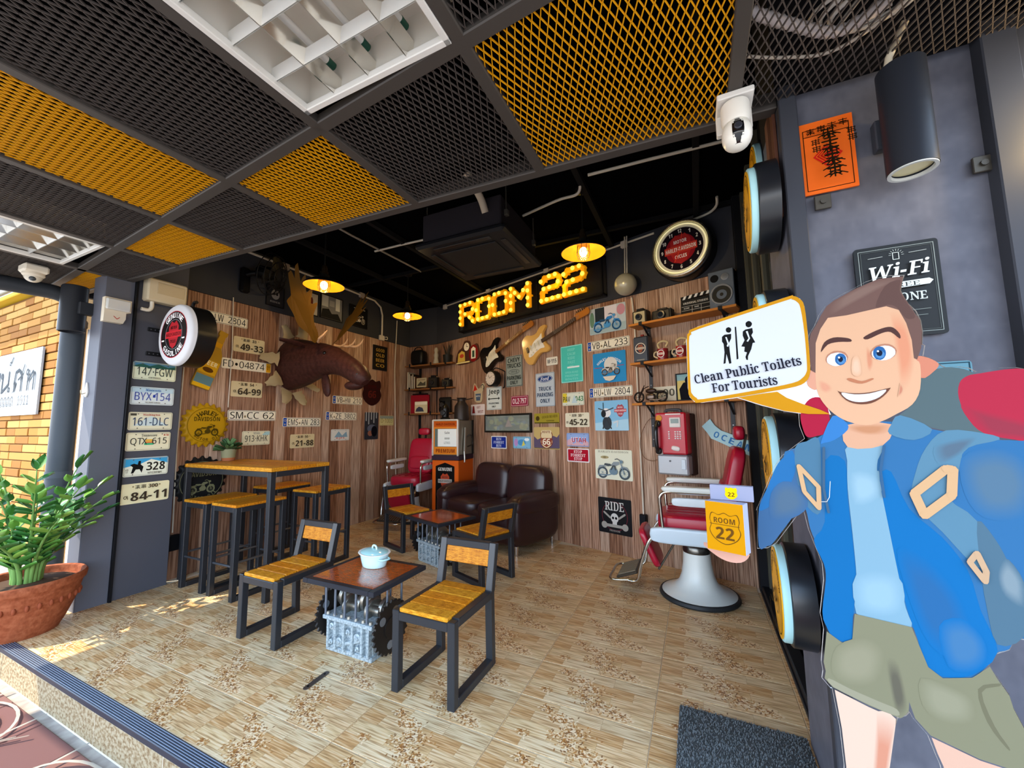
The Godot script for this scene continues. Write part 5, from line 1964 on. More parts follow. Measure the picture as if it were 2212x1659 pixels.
func moose() -> void:
	# wall trophy; local x points out of the wall into the room
	var t := thing("moose_head", "brown leather moose head trophy with wide antlers on the left wall", "trophy", at(Vector3(-4.415, 2.08, -3.14)))
	var brown := tri_mat(noise_tex([[0.0, "2c1713"], [0.5, "3d211c"], [1.0, "4c2c25"]], Vector2i(96, 96), Vector2(4, 4), 61), Vector3(2, 2, 2), "ffffff", 0.45)
	var g := Geo.new()
	loft(g, [[Vector3(0.0, 0.03, 0), 0.2, 0.3, 0.0], [Vector3(0.12, 0.04, 0), 0.21, 0.3, 0.0], [Vector3(0.28, 0.05, 0), 0.19, 0.27, 0.1], [Vector3(0.45, 0.06, 0), 0.165, 0.22, 0.15], [Vector3(0.6, 0.06, 0), 0.15, 0.185, 0.1], [Vector3(0.75, 0.03, 0), 0.13, 0.155, -0.15], [Vector3(0.9, -0.03, 0), 0.11, 0.13, -0.3], [Vector3(1.03, -0.1, 0), 0.1, 0.12, -0.45], [Vector3(1.13, -0.165, 0), 0.1, 0.115, -0.6], [Vector3(1.19, -0.22, 0), 0.085, 0.09, -0.8], [Vector3(1.215, -0.25, 0), 0.04, 0.045, -0.9]])
	var head := part(t, "head", g, brown)
	g = Geo.new()
	g.blob(Vector3(1.05, -0.27, 0), Vector3(0.12, 0.05, 0.07), 0.9, 18, 10)
	part(head, "lower_jaw", g, brown)
	g = Geo.new()
	g.x = Transform3D(Basis(Vector3.BACK, 0.25), Vector3(0.62, -0.24, 0))
	g.blob(Vector3.ZERO, Vector3(0.06, 0.14, 0.03), 0.9, 14, 10)
	part(head, "dewlap", g, brown)
	for s in [-1, 1]:
		g = Geo.new()
		g.blob(Vector3(0.72, 0.1, s * 0.12), Vector3(0.024, 0.022, 0.02), 1.0, 12, 8)
		part(head, "eye", g, mat("0b0908", 0.1))
		g = Geo.new()
		g.blob(Vector3(1.165, -0.16, s * 0.07), Vector3(0.03, 0.022, 0.022), 1.0, 12, 8)
		part(head, "nostril", g, mat("120b0a", 0.3))
		# ear: cupped leaf
		g = Geo.new()
		var rows := []
		for i in 7:
			var f := i / 6.0
			var hw := 0.055 * sin(PI * pow(clampf(f, 0.04, 0.98), 0.8))
			var o := Vector3(0.42 - 0.1 * f, 0.2 + 0.05 * f, s * (0.14 + 0.24 * f))
			rows.append(PackedVector3Array([o + Vector3(-hw, 0.02, 0), o + Vector3(0, -0.02, 0), o + Vector3(hw, 0.02, 0)]))
		g.grid(rows, false)
		part(head, "ear", g, brown)
		# palmate antler, a curved sheet with points
		var horn := mat("6a4710", 0.5)
		pass
		g = Geo.new()
		var out := [Vector2(0.0, 0.0), Vector2(0.12, -0.02), Vector2(0.25, 0.03), Vector2(0.36, 0.02), Vector2(0.44, -0.1), Vector2(0.48, 0.06), Vector2(0.6, -0.02), Vector2(0.6, 0.14), Vector2(0.74, 0.12), Vector2(0.7, 0.24), Vector2(0.86, 0.28), Vector2(0.74, 0.34), Vector2(0.85, 0.46), Vector2(0.68, 0.44), Vector2(0.66, 0.56), Vector2(0.52, 0.44), Vector2(0.36, 0.34), Vector2(0.2, 0.14), Vector2(0.06, 0.08)]
		var bend := Transform3D(Basis(Vector3(0.0, 0.0, 1.0), 0.0), Vector3(0.55, 0.2, s * 0.08))
		var po := closed_curve(out, 3)
		var ix := Geometry2D.triangulate_polygon(po)
		var lift := func(p: Vector2, th: float) -> Vector3:
			# p.x runs out and up to the side, p.y forwards; the sheet cups upwards
			var y := 0.05 + p.x * 0.52 + p.x * p.x * 0.48
			return Vector3(0.02 + 0.36 * p.x - p.y * 0.6 + 0.02 * th, y + th * 0.012 - 0.25 * p.y, s * (p.x * 0.46 + 0.02))
		for i in range(0, ix.size(), 3):
			var a := po[ix[i]]
			var b := po[ix[i + 1]]
			var d := po[ix[i + 2]]
			g.x = bend
			g.t3(lift.call(a, 1), lift.call(b, 1), lift.call(d, 1), Vector3(0.4, 0.6, -s * 0.6))
			g.t3(lift.call(a, -1), lift.call(b, -1), lift.call(d, -1), Vector3(-0.4, -0.6, s * 0.6))
		for i in po.size():
			var a := po[i]
			var b := po[(i + 1) % po.size()]
			g.q(lift.call(a, 1), lift.call(b, 1), lift.call(b, -1), lift.call(a, -1))
		part(t, "antler", g, horn)
		for i in 3:
			g = Geo.new()
			var c := Vector3(0.6 + 0.07 * i, 0.24, s * (0.1 + 0.05 * i))
			g.tube(curve([c, c + Vector3(0.05, -0.01, s * 0.05), c + Vector3(0.12, 0.02, s * 0.06), c + Vector3(0.17, 0.07, s * 0.05)], 5), [0.016, 0.016, 0.015, 0.015, 0.015, 0.014, 0.014, 0.013, 0.013, 0.012, 0.011, 0.01, 0.009, 0.007, 0.005, 0.003], 8)
			part(t, "tine", g, mat("c9a078", 0.45))
	# ragged pale hide behind the neck
	rng.seed = 14
	for i in 9:
		var a := PI * 0.35 + TAU * i / 9.5
		g = Geo.new()
		var rows := []
		var o := Vector3(0.03, 0.03 + sin(a) * 0.33, cos(a) * 0.24)
		var dir := Vector3(0, sin(a), cos(a))
		var sd := Vector3(0, -dir.z, dir.y)
		for j in 6:
			var f := j / 5.0
			var hw := rng.randf_range(0.05, 0.1) * (1.0 - 0.6 * f)
			var c := o + dir * 0.17 * f + Vector3(0.045 + 0.045 * sin(f * 2.4 + i), 0, 0)
			rows.append(PackedVector3Array([c - sd * hw, c + Vector3(0.02, 0, 0), c + sd * hw]))
		g.grid(rows, false)
		part(t, "hide_flap", g, mat("9c8a68", 0.8))

func letter_lines(c: String) -> Array:
	match c:
		"R": return [[0, 0, 0, 1, 0.8, 1, 1, 0.86, 1, 0.62, 0.8, 0.48, 0, 0.48], [0.5, 0.48, 1, 0]]
		"O": return [[0.14, 0, 0.86, 0, 1, 0.12, 1, 0.88, 0.86, 1, 0.14, 1, 0, 0.88, 0, 0.12, 0.14, 0]]
		"M": return [[0, 0, 0, 1, 0.5, 0.5, 1, 1, 1, 0]]
	return [[0, 0.86, 0.16, 1, 0.84, 1, 1, 0.88, 1, 0.64, 0.84, 0.52, 0.16, 0.5, 0, 0.36, 0, 0, 1, 0]]

func marquee() -> void:
	var t := thing("marquee_sign", "lit yellow bulb sign reading ROOM 22 in a black frame", "light sign", bw(0, 0, 0.005))
	var black := mat("0e0e11", 0.45)
	var g := Geo.new()
	g.box(Vector3(-1.61, 3.0, 0.006), Vector3(2.49, 0.47, 0.012), 0.003)
	part(t, "back_panel", g, mat("17171b", 0.5))
	for y in [2.785, 3.225]:
		g = Geo.new()
		g.box(Vector3(-1.61, y, 0.09), Vector3(2.49, 0.022, 0.022), 0.003)
		part(t, "rail", g, black)
	for x in [-2.845, -2.0, -1.3, -0.375]:
		g = Geo.new()
		g.box(Vector3(x, 3.005, 0.09), Vector3(0.022, 0.46, 0.022), 0.003)
		g.box(Vector3(x, 2.785, 0.05), Vector3(0.022, 0.022, 0.1), 0.003)
		g.box(Vector3(x, 3.225, 0.05), Vector3(0.022, 0.022, 0.1), 0.003)
		part(t, "strut", g, black)
	var lit := glow("f09c00", 0.12)
	var bulb_m := glow("fff04a", 0.55)
	g = Geo.new()
	g.blob(Vector3.ZERO, Vector3(0.025, 0.025, 0.02), 1.0, 12, 8)
	var bulb := g.mesh()
	var word := "ROOM22"
	var xs := [[-2.76, -2.48], [-2.4, -2.13], [-2.055, -1.805], [-1.71, -1.415], [-1.195, -0.935], [-0.85, -0.59]]
	for i in 6:
		g = Geo.new()
		var spots := []
		for ln in letter_lines(word[i]):
			var pts := []
			for j in range(0, ln.size(), 2):
				pts.append(Vector3(lerpf(xs[i][0], xs[i][1], ln[j]), 2.875 + 0.285 * ln[j + 1], 0.115))
			for j in pts.size() - 1:
				var d: Vector3 = pts[j + 1] - pts[j]
				g.bar(pts[j] - d.normalized() * 0.028, pts[j + 1] + d.normalized() * 0.028, 0.056, 0.05 - 0.0008 * j, 0.006, Vector3.BACK.cross(d))
				g.box((pts[j] + pts[j + 1]) * 0.5 - Vector3(0, 0, 0.04), Vector3(0.02, 0.02, 0.06))
			for j in pts.size() - 1:
				var d: Vector3 = pts[j + 1] - pts[j]
				var m := maxi(1, int(round(d.length() / 0.1)))
				for q in m:
					spots.append(pts[j] + d * (q / float(m)))
			spots.append(pts[-1])
		var lt := part(t, "letter", g, lit)
		var kept := []
		for s in spots:
			var ok := true
			for o in kept:
				if s.distance_to(o) < 0.075:
					ok = false
			if ok:
				kept.append(s)
				shape(lt, "bulb", bulb, bulb_m, Transform3D(Basis(), s + Vector3(0, 0, 0.032)))
	for x in [-2.3, -0.9]:
		var l := OmniLight3D.new()
		l.light_color = Color("ffcf4a")
		l.light_energy = 0.03
		l.light_size = 0.15
		l.omni_range = 8.0
		l.omni_attenuation = 2.0
		l.shadow_enabled = true
		t.add_child(l)
		l.position = Vector3(x, 3.0, 0.24)

func guitar(label: String, xf: Transform3D, body_c, guard_c, neck_c, head_c) -> void:
	# neck runs along local +x, body centred at the origin
	var t := thing("electric_guitar", label, "guitar", xf, "electric guitars hung on the plank wall")
	var g := Geo.new()
	var o := [Vector2(-0.2, 0.03), Vector2(-0.17, 0.13), Vector2(-0.09, 0.16), Vector2(-0.01, 0.125), Vector2(0.06, 0.12), Vector2(0.13, 0.155), Vector2(0.205, 0.145), Vector2(0.2, 0.115), Vector2(0.15, 0.085), Vector2(0.135, 0.03), Vector2(0.14, -0.03), Vector2(0.165, -0.07), Vector2(0.17, -0.115), Vector2(0.12, -0.13), Vector2(0.04, -0.105), Vector2(-0.04, -0.125), Vector2(-0.12, -0.165), Vector2(-0.185, -0.13), Vector2(-0.21, -0.05)]
	for i in o.size():
		o[i] = o[i] * Vector2(1.1, 1.22)
	var po := closed_curve(o, 4)
	g.prism(po, 0.0, 0.034)
	var inner := PackedVector2Array()
	for p in po:
		inner.append(p * 0.965)
	g.prism(inner, 0.034, 0.04)
	var body := part(t, "body", g, mat(body_c, 0.15))
	g = Geo.new()
	g.prism(closed_curve([Vector2(0.13, 0.05), Vector2(0.14, 0.1), Vector2(0.09, 0.075), Vector2(0.0, 0.06), Vector2(-0.06, 0.02), Vector2(-0.12, -0.03), Vector2(-0.15, -0.09), Vector2(-0.1, -0.105), Vector2(-0.03, -0.085), Vector2(0.06, -0.075), Vector2(0.125, -0.09), Vector2(0.12, -0.03)], 3), 0.04, 0.043)
	part(body, "pickguard", g, mat(guard_c, 0.3))
	for x in [-0.075, -0.01, 0.055]:
		g = Geo.new()
		g.box(Vector3(x, 0.0, 0.047), Vector3(0.02, 0.075, 0.01), 0.004)
		part(body, "pickup", g, mat("e6dcc0", 0.4))
	g = Geo.new()
	g.box(Vector3(-0.135, 0.0, 0.046), Vector3(0.035, 0.075, 0.012), 0.003)
	part(body, "bridge", g, mat("3a3836", 0.3, 0.8))
	for p in [[-0.06, -0.07], [-0.1, -0.085], [0.0, -0.065]]:
		g = Geo.new()
		g.disc_z(Vector3(p[0], p[1], 0), 0.011, 0.043, 0.058, 14, 0.003)
		part(body, "knob", g, mat("ded6c0", 0.35))
	g = Geo.new()
	g.box(Vector3(0.39, 0, 0.046), Vector3(0.56, 0.05, 0.02), 0.006)
	var neck := part(t, "neck", g, mat(neck_c, 0.35))
	g = Geo.new()
	for i in 18:
		g.box(Vector3(0.64 - 0.5 * (1.0 - pow(0.944, i)), 0, 0.057), Vector3(0.002, 0.048, 0.002))
	part(neck, "frets", g, mat("b9b4a8", 0.3, 0.8))
	g = Geo.new()
	g.prism(closed_curve([Vector2(0.66, -0.024), Vector2(0.72, -0.03), Vector2(0.82, -0.04), Vector2(0.855, -0.025), Vector2(0.86, 0.015), Vector2(0.84, 0.04), Vector2(0.78, 0.035), Vector2(0.7, 0.045), Vector2(0.66, 0.024)], 3), 0.036, 0.052)
	var head := part(t, "headstock", g, mat(head_c, 0.3))
	for i in 6:
		g = Geo.new()
		g.tube([Vector3(0.7 + 0.026 * i, 0.036, 0.044), Vector3(0.7 + 0.026 * i, 0.062, 0.044)], 0.006, 8)
		g.blob(Vector3(0.7 + 0.026 * i, 0.068, 0.044), Vector3(0.008, 0.01, 0.005), 1.0, 8, 6)
		part(head, "tuning_peg", g, mat("57493a", 0.3, 0.8))
	g = Geo.new()
	for i in 6:
		g.tube([Vector3(-0.13, -0.022 + 0.009 * i, 0.056), Vector3(0.72, -0.018 + 0.0072 * i, 0.0605)], 0.0007, 4, false)
	part(t, "strings", g, mat("a8a49a", 0.3, 0.8))

func build_back_wall_things() -> void:
	marquee()
	var p := 0.004
	guitar("black electric guitar with pale guard on the plank wall", bw(-2.2, 2.33, 0.012, 23), "0d0d0f", "d9d2bc", "8a5420", "a8621c")
	guitar("cream electric guitar with white guard on the plank wall", bw(-1.38, 2.36, 0.012, 20), "d9a85a", "e9e2d4", "4a3224", "b06a22")
	var t := thing("picture_cutout", "cut out tin sign with clock and petrol pumps beside the black guitar", "sign", bw(-2.764, 2.474, p))
	var g := Geo.new()
	var po := closed_curve([Vector2(-0.26, -0.16), Vector2(-0.22, 0.02), Vector2(-0.12, 0.08), Vector2(-0.06, 0.17), Vector2(0.05, 0.16), Vector2(0.1, 0.07), Vector2(0.22, 0.1), Vector2(0.27, 0.0), Vector2(0.26, -0.13), Vector2(0.0, -0.18)], 4)
	g.prism(po, 0, 0.01)
	part(t, "panel", g, mat("4a2a20", 0.5))
	var k := Ink.new()
	k.z = 0.0105
	k.ell("7a1c1c", 0.15, -0.04, 0.1, 0.13)
	k.ell("e8dcc8", -0.01, 0.08, 0.075, 0.075)
	k.ring("3a241c", -0.01, 0.08, 0.075, 0.075, 0.012)
	k.line("3a241c", [-0.01, 0.08, -0.01, 0.13], 0.008)
	k.line("3a241c", [-0.01, 0.08, 0.025, 0.08], 0.008)
	k.flat("c9a84a", [-0.22, -0.14, -0.04, -0.14, -0.05, 0.0, -0.12, 0.03, -0.2, -0.01])
	k.ell("b8452c", -0.12, -0.05, 0.05, 0.03)
	k.flat("e2d8c4", [0.1, -0.12, 0.2, -0.12, 0.2, 0.03, 0.15, 0.06, 0.1, 0.03])
	k.rect("2f4a3a", 0.125, -0.1, 0.175, 0.0)
	k.line("e2d090", [-0.24, -0.155, 0.06, -0.155], 0.02)
	print_on(t, k)
	board("truck_parking_sign", "grey tin sign CHEVY TRUCKS PARKING ONLY beside the black guitar", "sign", bw(-1.8, 2.08, p), 0.3, 0.42, "8f968c", func(s: Ink):
		s.line("2a2d2c", [-0.14, -0.2, 0.14, -0.2, 0.14, 0.2, -0.14, 0.2], 0.006, true)
		s.text("15181a", "CHEVY", 0, 0.15, 0.22, 0.06)
		s.text("15181a", "TRUCKS", 0, 0.075, 0.25, 0.06)
		s.ring("5a605c", 0, -0.01, 0.1, 0.035, 0.008)
		s.text("5a605c", "1918", 0, -0.01, 0.12, 0.03)
		s.text("15181a", "PARKING", 0, -0.09, 0.25, 0.055)
		s.text("15181a", "ONLY", 0, -0.155, 0.14, 0.05))
	board("jeep_parking_sign", "white tin sign reading Jeep with an arrow under the round clock", "sign", bw(-2.19, 1.735, p), 0.3, 0.32, "cfd3cc", func(s: Ink):
		s.line("6a6e6a", [-0.14, -0.15, 0.14, -0.15, 0.14, 0.15, -0.14, 0.15], 0.004, true)
		s.text("2c302e", "Jeep", 0, 0.085, 0.22, 0.09)
		s.line("2c302e", [-0.1, -0.005, 0.1, -0.005], 0.012)
		s.flat("2c302e", [-0.12, -0.005, -0.09, 0.018, -0.09, -0.028])
		s.flat("2c302e", [0.12, -0.005, 0.09, 0.018, 0.09, -0.028])
		s.text("4a4e4c", "PARKING", 0, -0.07, 0.2, 0.025)
		s.text("4a4e4c", "ONLY", 0, -0.115, 0.08, 0.025))
	t = thing("neon_boot_sign", "small cut out sign with a red pointed cowboy hat", "sign", bw(-2.506, 1.84, p))
	g = Geo.new()
	g.prism(closed_curve([Vector2(-0.08, -0.13), Vector2(0.06, -0.14), Vector2(0.08, 0.0), Vector2(0.13, 0.1), Vector2(0.08, 0.13), Vector2(0.0, 0.05), Vector2(-0.09, 0.14), Vector2(-0.13, 0.04), Vector2(-0.09, 0.0)], 4), 0, 0.006)
	part(t, "panel", g, mat("b8a684", 0.5))
	k = Ink.new()
	k.z = 0.0068
	k.flat("b52a1c", [-0.12, 0.02, -0.085, 0.125, -0.03, 0.04])
	k.ring("2f3a3a", 0.08, 0.07, 0.035, 0.045, 0.012, -1.0, 3.5)
	k.flat("4a5a70", [-0.07, -0.02, 0.05, -0.02, 0.03, -0.12, -0.05, -0.12])
	k.text("d9d2c0", "MOTEL", -0.01, -0.055, 0.09, 0.022)
	print_on(t, k)
	board("get_west_sign", "small white plate with red emblem reading GET WEST", "sign", bw(-2.531, 1.588, p), 0.3, 0.155, "d8c9c2", func(s: Ink):
		s.flat("8a2420", [-0.12, -0.05, -0.06, -0.05, -0.075, 0.05, -0.09, 0.06, -0.105, 0.05])
		s.text("8a4a40", "GET", 0.02, 0.035, 0.08, 0.035)
		s.text("8a4a40", "WEST", 0.06, -0.03, 0.12, 0.04))
	board("small_number_plate", "dark pink plate reading OLZ 797 under the tin parking sign", "number plate", bw(-1.71, 1.674, p), 0.305, 0.14, "8f1f3c", func(s: Ink):
		s.text("e6d2d0", "OLZ·797", 0, 0, 0.24, 0.07)
		s.line("d8b8b8", [-0.14, -0.058, 0.14, -0.058, 0.14, 0.058, -0.14, 0.058], 0.005, true), "number plates on the walls")
	board("truck_parking_sign", "white tin sign with blue oval reading FORD TRUCK PARKING ONLY", "sign", bw(-1.276, 1.794, p), 0.3, 0.42, "b9c2c8", func(s: Ink):
		s.line("7f8a94", [-0.143, -0.203, 0.143, -0.203, 0.143, 0.203, -0.143, 0.203], 0.005, true)
		s.ell("22407a", 0, 0.135, 0.12, 0.045, 0, 28)
		s.ring("dfe4e8", 0, 0.135, 0.113, 0.039, 0.004)
		s.text("e8ecf0", "Ford", 0, 0.135, 0.13, 0.045, "s", 0, 0.3)
		s.text("2a3c58", "TRUCK", 0, 0.01, 0.2, 0.05)
		s.text("2a3c58", "PARKING", 0, -0.065, 0.25, 0.05)
		s.text("2a3c58", "ONLY", 0, -0.14, 0.15, 0.05), "", 0.012, 0.004)
	board("tiny_number_plate", "tiny white plate reading W 115 beside the turquoise sign", "number plate", bw(-1.159, 2.138, p), 0.175, 0.1, "ddd8c8", func(s: Ink):
		s.text("3a3a38", "W·115", 0, 0, 0.14, 0.05))
	board("turquoise_sign", "tall turquoise sign with faded pale writing on the plank wall", "sign", bw(-0.869, 2.07, p), 0.31, 0.44, "48c2b4", func(s: Ink):
		s.line("b4e4dc", [-0.147, -0.212, 0.147, -0.212, 0.147, 0.212, -0.147, 0.212], 0.006, true)
		for i in 5:
			s.text("7fd8cc", ["KEEP", "CALM", "RIDE", "FAST", "ON"][i], 0, 0.17 - 0.05 * i, [0.1, 0.11, 0.1, 0.1, 0.05][i], 0.032)
		s.rect("dfeeea", -0.06, -0.05, 0.11, -0.03)
		for i in 3:
			s.text("7fd8cc", ["OPEN ROAD", "FREEDOM", "ROUTES"][i], 0, -0.1 - 0.04 * i, 0.18, 0.024))
	usplate("white and yellow plate reading PAV 043 under the turquoise sign", bw(-0.863, 1.655, p), "d6d8c4", "", "", "", "3a3a38", func(s: Ink):
		s.rect("d9c23a", -0.15, -0.04, -0.085, 0.073)
		s.text("4a4a30", "PAV", -0.09, 0, 0.1, 0.06)
		s.text("3f7a50", "043", 0.085, 0, 0.11, 0.06)
		s.flat("b8ccd0", [-0.02, -0.05, 0.02, 0.05, 0.06, -0.05]))
	t = thing("glazed_picture", "long glazed picture of a green landscape above the sofa", "picture", bw(-1.93, 1.386, p))
	g = Geo.new()
	for s in [-1, 1]:
		g.box(Vector3(s * 0.42, 0, 0.015), Vector3(0.025, 0.25, 0.03), 0.003)
		g.box(Vector3(0, s * 0.113, 0.015), Vector3(0.815, 0.024, 0.03), 0.003)
	part(t, "frame", g, mat("1e1b16", 0.4))
	g = Geo.new()
	g.box(Vector3(0, 0, 0.006), Vector3(0.83, 0.22, 0.01))
	part(t, "sheet", g, mat("3d4526", 0.5))
	k = Ink.new()
	k.z = 0.0115
	rng.seed = 2
	for i in 34:
		k.ell(["56602c", "6d7236", "2c3420", "7f7a44", "4a5a54"][i % 5], rng.randf_range(-0.36, 0.36), rng.randf_range(-0.07, 0.07), rng.randf_range(0.02, 0.06), rng.randf_range(0.012, 0.035), 0, 10)
	k.flat("8a6f5c", [-0.03, -0.05, 0.03, 0.06, 0.1, -0.05])
	print_on(t, k)
	var gl := StandardMaterial3D.new()
	gl.albedo_color = Color(0.9, 0.95, 0.95, 0.12)
	gl.transparency = BaseMaterial3D.TRANSPARENCY_ALPHA
	gl.roughness = 0.05
	g = Geo.new()
	g.box(Vector3(0, 0, 0.0275), Vector3(0.815, 0.2, 0.002))
	part(t, "glass", g, gl)
	board("mustard_sign", "mustard tin sign with a dark emblem above the road map sign", "sign", bw(-1.263, 1.437, p), 0.39, 0.125, "9a8a2a", func(s: Ink):
		s.ell("4a3c1a", -0.14, 0, 0.03, 0.03)
		s.text("5a4c1c", "GOOD ROADS", 0.05, 0.02, 0.24, 0.03, "s", 0.06)
		s.text("5a4c1c", "GARAGE", 0.06, -0.03, 0.12, 0.018)
		s.rect("3a3418", -0.19, -0.06, 0.19, -0.05))
	board("route_sign", "tan and violet tin sign with a ROUTE 66 shield", "sign", bw(-1.27, 1.195, p), 0.4, 0.27, "bfa468", func(s: Ink):
		s.flat("5c5068", [-0.198, -0.12, -0.198, 0.02, -0.14, -0.02, -0.09, 0.0, -0.05, -0.02, 0.05, -0.02, 0.1, 0.03, 0.16, 0.01, 0.198, 0.05, 0.198, -0.12])
		var q := PackedVector2Array()
		for v in route_shield(0.19):
			q.append(v + Vector2(0, -0.02))
		s.poly("7a3426", q)
		for i in q.size():
			q[i] = (q[i] - Vector2(0, -0.02)) * 0.9 + Vector2(0, -0.02)
		s.poly("dcc8a0", q)
		s.poly("8a4030", [Vector2(-0.085, 0.0), Vector2(0.085, 0.0), Vector2(0.08, -0.07), Vector2(0.0, -0.11), Vector2(-0.08, -0.07)])
		s.text("f0e4cc", "66", 0, -0.045, 0.12, 0.075)
		s.rrect("dcc8a0", 0.16, 0.045, 0.02, 0, 0.075)
		s.text("7a3426", "ROUTE", 0, 0.075, 0.12, 0.028)
		s.line("5a4a30", [-0.19, -0.125, 0.19, -0.125], 0.006))
	board("film_plate", "blue plate reading RUN FORREST RUN below the long picture", "plate", bw(-2.102, 1.127, p), 0.3, 0.17, "dcdad8", func(s: Ink):
		s.rrect("1f2f86", 0.275, 0.145, 0.01)
		for i in 3:
			s.text("c9cfe6", ["RUN", "FORREST", "RUN"][i], 0, 0.045 - 0.045 * i, [0.1, 0.2, 0.1][i], 0.034, "s"))
	usplate("light blue plate with a colourful map picture below the long picture", bw(-1.68, 1.132, p), "7fb4d2", "", "", "", "3a3a38", func(s: Ink):
		s.ell("b48cc0", -0.1, 0.0, 0.035, 0.05)
		s.ell("4f8fc4", 0.0, 0.0, 0.07, 0.04)
		s.flat("d6cc5a", [0.0, -0.05, 0.03, 0.03, 0.06, -0.03])
		s.ell("e6eef2", 0.09, 0.04, 0.04, 0.02))
	japan("cream plate reading 45-22 in the column of plates right of the sofa", bw(-0.815, 1.409, p), "33", "45-22", "ded6bc")
	usplate("pink and blue plate with red rock arches and the word UTAH", bw(-0.816, 1.182, p), "8fa8d8", "", "", "", "c4545c", func(s: Ink):
		s.flat("d2a8b0", [-0.15, -0.07, -0.15, -0.01, -0.1, 0.01, -0.06, -0.05, 0.0, -0.02, 0.06, -0.05, 0.1, 0.0, 0.15, -0.03, 0.15, -0.07])
		s.text("e6d8dc", "UTAH", 0.01, 0.0, 0.2, 0.06)
		s.text("b83c48", "UTAH", 0.015, -0.004, 0.19, 0.05))
	board("film_plate", "red plate reading STOP FORREST STOP right of the sofa", "plate", bw(-0.816, 1.006, p), 0.3, 0.155, "e0d8d8", func(s: Ink):
		s.rrect("a81c2c", 0.275, 0.13, 0.01)
		for i in 3:
			s.text("ecdcdc", ["STOP", "FORREST", "STOP"][i], 0, 0.04 - 0.04 * i, [0.11, 0.2, 0.11][i], 0.032, "s"))
	# motorcycle posters
	board("motorcycle_poster", "poster of a blue motorcycle in front of a white house", "poster", bw(-0.38, 2.514, p), 0.45, 0.3, "b8c4c8", func(s: Ink):
		s.rect("2e3238", -0.15, -0.02, -0.03, 0.145)
		s.rect("d9d4dc", -0.03, 0.0, 0.12, 0.145)
		s.ell("c08a98", 0.17, 0.08, 0.05, 0.06)
		s.flat("9fb4b8", [-0.22, -0.145, 0.22, -0.145, 0.22, -0.06, -0.22, -0.08])
		s.ell("6a8a70", -0.19, 0.02, 0.03, 0.09)
		bike(s, 0.0, -0.03, 0.17, "2f7cc4", "4f94cc", "2a4a6c"), "motorcycle posters")
	euro("long plate VB AL 233 with blue end below the blue motorcycle poster", bw(-0.384, 2.235, p), "VB AL 233")
	board("motorcycle_poster", "bright blue square sign with a grey touring motorcycle", "poster", bw(-0.379, 1.976, p), 0.4, 0.335, "1f86c0", func(s: Ink):
		s.arc("d8e0e4", "HARLEY-DAVIDSON", 0.0, -0.1, 0.2, 90, 92, 0.018, 0.028)
		s.ell("d6d2ca", 0.02, 0.03, 0.08, 0.08)
		s.rect("b04048", -0.18, 0.0, -0.08, 0.006)
		s.rect("b04048", 0.1, 0.005, 0.18, 0.011)
		bike(s, 0.02, -0.02, 0.11, "c9bfb0", "8a8078", "3a3230")
		s.flat("d9cdb8", [-0.07, -0.1, 0.09, -0.1, 0.06, -0.14, 0.01, -0.155, -0.04, -0.14]), "motorcycle posters")
	euro("long plate HU LW 2804 with blue end below the bright blue sign", bw(-0.378, 1.706, p), "HU LW 2804")
	board("motorcycle_poster", "pale blue poster of a motorcycle seen from the front with red emblem", "poster", bw(-0.376, 1.449, p), 0.4, 0.325, "7fb8dc", func(s: Ink):
		s.flat("a8d0e6", [-0.2, -0.16, 0.2, -0.16, 0.2, -0.04, -0.2, -0.08])
		shield(s, 0.11, 0.05, 0.07, "b8404a", "f0e0e0", "a8505a")
		s.ell("3a4048", -0.05, -0.08, 0.055, 0.075)
		s.ell("e0e0e0", -0.06, 0.03, 0.06, 0.05)
		s.ell("2a2c30", -0.09, 0.02, 0.03, 0.04)
		s.line("4a5058", [-0.15, 0.08, -0.06, 0.05, 0.03, 0.08], 0.012)
		s.line("3a3c40", [-0.1, -0.14, -0.06, -0.02, 0.0, -0.14], 0.014)
		s.line("cfd4d8", [0.03, -0.08, 0.08, -0.06, 0.07, -0.12], 0.014)
		s.line("2c3238", [-0.09, 0.06, -0.09, 0.14], 0.008), "motorcycle posters")
	board("motorcycle_poster", "cream poster with a drawn chrome motorcycle low on the wall", "poster", bw(-0.373, 0.926, p), 0.435, 0.315, "dcdcc6", func(s: Ink):
		s.text("8a8a78", "HARLEY-DAVIDSON", 0, 0.135, 0.36, 0.02, "s")
		s.ell("a89a70", -0.1, 0.075, 0.05, 0.016)
		s.text("5a523a", "HD", -0.1, 0.075, 0.03, 0.02)
		bike(s, 0.0, -0.03, 0.19, "8a9498", "6f8694", "4a5256"), "motorcycle posters")
	board("skull_poster", "black poster reading RIDE with a skull biker near the floor", "poster", bw(-0.381, 0.392, p), 0.385, 0.365, "121215", func(s: Ink):
		s.ring("6a2a34", 0, 0, 0.15, 0.15, 0.006)
		s.text("c8c4be", "RIDE", 0, 0.1, 0.22, 0.09, "s")
		s.ell("c8c4be", 0, -0.02, 0.045, 0.05)
		s.rect("c8c4be", -0.025, -0.09, 0.025, -0.05)
		s.ell("121215", -0.018, -0.02, 0.013, 0.014)
		s.ell("121215", 0.018, -0.02, 0.013, 0.014)
		s.line("9a968e", [-0.12, 0.03, -0.05, -0.02], 0.02)
		s.line("9a968e", [0.12, 0.03, 0.05, -0.02], 0.02)
		s.line("9a968e", [-0.14, -0.1, 0.14, -0.1], 0.03)
		s.ell("9a968e", -0.12, -0.1, 0.035, 0.035)
		s.ell("9a968e", 0.12, -0.1, 0.035, 0.035)
		s.text("8a867e", "FREEDOM", 0, -0.15, 0.12, 0.018))
	# round station clock on a bracket
	t = thing("station_clock", "round black station clock on a scrolled wall bracket", "clock", bw(-2.09, 1.995, 0.004))
	g = Geo.new()
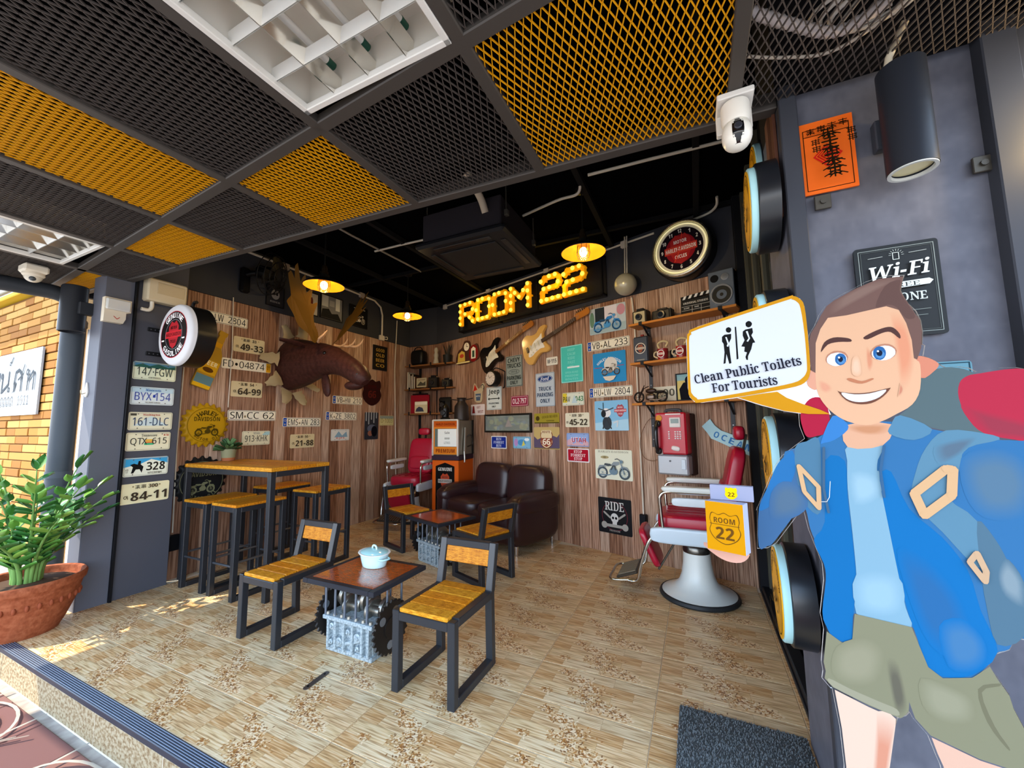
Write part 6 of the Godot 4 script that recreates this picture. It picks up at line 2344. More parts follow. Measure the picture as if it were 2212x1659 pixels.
	g.disc_z(Vector3.ZERO, 0.11, 0.07, 0.17, 32, 0.012)
	part(t, "case", g, mat("1c1816", 0.4))
	k = Ink.new()
	k.z = 0.1705
	k.ell("d2c2b0", 0, 0, 0.09, 0.09, 0, 28)
	for i in 12:
		var a := TAU * i / 12
		k.line("3a302a", [cos(a) * 0.07, sin(a) * 0.07, cos(a) * 0.082, sin(a) * 0.082], 0.006)
	k.line("2a221e", [0, 0, -0.03, 0.045], 0.006)
	k.line("2a221e", [0, 0, 0.045, 0.03], 0.005)
	print_on(t, k, "dial")
	g = Geo.new()
	g.tube(curve([Vector3(0.11, 0.1, 0.0), Vector3(0.115, 0.12, 0.08), Vector3(0.06, 0.14, 0.12), Vector3(0, 0.115, 0.12)], 5), 0.008, 8)
	g.tube(curve([Vector3(0.115, 0.1, 0.0), Vector3(0.115, -0.1, 0.01), Vector3(0.1, -0.13, 0.03)], 5), 0.008, 8)
	part(t, "bracket", g, mat("1c1816", 0.4))
	# neon clock
	t = thing("neon_clock", "large round neon clock with a red emblem under the ceiling", "clock", bw(0.494, 3.0, 0.004))
	g = Geo.new()
	g.disc_z(Vector3.ZERO, 0.285, 0.0, 0.13, 48, 0.02)
	part(t, "case", g, mat("0d0d0f", 0.3))
	g = Geo.new()
	g.x = Transform3D(Basis(Vector3.RIGHT, PI / 2), Vector3.ZERO)
	g.lathe([Vector2(0.27, 0.13), Vector2(0.265, 0.16), Vector2(0.255, 0.165), Vector2(0.247, 0.155), Vector2(0.245, 0.132)], 48)
	part(t, "bezel", g, mat("c9c6b4", 0.2, 0.9))
	g = Geo.new()
	var ringp := []
	for i in 49:
		ringp.append(Vector3(cos(TAU * i / 48) * 0.232, sin(TAU * i / 48) * 0.232, 0.142))
	g.tube(ringp, 0.006, 8, false)
	part(t, "neon_tube", g, glow("f2e6b0", 0.2))
	k = Ink.new()
	k.z = 0.1305
	k.ell("d8d2c0", 0, 0, 0.245, 0.245, 0, 40)
	k.ell("1a1416", 0, 0, 0.204, 0.204, 0, 40)
	for i in 12:
		var a := PI / 2 - TAU * (i + 1) / 12
		k.text("ece6dc", str(i + 1), cos(a) * 0.174, sin(a) * 0.174, 0.018 * str(i + 1).length(), 0.036)
	k.ell("8a1c22", 0, 0, 0.14, 0.14, 0, 32)
	shield(k, 0, 0, 0.15, "c0382e", "f0e8e0", "a82828")
	k.line("d8442e", [0, 0, -0.06, -0.12], 0.008)
	k.line("d8442e", [0, 0, 0.02, 0.15], 0.006)
	print_on(t, k, "dial")
	# conduit with junction ball
	conduit("grey pipe running down the back wall to a black plug", [Vector3.ZERO, Vector3.UP], 0.001)
	get_child(-1).free()
	t = thing("ball_lamp", "silver ball shade on a pipe from the ceiling at the back wall", "lamp", bw(-0.1, 2.8, 0.004))
	g = Geo.new()
	g.blob(Vector3(0.02, 0.0, 0.13), Vector3(0.115, 0.115, 0.115), 1.0, 28, 18)
	part(t, "ball", g, mat("a8a492", 0.22, 0.15))
	g = Geo.new()
	for d in [-0.012, 0.012]:
		g.tube([Vector3(d + 0.01, 0.55, 0.06), Vector3(d + 0.015, 0.11, 0.1)], 0.007, 8)
	part(t, "stem", g, mat("c4bdae", 0.4))
	conduit("pale double cable running down the back wall to a black plug", [bw(-0.07, 2.68, 0.03).origin, bw(-0.055, 2.45, 0.025).origin, bw(-0.055, 2.2, 0.02).origin, bw(-0.055, 1.5, 0.02).origin, bw(-0.055, 0.95, 0.02).origin, bw(-0.052, 0.46, 0.02).origin], 0.009)
	t = thing("black_plug", "black power adapter at the end of the cable on the back wall", "plug", bw(-0.05, 0.392, 0.004))
	g = Geo.new()
	g.box(Vector3(0, 0, 0.025), Vector3(0.07, 0.14, 0.05), 0.006)
	part(t, "body", g, mat("101116", 0.4))
	t = thing("phone_cord", "thin brown wire looping from the telephone to the wall cable", "cord")
	g = Geo.new()
	var cp := []
	for q in [[0.16, 1.42], [0.06, 1.4], [-0.02, 1.28], [-0.05, 1.15], [-0.02, 1.03], [0.06, 0.99], [0.14, 1.02], [0.2, 1.09]]:
		cp.append(bw(q[0], q[1], 0.03).origin)
	g.tube(curve(cp, 5), 0.003, 6)
	part(t, "wire", g, mat("7a5a44", 0.5))
	telephone()
	# fish shaped wooden sign
	t = thing("fish_sign", "pale blue fish shaped board lettered OCEAN", "sign", bw(0.76, 1.21, 0.012, -24))
	g = Geo.new()
	g.prism(PackedVector2Array([Vector2(-0.24, 0.02), Vector2(-0.2, 0.11), Vector2(-0.14, 0.07), Vector2(-0.08, 0.05), Vector2(0.22, 0.06), Vector2(0.24, 0.0), Vector2(0.22, -0.06), Vector2(-0.08, -0.05), Vector2(-0.13, -0.05), Vector2(-0.17, -0.02)]), 0, 0.012)
	part(t, "panel", g, mat("a9ccd2", 0.6))
	k = Ink.new()
	k.z = 0.0128
	for i in 5:
		k.text("3f78b0", "OCEAN"[i], -0.1 + 0.066 * i, 0, 0.042, 0.055)
	print_on(t, k)
	# black things on the floor edge: white square junction covers along the top
	for i in 4:
		t = thing("junction_cover", ["square white junction cover left of the bulb sign", "square white junction cover above the letter O of the bulb sign", "square white junction cover right above the word ROOM", "square white junction cover above the silver ball"][i], "junction box", bw([-3.3, -2.27, -1.2, -0.13][i], 3.29, 0.004))
		g = Geo.new()
		g.box(Vector3(0, 0, 0.02), Vector3(0.075, 0.075, 0.04), 0.006)
		part(t, "cover", g, mat("c4bdb2", 0.5))
	conduit("grey pipe along the top of the back wall", [bw(-3.3, 3.3, 0.02).origin, bw(-1.2, 3.3, 0.02).origin, bw(0.2, 3.3, 0.02).origin], 0.011)
	conduit("white pipe bending up beside the neon clock", curve([bw(0.5, 3.29, 0.03).origin, bw(0.72, 3.29, 0.05).origin, bw(0.82, 3.3, 0.12).origin, bw(0.85, 3.34, 0.2).origin], 5), 0.012)

func telephone() -> void:
	var t := thing("public_telephone", "red public telephone with black handset on the plank wall", "telephone", bw(0.335, 1.165, 0.004))
	var red := mat("b81028", 0.3)
	var g := Geo.new()
	g.box(Vector3(0.0, 0.0, 0.05), Vector3(0.31, 0.56, 0.1), 0.01)
	part(t, "back_box", g, mat("3a2620", 0.5))
	g = Geo.new()
	g.box(Vector3(0.0, 0.1, 0.14), Vector3(0.28, 0.38, 0.14), 0.014)
	part(t, "body", g, red)
	g = Geo.new()
	g.box(Vector3(0.0, -0.185, 0.135), Vector3(0.28, 0.18, 0.13), 0.014)
	var low := part(t, "coin_box", g, mat("a3a6ab", 0.35, 0.3))
	g = Geo.new()
	g.box(Vector3(0.1, -0.175, 0.203), Vector3(0.04, 0.09, 0.01), 0.004)
	part(low, "coin_return", g, mat("c9d6e0", 0.2))
	g = Geo.new()
	g.disc_z(Vector3(-0.02, -0.15, 0.2), 0.008, 0, 0.006, 12)
	part(low, "lock", g, mat("3a3a3c", 0.3, 0.7))
	g = Geo.new()
	g.box(Vector3(0.045, 0.2, 0.212), Vector3(0.1, 0.09, 0.012), 0.005)
	var sc := part(t, "display_panel", g, mat("dcd6d2", 0.4))
	g = Geo.new()
	g.box(Vector3(0.045, 0.212, 0.2185), Vector3(0.07, 0.04, 0.005), 0.002)
	part(sc, "display", g, mat("56706e", 0.15))
	for i in 4:
		for j in 3:
			g = Geo.new()
			g.box(Vector3(0.045 + 0.022 * j, 0.115 - 0.02 * i, 0.213), Vector3(0.016, 0.013, 0.01), 0.003)
			part(t, "key", g, mat("e2d8d8", 0.4))
		g = Geo.new()
		g.box(Vector3(-0.012, 0.115 - 0.02 * i, 0.213), Vector3(0.016, 0.013, 0.01), 0.003)
		part(t, "key", g, mat("e2d8d8", 0.4))
	g = Geo.new()
	g.x = Transform3D(Basis(Vector3.BACK, -0.2), Vector3(0.04, -0.035, 0.21))
	g.blob(Vector3.ZERO, Vector3(0.04, 0.022, 0.01), 0.7, 16, 8)
	part(t, "card_slot", g, mat("d8d0cc", 0.3))
	g = Geo.new()
	g.box(Vector3(0.03, 0.275, 0.213), Vector3(0.14, 0.012, 0.006), 0.002)
	part(t, "label_strip", g, mat("e6dcd8", 0.4))
	g = Geo.new()
	g.disc_z(Vector3(-0.1, 0.24, 0.2), 0.03, 0, 0.018, 16, 0.004)
	part(t, "badge", g, mat("d08a2a", 0.4))
	# handset on the left
	g = Geo.new()
	g.tube(curve([Vector3(-0.11, 0.2, 0.23), Vector3(-0.11, 0.14, 0.265), Vector3(-0.11, 0.06, 0.27), Vector3(-0.11, -0.02, 0.262), Vector3(-0.11, -0.06, 0.235)], 4), 0.018, 12)
	g.blob(Vector3(-0.11, 0.19, 0.225), Vector3(0.03, 0.032, 0.022), 0.8, 14, 8)
	g.blob(Vector3(-0.11, -0.06, 0.225), Vector3(0.03, 0.032, 0.022), 0.8, 14, 8)
	part(t, "handset", g, mat("191a1c", 0.25))
	g = Geo.new()
	g.box(Vector3(-0.11, -0.07, 0.205), Vector3(0.06, 0.05, 0.025), 0.006)
	part(t, "cradle", g, mat("d9d0c8", 0.35))
	g = Geo.new()
	g.tube(curve([Vector3(-0.06, 0.29, 0.14), Vector3(-0.05, 0.315, 0.14), Vector3(0.06, 0.315, 0.14), Vector3(0.07, 0.29, 0.14)], 4), 0.014, 10)
	part(t, "top_handle", g, mat("4a4a4c", 0.4))

func build_shelves() -> void:
	var shelf_m: StandardMaterial3D = slat_mats[1]
	var hs := [2.345, 1.955, 1.557]
	var g: Geo
	for i in 3:
		var t := thing("plank_shelf", ["top shelf of the right hand shelves on black brackets", "middle shelf of the right hand shelves on black brackets", "lowest shelf of the right hand shelves above the telephone"][i], "shelf", bw(0.46, hs[i], 0.002), "wall shelves")
		g = Geo.new()
		g.box(Vector3(0, -0.011, 0.11), Vector3(0.97, 0.022, 0.22), 0.002)
		part(t, "board", g, mat("b8742c", 0.45))
		for x in [-0.36, 0.36]:
			g = Geo.new()
			g.box(Vector3(x, -0.0245, 0.112), Vector3(0.03, 0.005, 0.225), 0.001)
			g.box(Vector3(x, -0.008, 0.2235), Vector3(0.034, 0.034, 0.004), 0.001)
			g.bar(Vector3(x, -0.13, 0.008), Vector3(x, -0.027, 0.15), 0.02, 0.005, 0.001)
			part(t, "bracket", g, mat("1a1a1c", 0.4))
	for s in [0.085, 0.805]:
		var t := thing("shelf_upright", "dark metal strip behind the right hand shelves, " + ("left one" if s < 0.5 else "right one"), "upright", bw(s, 1.75, 0.001), "shelf uprights")
		g = Geo.new()
		g.box(Vector3(0, 0, 0.004), Vector3(0.035, 1.25, 0.008), 0.001)
		part(t, "strip", g, mat("3a3a3e", 0.4))
		for j in 9:
			g = Geo.new()
			g.disc_z(Vector3(0, -0.55 + 0.135 * j, 0.0075), 0.005, 0, 0.002, 8)
			part(t, "screw", g, mat("7a7a7c", 0.3, 0.7))
	# corner shelves
	var lip := [Vector2(-4.3, 5.06), Vector2(-3.37, 5.06), Vector2(-3.37, 5.145), Vector2(-3.86, 5.305), Vector2(-4.3, 5.305)]
	for i in 3:
		var t := thing("corner_shelf", ["top corner shelf left of the cut out tin sign", "middle corner shelf with small books and cameras", "lowest corner shelf with the red album"][i], "shelf", at(Vector3(0, [2.345, 1.96, 1.565][i], 0)), "corner shelves")
		g = Geo.new()
		g.x = Transform3D(Basis(Vector3.RIGHT, -PI / 2), Vector3.ZERO)
		g.prism(PackedVector2Array(lip), -0.022, 0.0)
		part(t, "board", g, mat("7a4f2a", 0.5))
		for x in [-4.2, -3.78, -3.5]:
			g = Geo.new()
			g.box(Vector3(x, -0.026, -5.12), Vector3(0.025, 0.006, 0.12), 0.001)
			g.box(Vector3(x, 0.0, -5.058), Vector3(0.028, 0.05, 0.004), 0.001)
			part(t, "bracket", g, mat("141416", 0.4))
	for x in [-4.18, -3.82]:
		var t := thing("shelf_upright", "dark strip behind the corner shelves, " + ("near the left wall" if x < -4 else "near the back wall"), "upright", at(Vector3(x, 1.7, -5.315)), "shelf uprights")
		g = Geo.new()
		g.box(Vector3(0, 0, 0.004), Vector3(0.05, 1.6, 0.008), 0.001)
		part(t, "strip", g, mat("121417", 0.4))
	shelf_objects()

func vintage_camera(label: String, xf: Transform3D, w: float, h: float, d: float, body, face) -> void:
	var t := thing("vintage_camera", label, "camera", xf, "old cameras on the shelves")
	var g := Geo.new()
	g.box(Vector3(0, h * 0.42, 0), Vector3(w, h * 0.84, d), 0.006)
	part(t, "body", g, mat(body, 0.45))
	g = Geo.new()
	g.box(Vector3(0, h * 0.92, 0), Vector3(w * 0.5, h * 0.16, d * 0.7), 0.004)
	part(t, "viewfinder", g, mat("17171a", 0.4))
	g = Geo.new()
	g.box(Vector3(0, h * 0.42, d * 0.5 + 0.003), Vector3(w * 0.78, h * 0.7, 0.008), 0.003)
	part(t, "front_plate", g, mat(face, 0.4))
	g = Geo.new()
	g.disc_z(Vector3(0, h * 0.42, d * 0.5), w * 0.22, 0.0, 0.03, 20, 0.004)
	var ln := part(t, "lens_barrel", g, mat("2a2a2c", 0.3, 0.5))
	g = Geo.new()
	g.disc_z(Vector3(0, h * 0.42, d * 0.5), w * 0.13, 0.028, 0.033, 18)
	part(ln, "lens", g, mat("1a2028", 0.05))
	for s in [-1, 1]:
		g = Geo.new()
		g.lathe([Vector2(0, 0.012), Vector2(0.012, 0.012), Vector2(0.013, 0.0), Vector2(0, 0)], 12)
		part(t, "dial", g, mat("9a988f", 0.3, 0.7), at(Vector3(s * w * 0.36, h * 0.84, 0)))

func mug(label: String, xf: Transform3D, c) -> void:
	var t := thing("badge_mug", label, "mug", xf, "mugs on the middle shelf")
	var g := Geo.new()
	g.lathe([Vector2(0, 0), Vector2(0.04, 0), Vector2(0.046, 0.006), Vector2(0.05, 0.11), Vector2(0.047, 0.112), Vector2(0.043, 0.1), Vector2(0.04, 0.02), Vector2(0, 0.018)], 24)
	part(t, "cup", g, mat(c, 0.25))
	g = Geo.new()
	g.tube(curve([Vector3(-0.046, 0.09, 0), Vector3(-0.08, 0.085, 0), Vector3(-0.085, 0.05, 0), Vector3(-0.045, 0.025, 0)], 5), 0.007, 8)
	part(t, "handle", g, mat("cbb98e", 0.3))
	g = Geo.new()
	g.tube(curve([Vector3(-0.03, 0.115, 0), Vector3(-0.045, 0.16, 0), Vector3(0.0, 0.185, 0.01), Vector3(0.05, 0.17, 0.0), Vector3(0.03, 0.13, 0.0)], 5), 0.011, 8)
	part(t, "figure_handle", g, mat("c4ae82", 0.4))
	var k := Ink.new()
	k.z = 0.0
	k.ell("e6ddd0", 0, 0.06, 0.036, 0.036)
	k.ell("8a1a1e", 0, 0.06, 0.03, 0.03)
	k.rect("ead8cc", -0.034, 0.05, 0.034, 0.07)
	k.text("7a1a1a", "HARLEY", 0, 0.06, 0.055, 0.013)
	print_on(t, k, "badge", 0.0505)

func shelf_objects() -> void:
	var g: Geo
	vintage_camera("cream faced box camera at the left end of the top right shelf", bw(0.07, 2.346, 0.12), 0.15, 0.16, 0.1, "2a261f", "b3a884")
	vintage_camera("black folding camera in the middle of the top right shelf", bw(0.29, 2.345, 0.12), 0.19, 0.12, 0.08, "141313", "2c2a26")
	# clapperboard
	var t := thing("clapperboard", "black film clapperboard leaning beside the loudspeaker", "clapperboard", bw(0.58, 2.347, 0.09))
	g = Geo.new()
	g.x = Transform3D(Basis(Vector3.RIGHT, -0.12), Vector3.ZERO)
	g.box(Vector3(0, 0.085, 0), Vector3(0.27, 0.17, 0.008), 0.002)
	part(t, "slate", g, mat("17181a", 0.5))
	var k := Ink.new()
	k.z = 0.0046
	for y in [0.03, 0.06, 0.1]:
		k.line("c8c6c0", [-0.125, y, 0.125, y], 0.003)
	for x in [-0.03, 0.05]:
		k.line("c8c6c0", [x, 0.03, x, 0.1], 0.003)
	k.text("c8c6c0", "UNIVERSAL STUDIOS", 0, 0.13, 0.22, 0.02)
	k.text("c8c6c0", "SCENE", -0.08, 0.08, 0.05, 0.014)
	k.text("c8c6c0", "TAKE", 0.01, 0.08, 0.04, 0.014)
	var o := print_on(t, k)
	o.transform = Transform3D(Basis(Vector3.RIGHT, -0.12), Vector3.ZERO)
	g = Geo.new()
	g.x = Transform3D(Basis(Vector3.RIGHT, -0.12) * Basis(Vector3.BACK, 0.06), Vector3(0, 0.172, -0.021))
	g.box(Vector3(0, 0.02, 0), Vector3(0.27, 0.036, 0.012), 0.002)
	var st := part(t, "clap_stick", g, mat("17181a", 0.5))
	k = Ink.new()
	k.z = 0.0066
	for i in 5:
		var x := -0.1 + 0.052 * i
		k.flat("e2e0da", [x - 0.018, 0.004, x + 0.006, 0.004, x + 0.022, 0.036, x - 0.002, 0.036])
	o = print_on(st, k, "stripes")
	o.transform = Transform3D(Basis(Vector3.RIGHT, -0.12) * Basis(Vector3.BACK, 0.06), Vector3(0, 0.172, -0.021))
	# loudspeaker
	t = thing("loudspeaker", "grey monitor loudspeaker at the right end of the top shelf", "loudspeaker", bw(0.81, 2.347, 0.11))
	g = Geo.new()
	g.box(Vector3(0.02, 0.165, -0.02), Vector3(0.2, 0.33, 0.17), 0.006)
	part(t, "cabinet", g, mat("15161a", 0.4))
	g = Geo.new()
	g.box(Vector3(0.02, 0.165, 0.068), Vector3(0.2, 0.33, 0.014), 0.005)
	part(t, "baffle", g, mat("5c646e", 0.4))
	g = Geo.new()
	g.x = Transform3D(Basis(Vector3.RIGHT, PI / 2), Vector3(0.02, 0.115, 0.074))
	g.lathe([Vector2(0.09, 0.0), Vector2(0.088, 0.01), Vector2(0.078, 0.01), Vector2(0.072, 0.0)], 32)
	part(t, "woofer_ring", g, mat("a9acb0", 0.25, 0.6))
	g = Geo.new()
	g.x = Transform3D(Basis(Vector3.RIGHT, PI / 2), Vector3(0.02, 0.115, 0.074))
	g.lathe([Vector2(0.074, 0.003), Vector2(0.06, 0.006), Vector2(0.03, -0.002), Vector2(0.0, 0.004)], 32)
	part(t, "woofer", g, mat("2c2a24", 0.7))
	g = Geo.new()
	g.disc_z(Vector3(0.055, 0.265, 0.07), 0.032, 0.0, 0.01, 24, 0.003)
	part(t, "tweeter", g, mat("85898e", 0.3, 0.5))
	g = Geo.new()
	g.disc_z(Vector3(-0.03, 0.265, 0.07), 0.034, 0.0, 0.006, 24)
	part(t, "bass_port", g, mat("060607", 0.7))
	# oil can
	t = thing("oil_can", "dark oil tin with a white badge on the middle right shelf", "tin can", bw(0.07, 1.957, 0.12))
	g = Geo.new()
	g.box(Vector3(0, 0.13, 0), Vector3(0.155, 0.26, 0.12), 0.012)
	part(t, "tin", g, mat("32363e", 0.35, 0.3))
	g = Geo.new()
	g.lathe([Vector2(0, 0.285), Vector2(0.018, 0.285), Vector2(0.02, 0.258), Vector2(0, 0.258)], 14)
	part(t, "cap", g, mat("7a2420", 0.4))
	k = Ink.new()
	k.z = 0.0608
	k.ell("cfc4b4", 0, 0.14, 0.055, 0.055)
	k.ell("32363e", 0, 0.14, 0.047, 0.047)
	shield(k, 0, 0.14, 0.042, "cfc4b4", "4a3a34", "9a5a44")
	k.rect("8a8478", -0.04, 0.02, 0.04, 0.03)
	print_on(t, k)
	mug("red mug with a curled figure handle, nearest the oil tin", bw(0.27, 1.957, 0.13), "8a1c20")
	mug("red mug half hidden by the speech bubble sign", bw(0.45, 1.957, 0.14), "9a2a24")
	mug("dark red mug far right behind the speech bubble sign", bw(0.64, 1.957, 0.13), "6a1c1e")
	board("small_letter_plate", "small black plate reading GA between the mugs", "plate", bw(0.37, 2.01, 0.05), 0.12, 0.1, "16181a", func(s: Ink):
		s.text("c8c4b8", "GA", 0, 0, 0.07, 0.04))
	# motorcycle model
	t = thing("model_motorcycle", "dark metal model motorcycle on the lowest right shelf", "model", bw(0.13, 1.559, 0.13))
	var dm := mat("3a2822", 0.35, 0.6)
	for x in [-0.12, 0.11]:
		g = Geo.new()
		var rp := []
		for i in 21:
			rp.append(Vector3(x + cos(TAU * i / 20) * 0.048, 0.057 + sin(TAU * i / 20) * 0.048, 0))
		g.tube(rp, 0.009, 8, false)
		for i in 6:
			g.tube([Vector3(x, 0.057, 0), Vector3(x + cos(TAU * i / 6) * 0.045, 0.057 + sin(TAU * i / 6) * 0.045, 0)], 0.002, 5, false)
		part(t, "wheel", g, mat("1c1512", 0.5))
	g = Geo.new()
	g.blob(Vector3(0.0, 0.055, 0), Vector3(0.05, 0.035, 0.03), 0.7, 16, 10)
	part(t, "engine", g, mat("6a5a50", 0.3, 0.8))
	g = Geo.new()
	g.blob(Vector3(0.005, 0.115, 0), Vector3(0.055, 0.025, 0.025), 0.9, 16, 10)
	part(t, "tank", g, dm)
	g = Geo.new()
	g.blob(Vector3(0.085, 0.1, 0), Vector3(0.05, 0.014, 0.025), 0.8, 16, 8)
	part(t, "saddle", g, mat("1a1412", 0.5))
	g = Geo.new()
	g.tube([Vector3(-0.12, 0.057, 0.012), Vector3(-0.07, 0.145, 0.012), Vector3(-0.04, 0.165, 0.05)], 0.005, 6)
	g.tube([Vector3(-0.12, 0.057, -0.012), Vector3(-0.07, 0.145, -0.012), Vector3(-0.04, 0.165, -0.05)], 0.005, 6)
	part(t, "fork", g, dm)
	g = Geo.new()
	g.tube(curve([Vector3(0.0, 0.03, 0.03), Vector3(0.08, 0.025, 0.032), Vector3(0.16, 0.04, 0.032)], 4), 0.008, 8)
	part(t, "exhaust", g, mat("8a7a6c", 0.3, 0.8))
	plate("small_number_plate", "white plate reading 90 behind the model motorcycle", bw(0.25, 1.645, 0.03), 0.28, 0.14, "cfcbb8", func(s: Ink):
		s.text("5a5a50", "90", 0.02, 0.01, 0.11, 0.07))
	framed("small_picture", "small picture of a dark figure on yellow on the lowest right shelf", bw(0.45, 1.695, 0.05), 0.2, 0.26, "c9b66a", func(s: Ink):
		s.rect("8ab0b4", -0.09, 0.06, 0.09, 0.12)
		s.flat("15151a", [-0.06, -0.12, -0.07, -0.02, -0.03, 0.04, 0.04, 0.05, 0.09, 0.0, 0.09, -0.12])
		s.ell("15151a", 0.02, 0.06, 0.035, 0.04))
	# corner shelf things
	var y := 2.347
	t = thing("camera_bag", "black leather bag on the top corner shelf", "bag", at(Vector3(-4.1, y, -5.17)))
	g = Geo.new()
	g.blob(Vector3(0, 0.13, 0), Vector3(0.13, 0.13, 0.09), 0.5, 20, 12)
	part(t, "bag", g, mat("101012", 0.35))
	g = Geo.new()
	g.tube(curve([Vector3(-0.1, 0.22, 0.02), Vector3(-0.05, 0.3, 0.02), Vector3(0.05, 0.3, 0.02), Vector3(0.1, 0.22, 0.02)], 5), 0.008, 8)
	part(t, "strap", g, mat("0c0c0d", 0.4))
	t = thing("white_figurine", "small pale figurine on the top corner shelf", "figurine", at(Vector3(-3.72, y, -5.12)))
	g = Geo.new()
	g.lathe([Vector2(0, 0), Vector2(0.05, 0), Vector2(0.045, 0.03), Vector2(0.03, 0.09), Vector2(0.04, 0.14), Vector2(0.025, 0.18), Vector2(0.035, 0.22), Vector2(0.02, 0.26), Vector2(0, 0.265)], 16)
	part(t, "body", g, mat("9a9284", 0.6))
	t = thing("dark_plant_pot", "dark pot with a spiky dry plant on the top corner shelf", "pot", at(Vector3(-3.5, y + 0.001, -5.115)))
	g = Geo.new()
	g.lathe([Vector2(0, 0), Vector2(0.06, 0), Vector2(0.075, 0.12), Vector2(0.068, 0.12), Vector2(0, 0.1)], 20)
	part(t, "pot", g, mat("1b1b1a", 0.5))
	rng.seed = 8
	for i in 14:
		var a := rng.randf() * TAU
		g = Geo.new()
		g.tube([Vector3(cos(a) * 0.02, 0.1, sin(a) * 0.02), Vector3(cos(a) * 0.05, 0.2, sin(a) * 0.03), Vector3(cos(a) * 0.09, 0.27 + 0.06 * rng.randf(), sin(a) * 0.05)], [0.008, 0.006, 0.001], 5)
		part(t, "spike", g, mat("2f2c28", 0.6))
	y = 1.962
	var bx := -4.26
	for i in 5:
		var bh: float = [0.28, 0.25, 0.22, 0.24, 0.2][i]
		t = thing("book", ["tall book with a white edge at the left of the middle corner shelf", "dark brown book second on the middle corner shelf", "grey violet book third on the middle corner shelf", "dark book fourth on the middle corner shelf", "short brown book fifth on the middle corner shelf"][i], "book", at(Vector3(bx, y, -5.16)), "books on the corner shelves")
		g = Geo.new()
		g.box(Vector3(0.014, bh * 0.5, 0), Vector3(0.024, bh, 0.17), 0.002)
		part(t, "cover", g, mat(["8a847c", "33221c", "4a4048", "1c1818", "4a2c1e"][i], 0.6))
		g = Geo.new()
		g.box(Vector3(0.014, bh * 0.5, 0.004), Vector3(0.018, bh - 0.008, 0.166))
		part(t, "pages", g, mat("b8ad98", 0.8))
		bx += 0.034
	board("postcard", "small postcard of a landscape on the middle corner shelf", "picture", at(Vector3(-3.97, 2.055, -5.08)), 0.2, 0.15, "a89c7c", func(s: Ink):
		s.flat("4a4638", [-0.08, -0.04, -0.02, 0.02, 0.03, -0.01, 0.08, 0.02, 0.08, -0.05, -0.08, -0.05])
		s.text("5a3a30", "CALIFORNIA", 0, 0.045, 0.14, 0.015))
	vintage_camera("dark camera with a tall finder on the middle corner shelf", at(Vector3(-3.76, y, -5.12)), 0.16, 0.2, 0.09, "1a1816", "2a2622")
	vintage_camera("small dark camera at the right of the middle corner shelf", at(Vector3(-3.5, y + 0.001, -5.105)), 0.15, 0.14, 0.08, "141312", "3a362c")
	y = 1.567
	t = thing("red_album", "large red album on the lowest corner shelf", "book", at(Vector3(-4.08, y, -5.19), 6), "books on the corner shelves")
	g = Geo.new()
	g.box(Vector3(0, 0.15, 0), Vector3(0.34, 0.3, 0.03), 0.003)
	part(t, "cover", g, mat("8a1220", 0.45))
	t = thing("dark_album", "dark album behind the red one on the lowest corner shelf", "book", at(Vector3(-4.13, y, -5.25), 0), "books on the corner shelves")
	g = Geo.new()
	g.box(Vector3(0, 0.165, 0), Vector3(0.3, 0.33, 0.03), 0.003)
	part(t, "cover", g, mat("1c0d0d", 0.5))
	board("magazine", "magazine with a car picture leaning on the lowest corner shelf", "magazine", at(Vector3(-3.99, 1.662, -5.1)), 0.25, 0.185, "c4b48e", func(s: Ink):
		s.rect("e0d6bc", -0.12, 0.04, 0.12, 0.085)
		s.flat("3a3c4a", [-0.11, -0.07, -0.09, -0.02, -0.04, 0.01, 0.03, -0.01, 0.06, -0.07]))
	t = thing("bellows_camera", "black bellows camera at the right of the lowest corner shelf", "camera", at(Vector3(-3.55, y, -5.11)), "old cameras on the shelves")
	g = Geo.new()
	g.box(Vector3(0, 0.12, -0.03), Vector3(0.2, 0.24, 0.04), 0.006)
	part(t, "back", g, mat("111112", 0.4))
	g = Geo.new()
	var rows := []
	for i in 9:
		var f := i / 8.0
		var r := (0.1 - 0.045 * f) + (0.008 if i % 2 else 0.0)
		rows.append(PackedVector3Array([Vector3(-r, 0.12 - r, -0.01 + 0.07 * f), Vector3(r, 0.12 - r, -0.01 + 0.07 * f), Vector3(r, 0.12 + r, -0.01 + 0.07 * f), Vector3(-r, 0.12 + r, -0.01 + 0.07 * f)]))
	g.grid(rows)
	part(t, "bellows", g, mat("1b1a1a", 0.6))
	g = Geo.new()
	g.disc_z(Vector3(0, 0.12, 0.055), 0.04, 0, 0.025, 20, 0.004)
	part(t, "lens", g, mat("3c3a3a", 0.15, 0.5))
	# on the petrol pump
	t = thing("milk_churn", "dark old milk churn standing on the petrol pump", "churn", at(Vector3(-3.06, 1.437, -4.83)))
	g = Geo.new()
	g.lathe([Vector2(0, 0), Vector2(0.1, 0), Vector2(0.105, 0.02), Vector2(0.1, 0.2), Vector2(0.06, 0.26), Vector2(0.058, 0.3), Vector2(0.075, 0.32), Vector2(0.0, 0.325)], 24)
	part(t, "churn", g, mat("2c221d", 0.45, 0.4))
	g = Geo.new()
	g.tube(curve([Vector3(-0.19, 0.31, 0), Vector3(-0.08, 0.295, 0), Vector3(0.08, 0.295, 0), Vector3(0.19, 0.31, 0)], 4), 0.007, 8)
	part(t, "handle", g, mat("2c221d", 0.45, 0.4))
	t = thing("old_lantern", "black lantern with a round lens standing on the petrol pump", "lantern", at(Vector3(-3.29, 1.437, -4.76)))
	g = Geo.new()
	g.lathe([Vector2(0, 0), Vector2(0.07, 0), Vector2(0.075, 0.03), Vector2(0.05, 0.05), Vector2(0.06, 0.16), Vector2(0.05, 0.2), Vector2(0.02, 0.24), Vector2(0, 0.245)], 20)
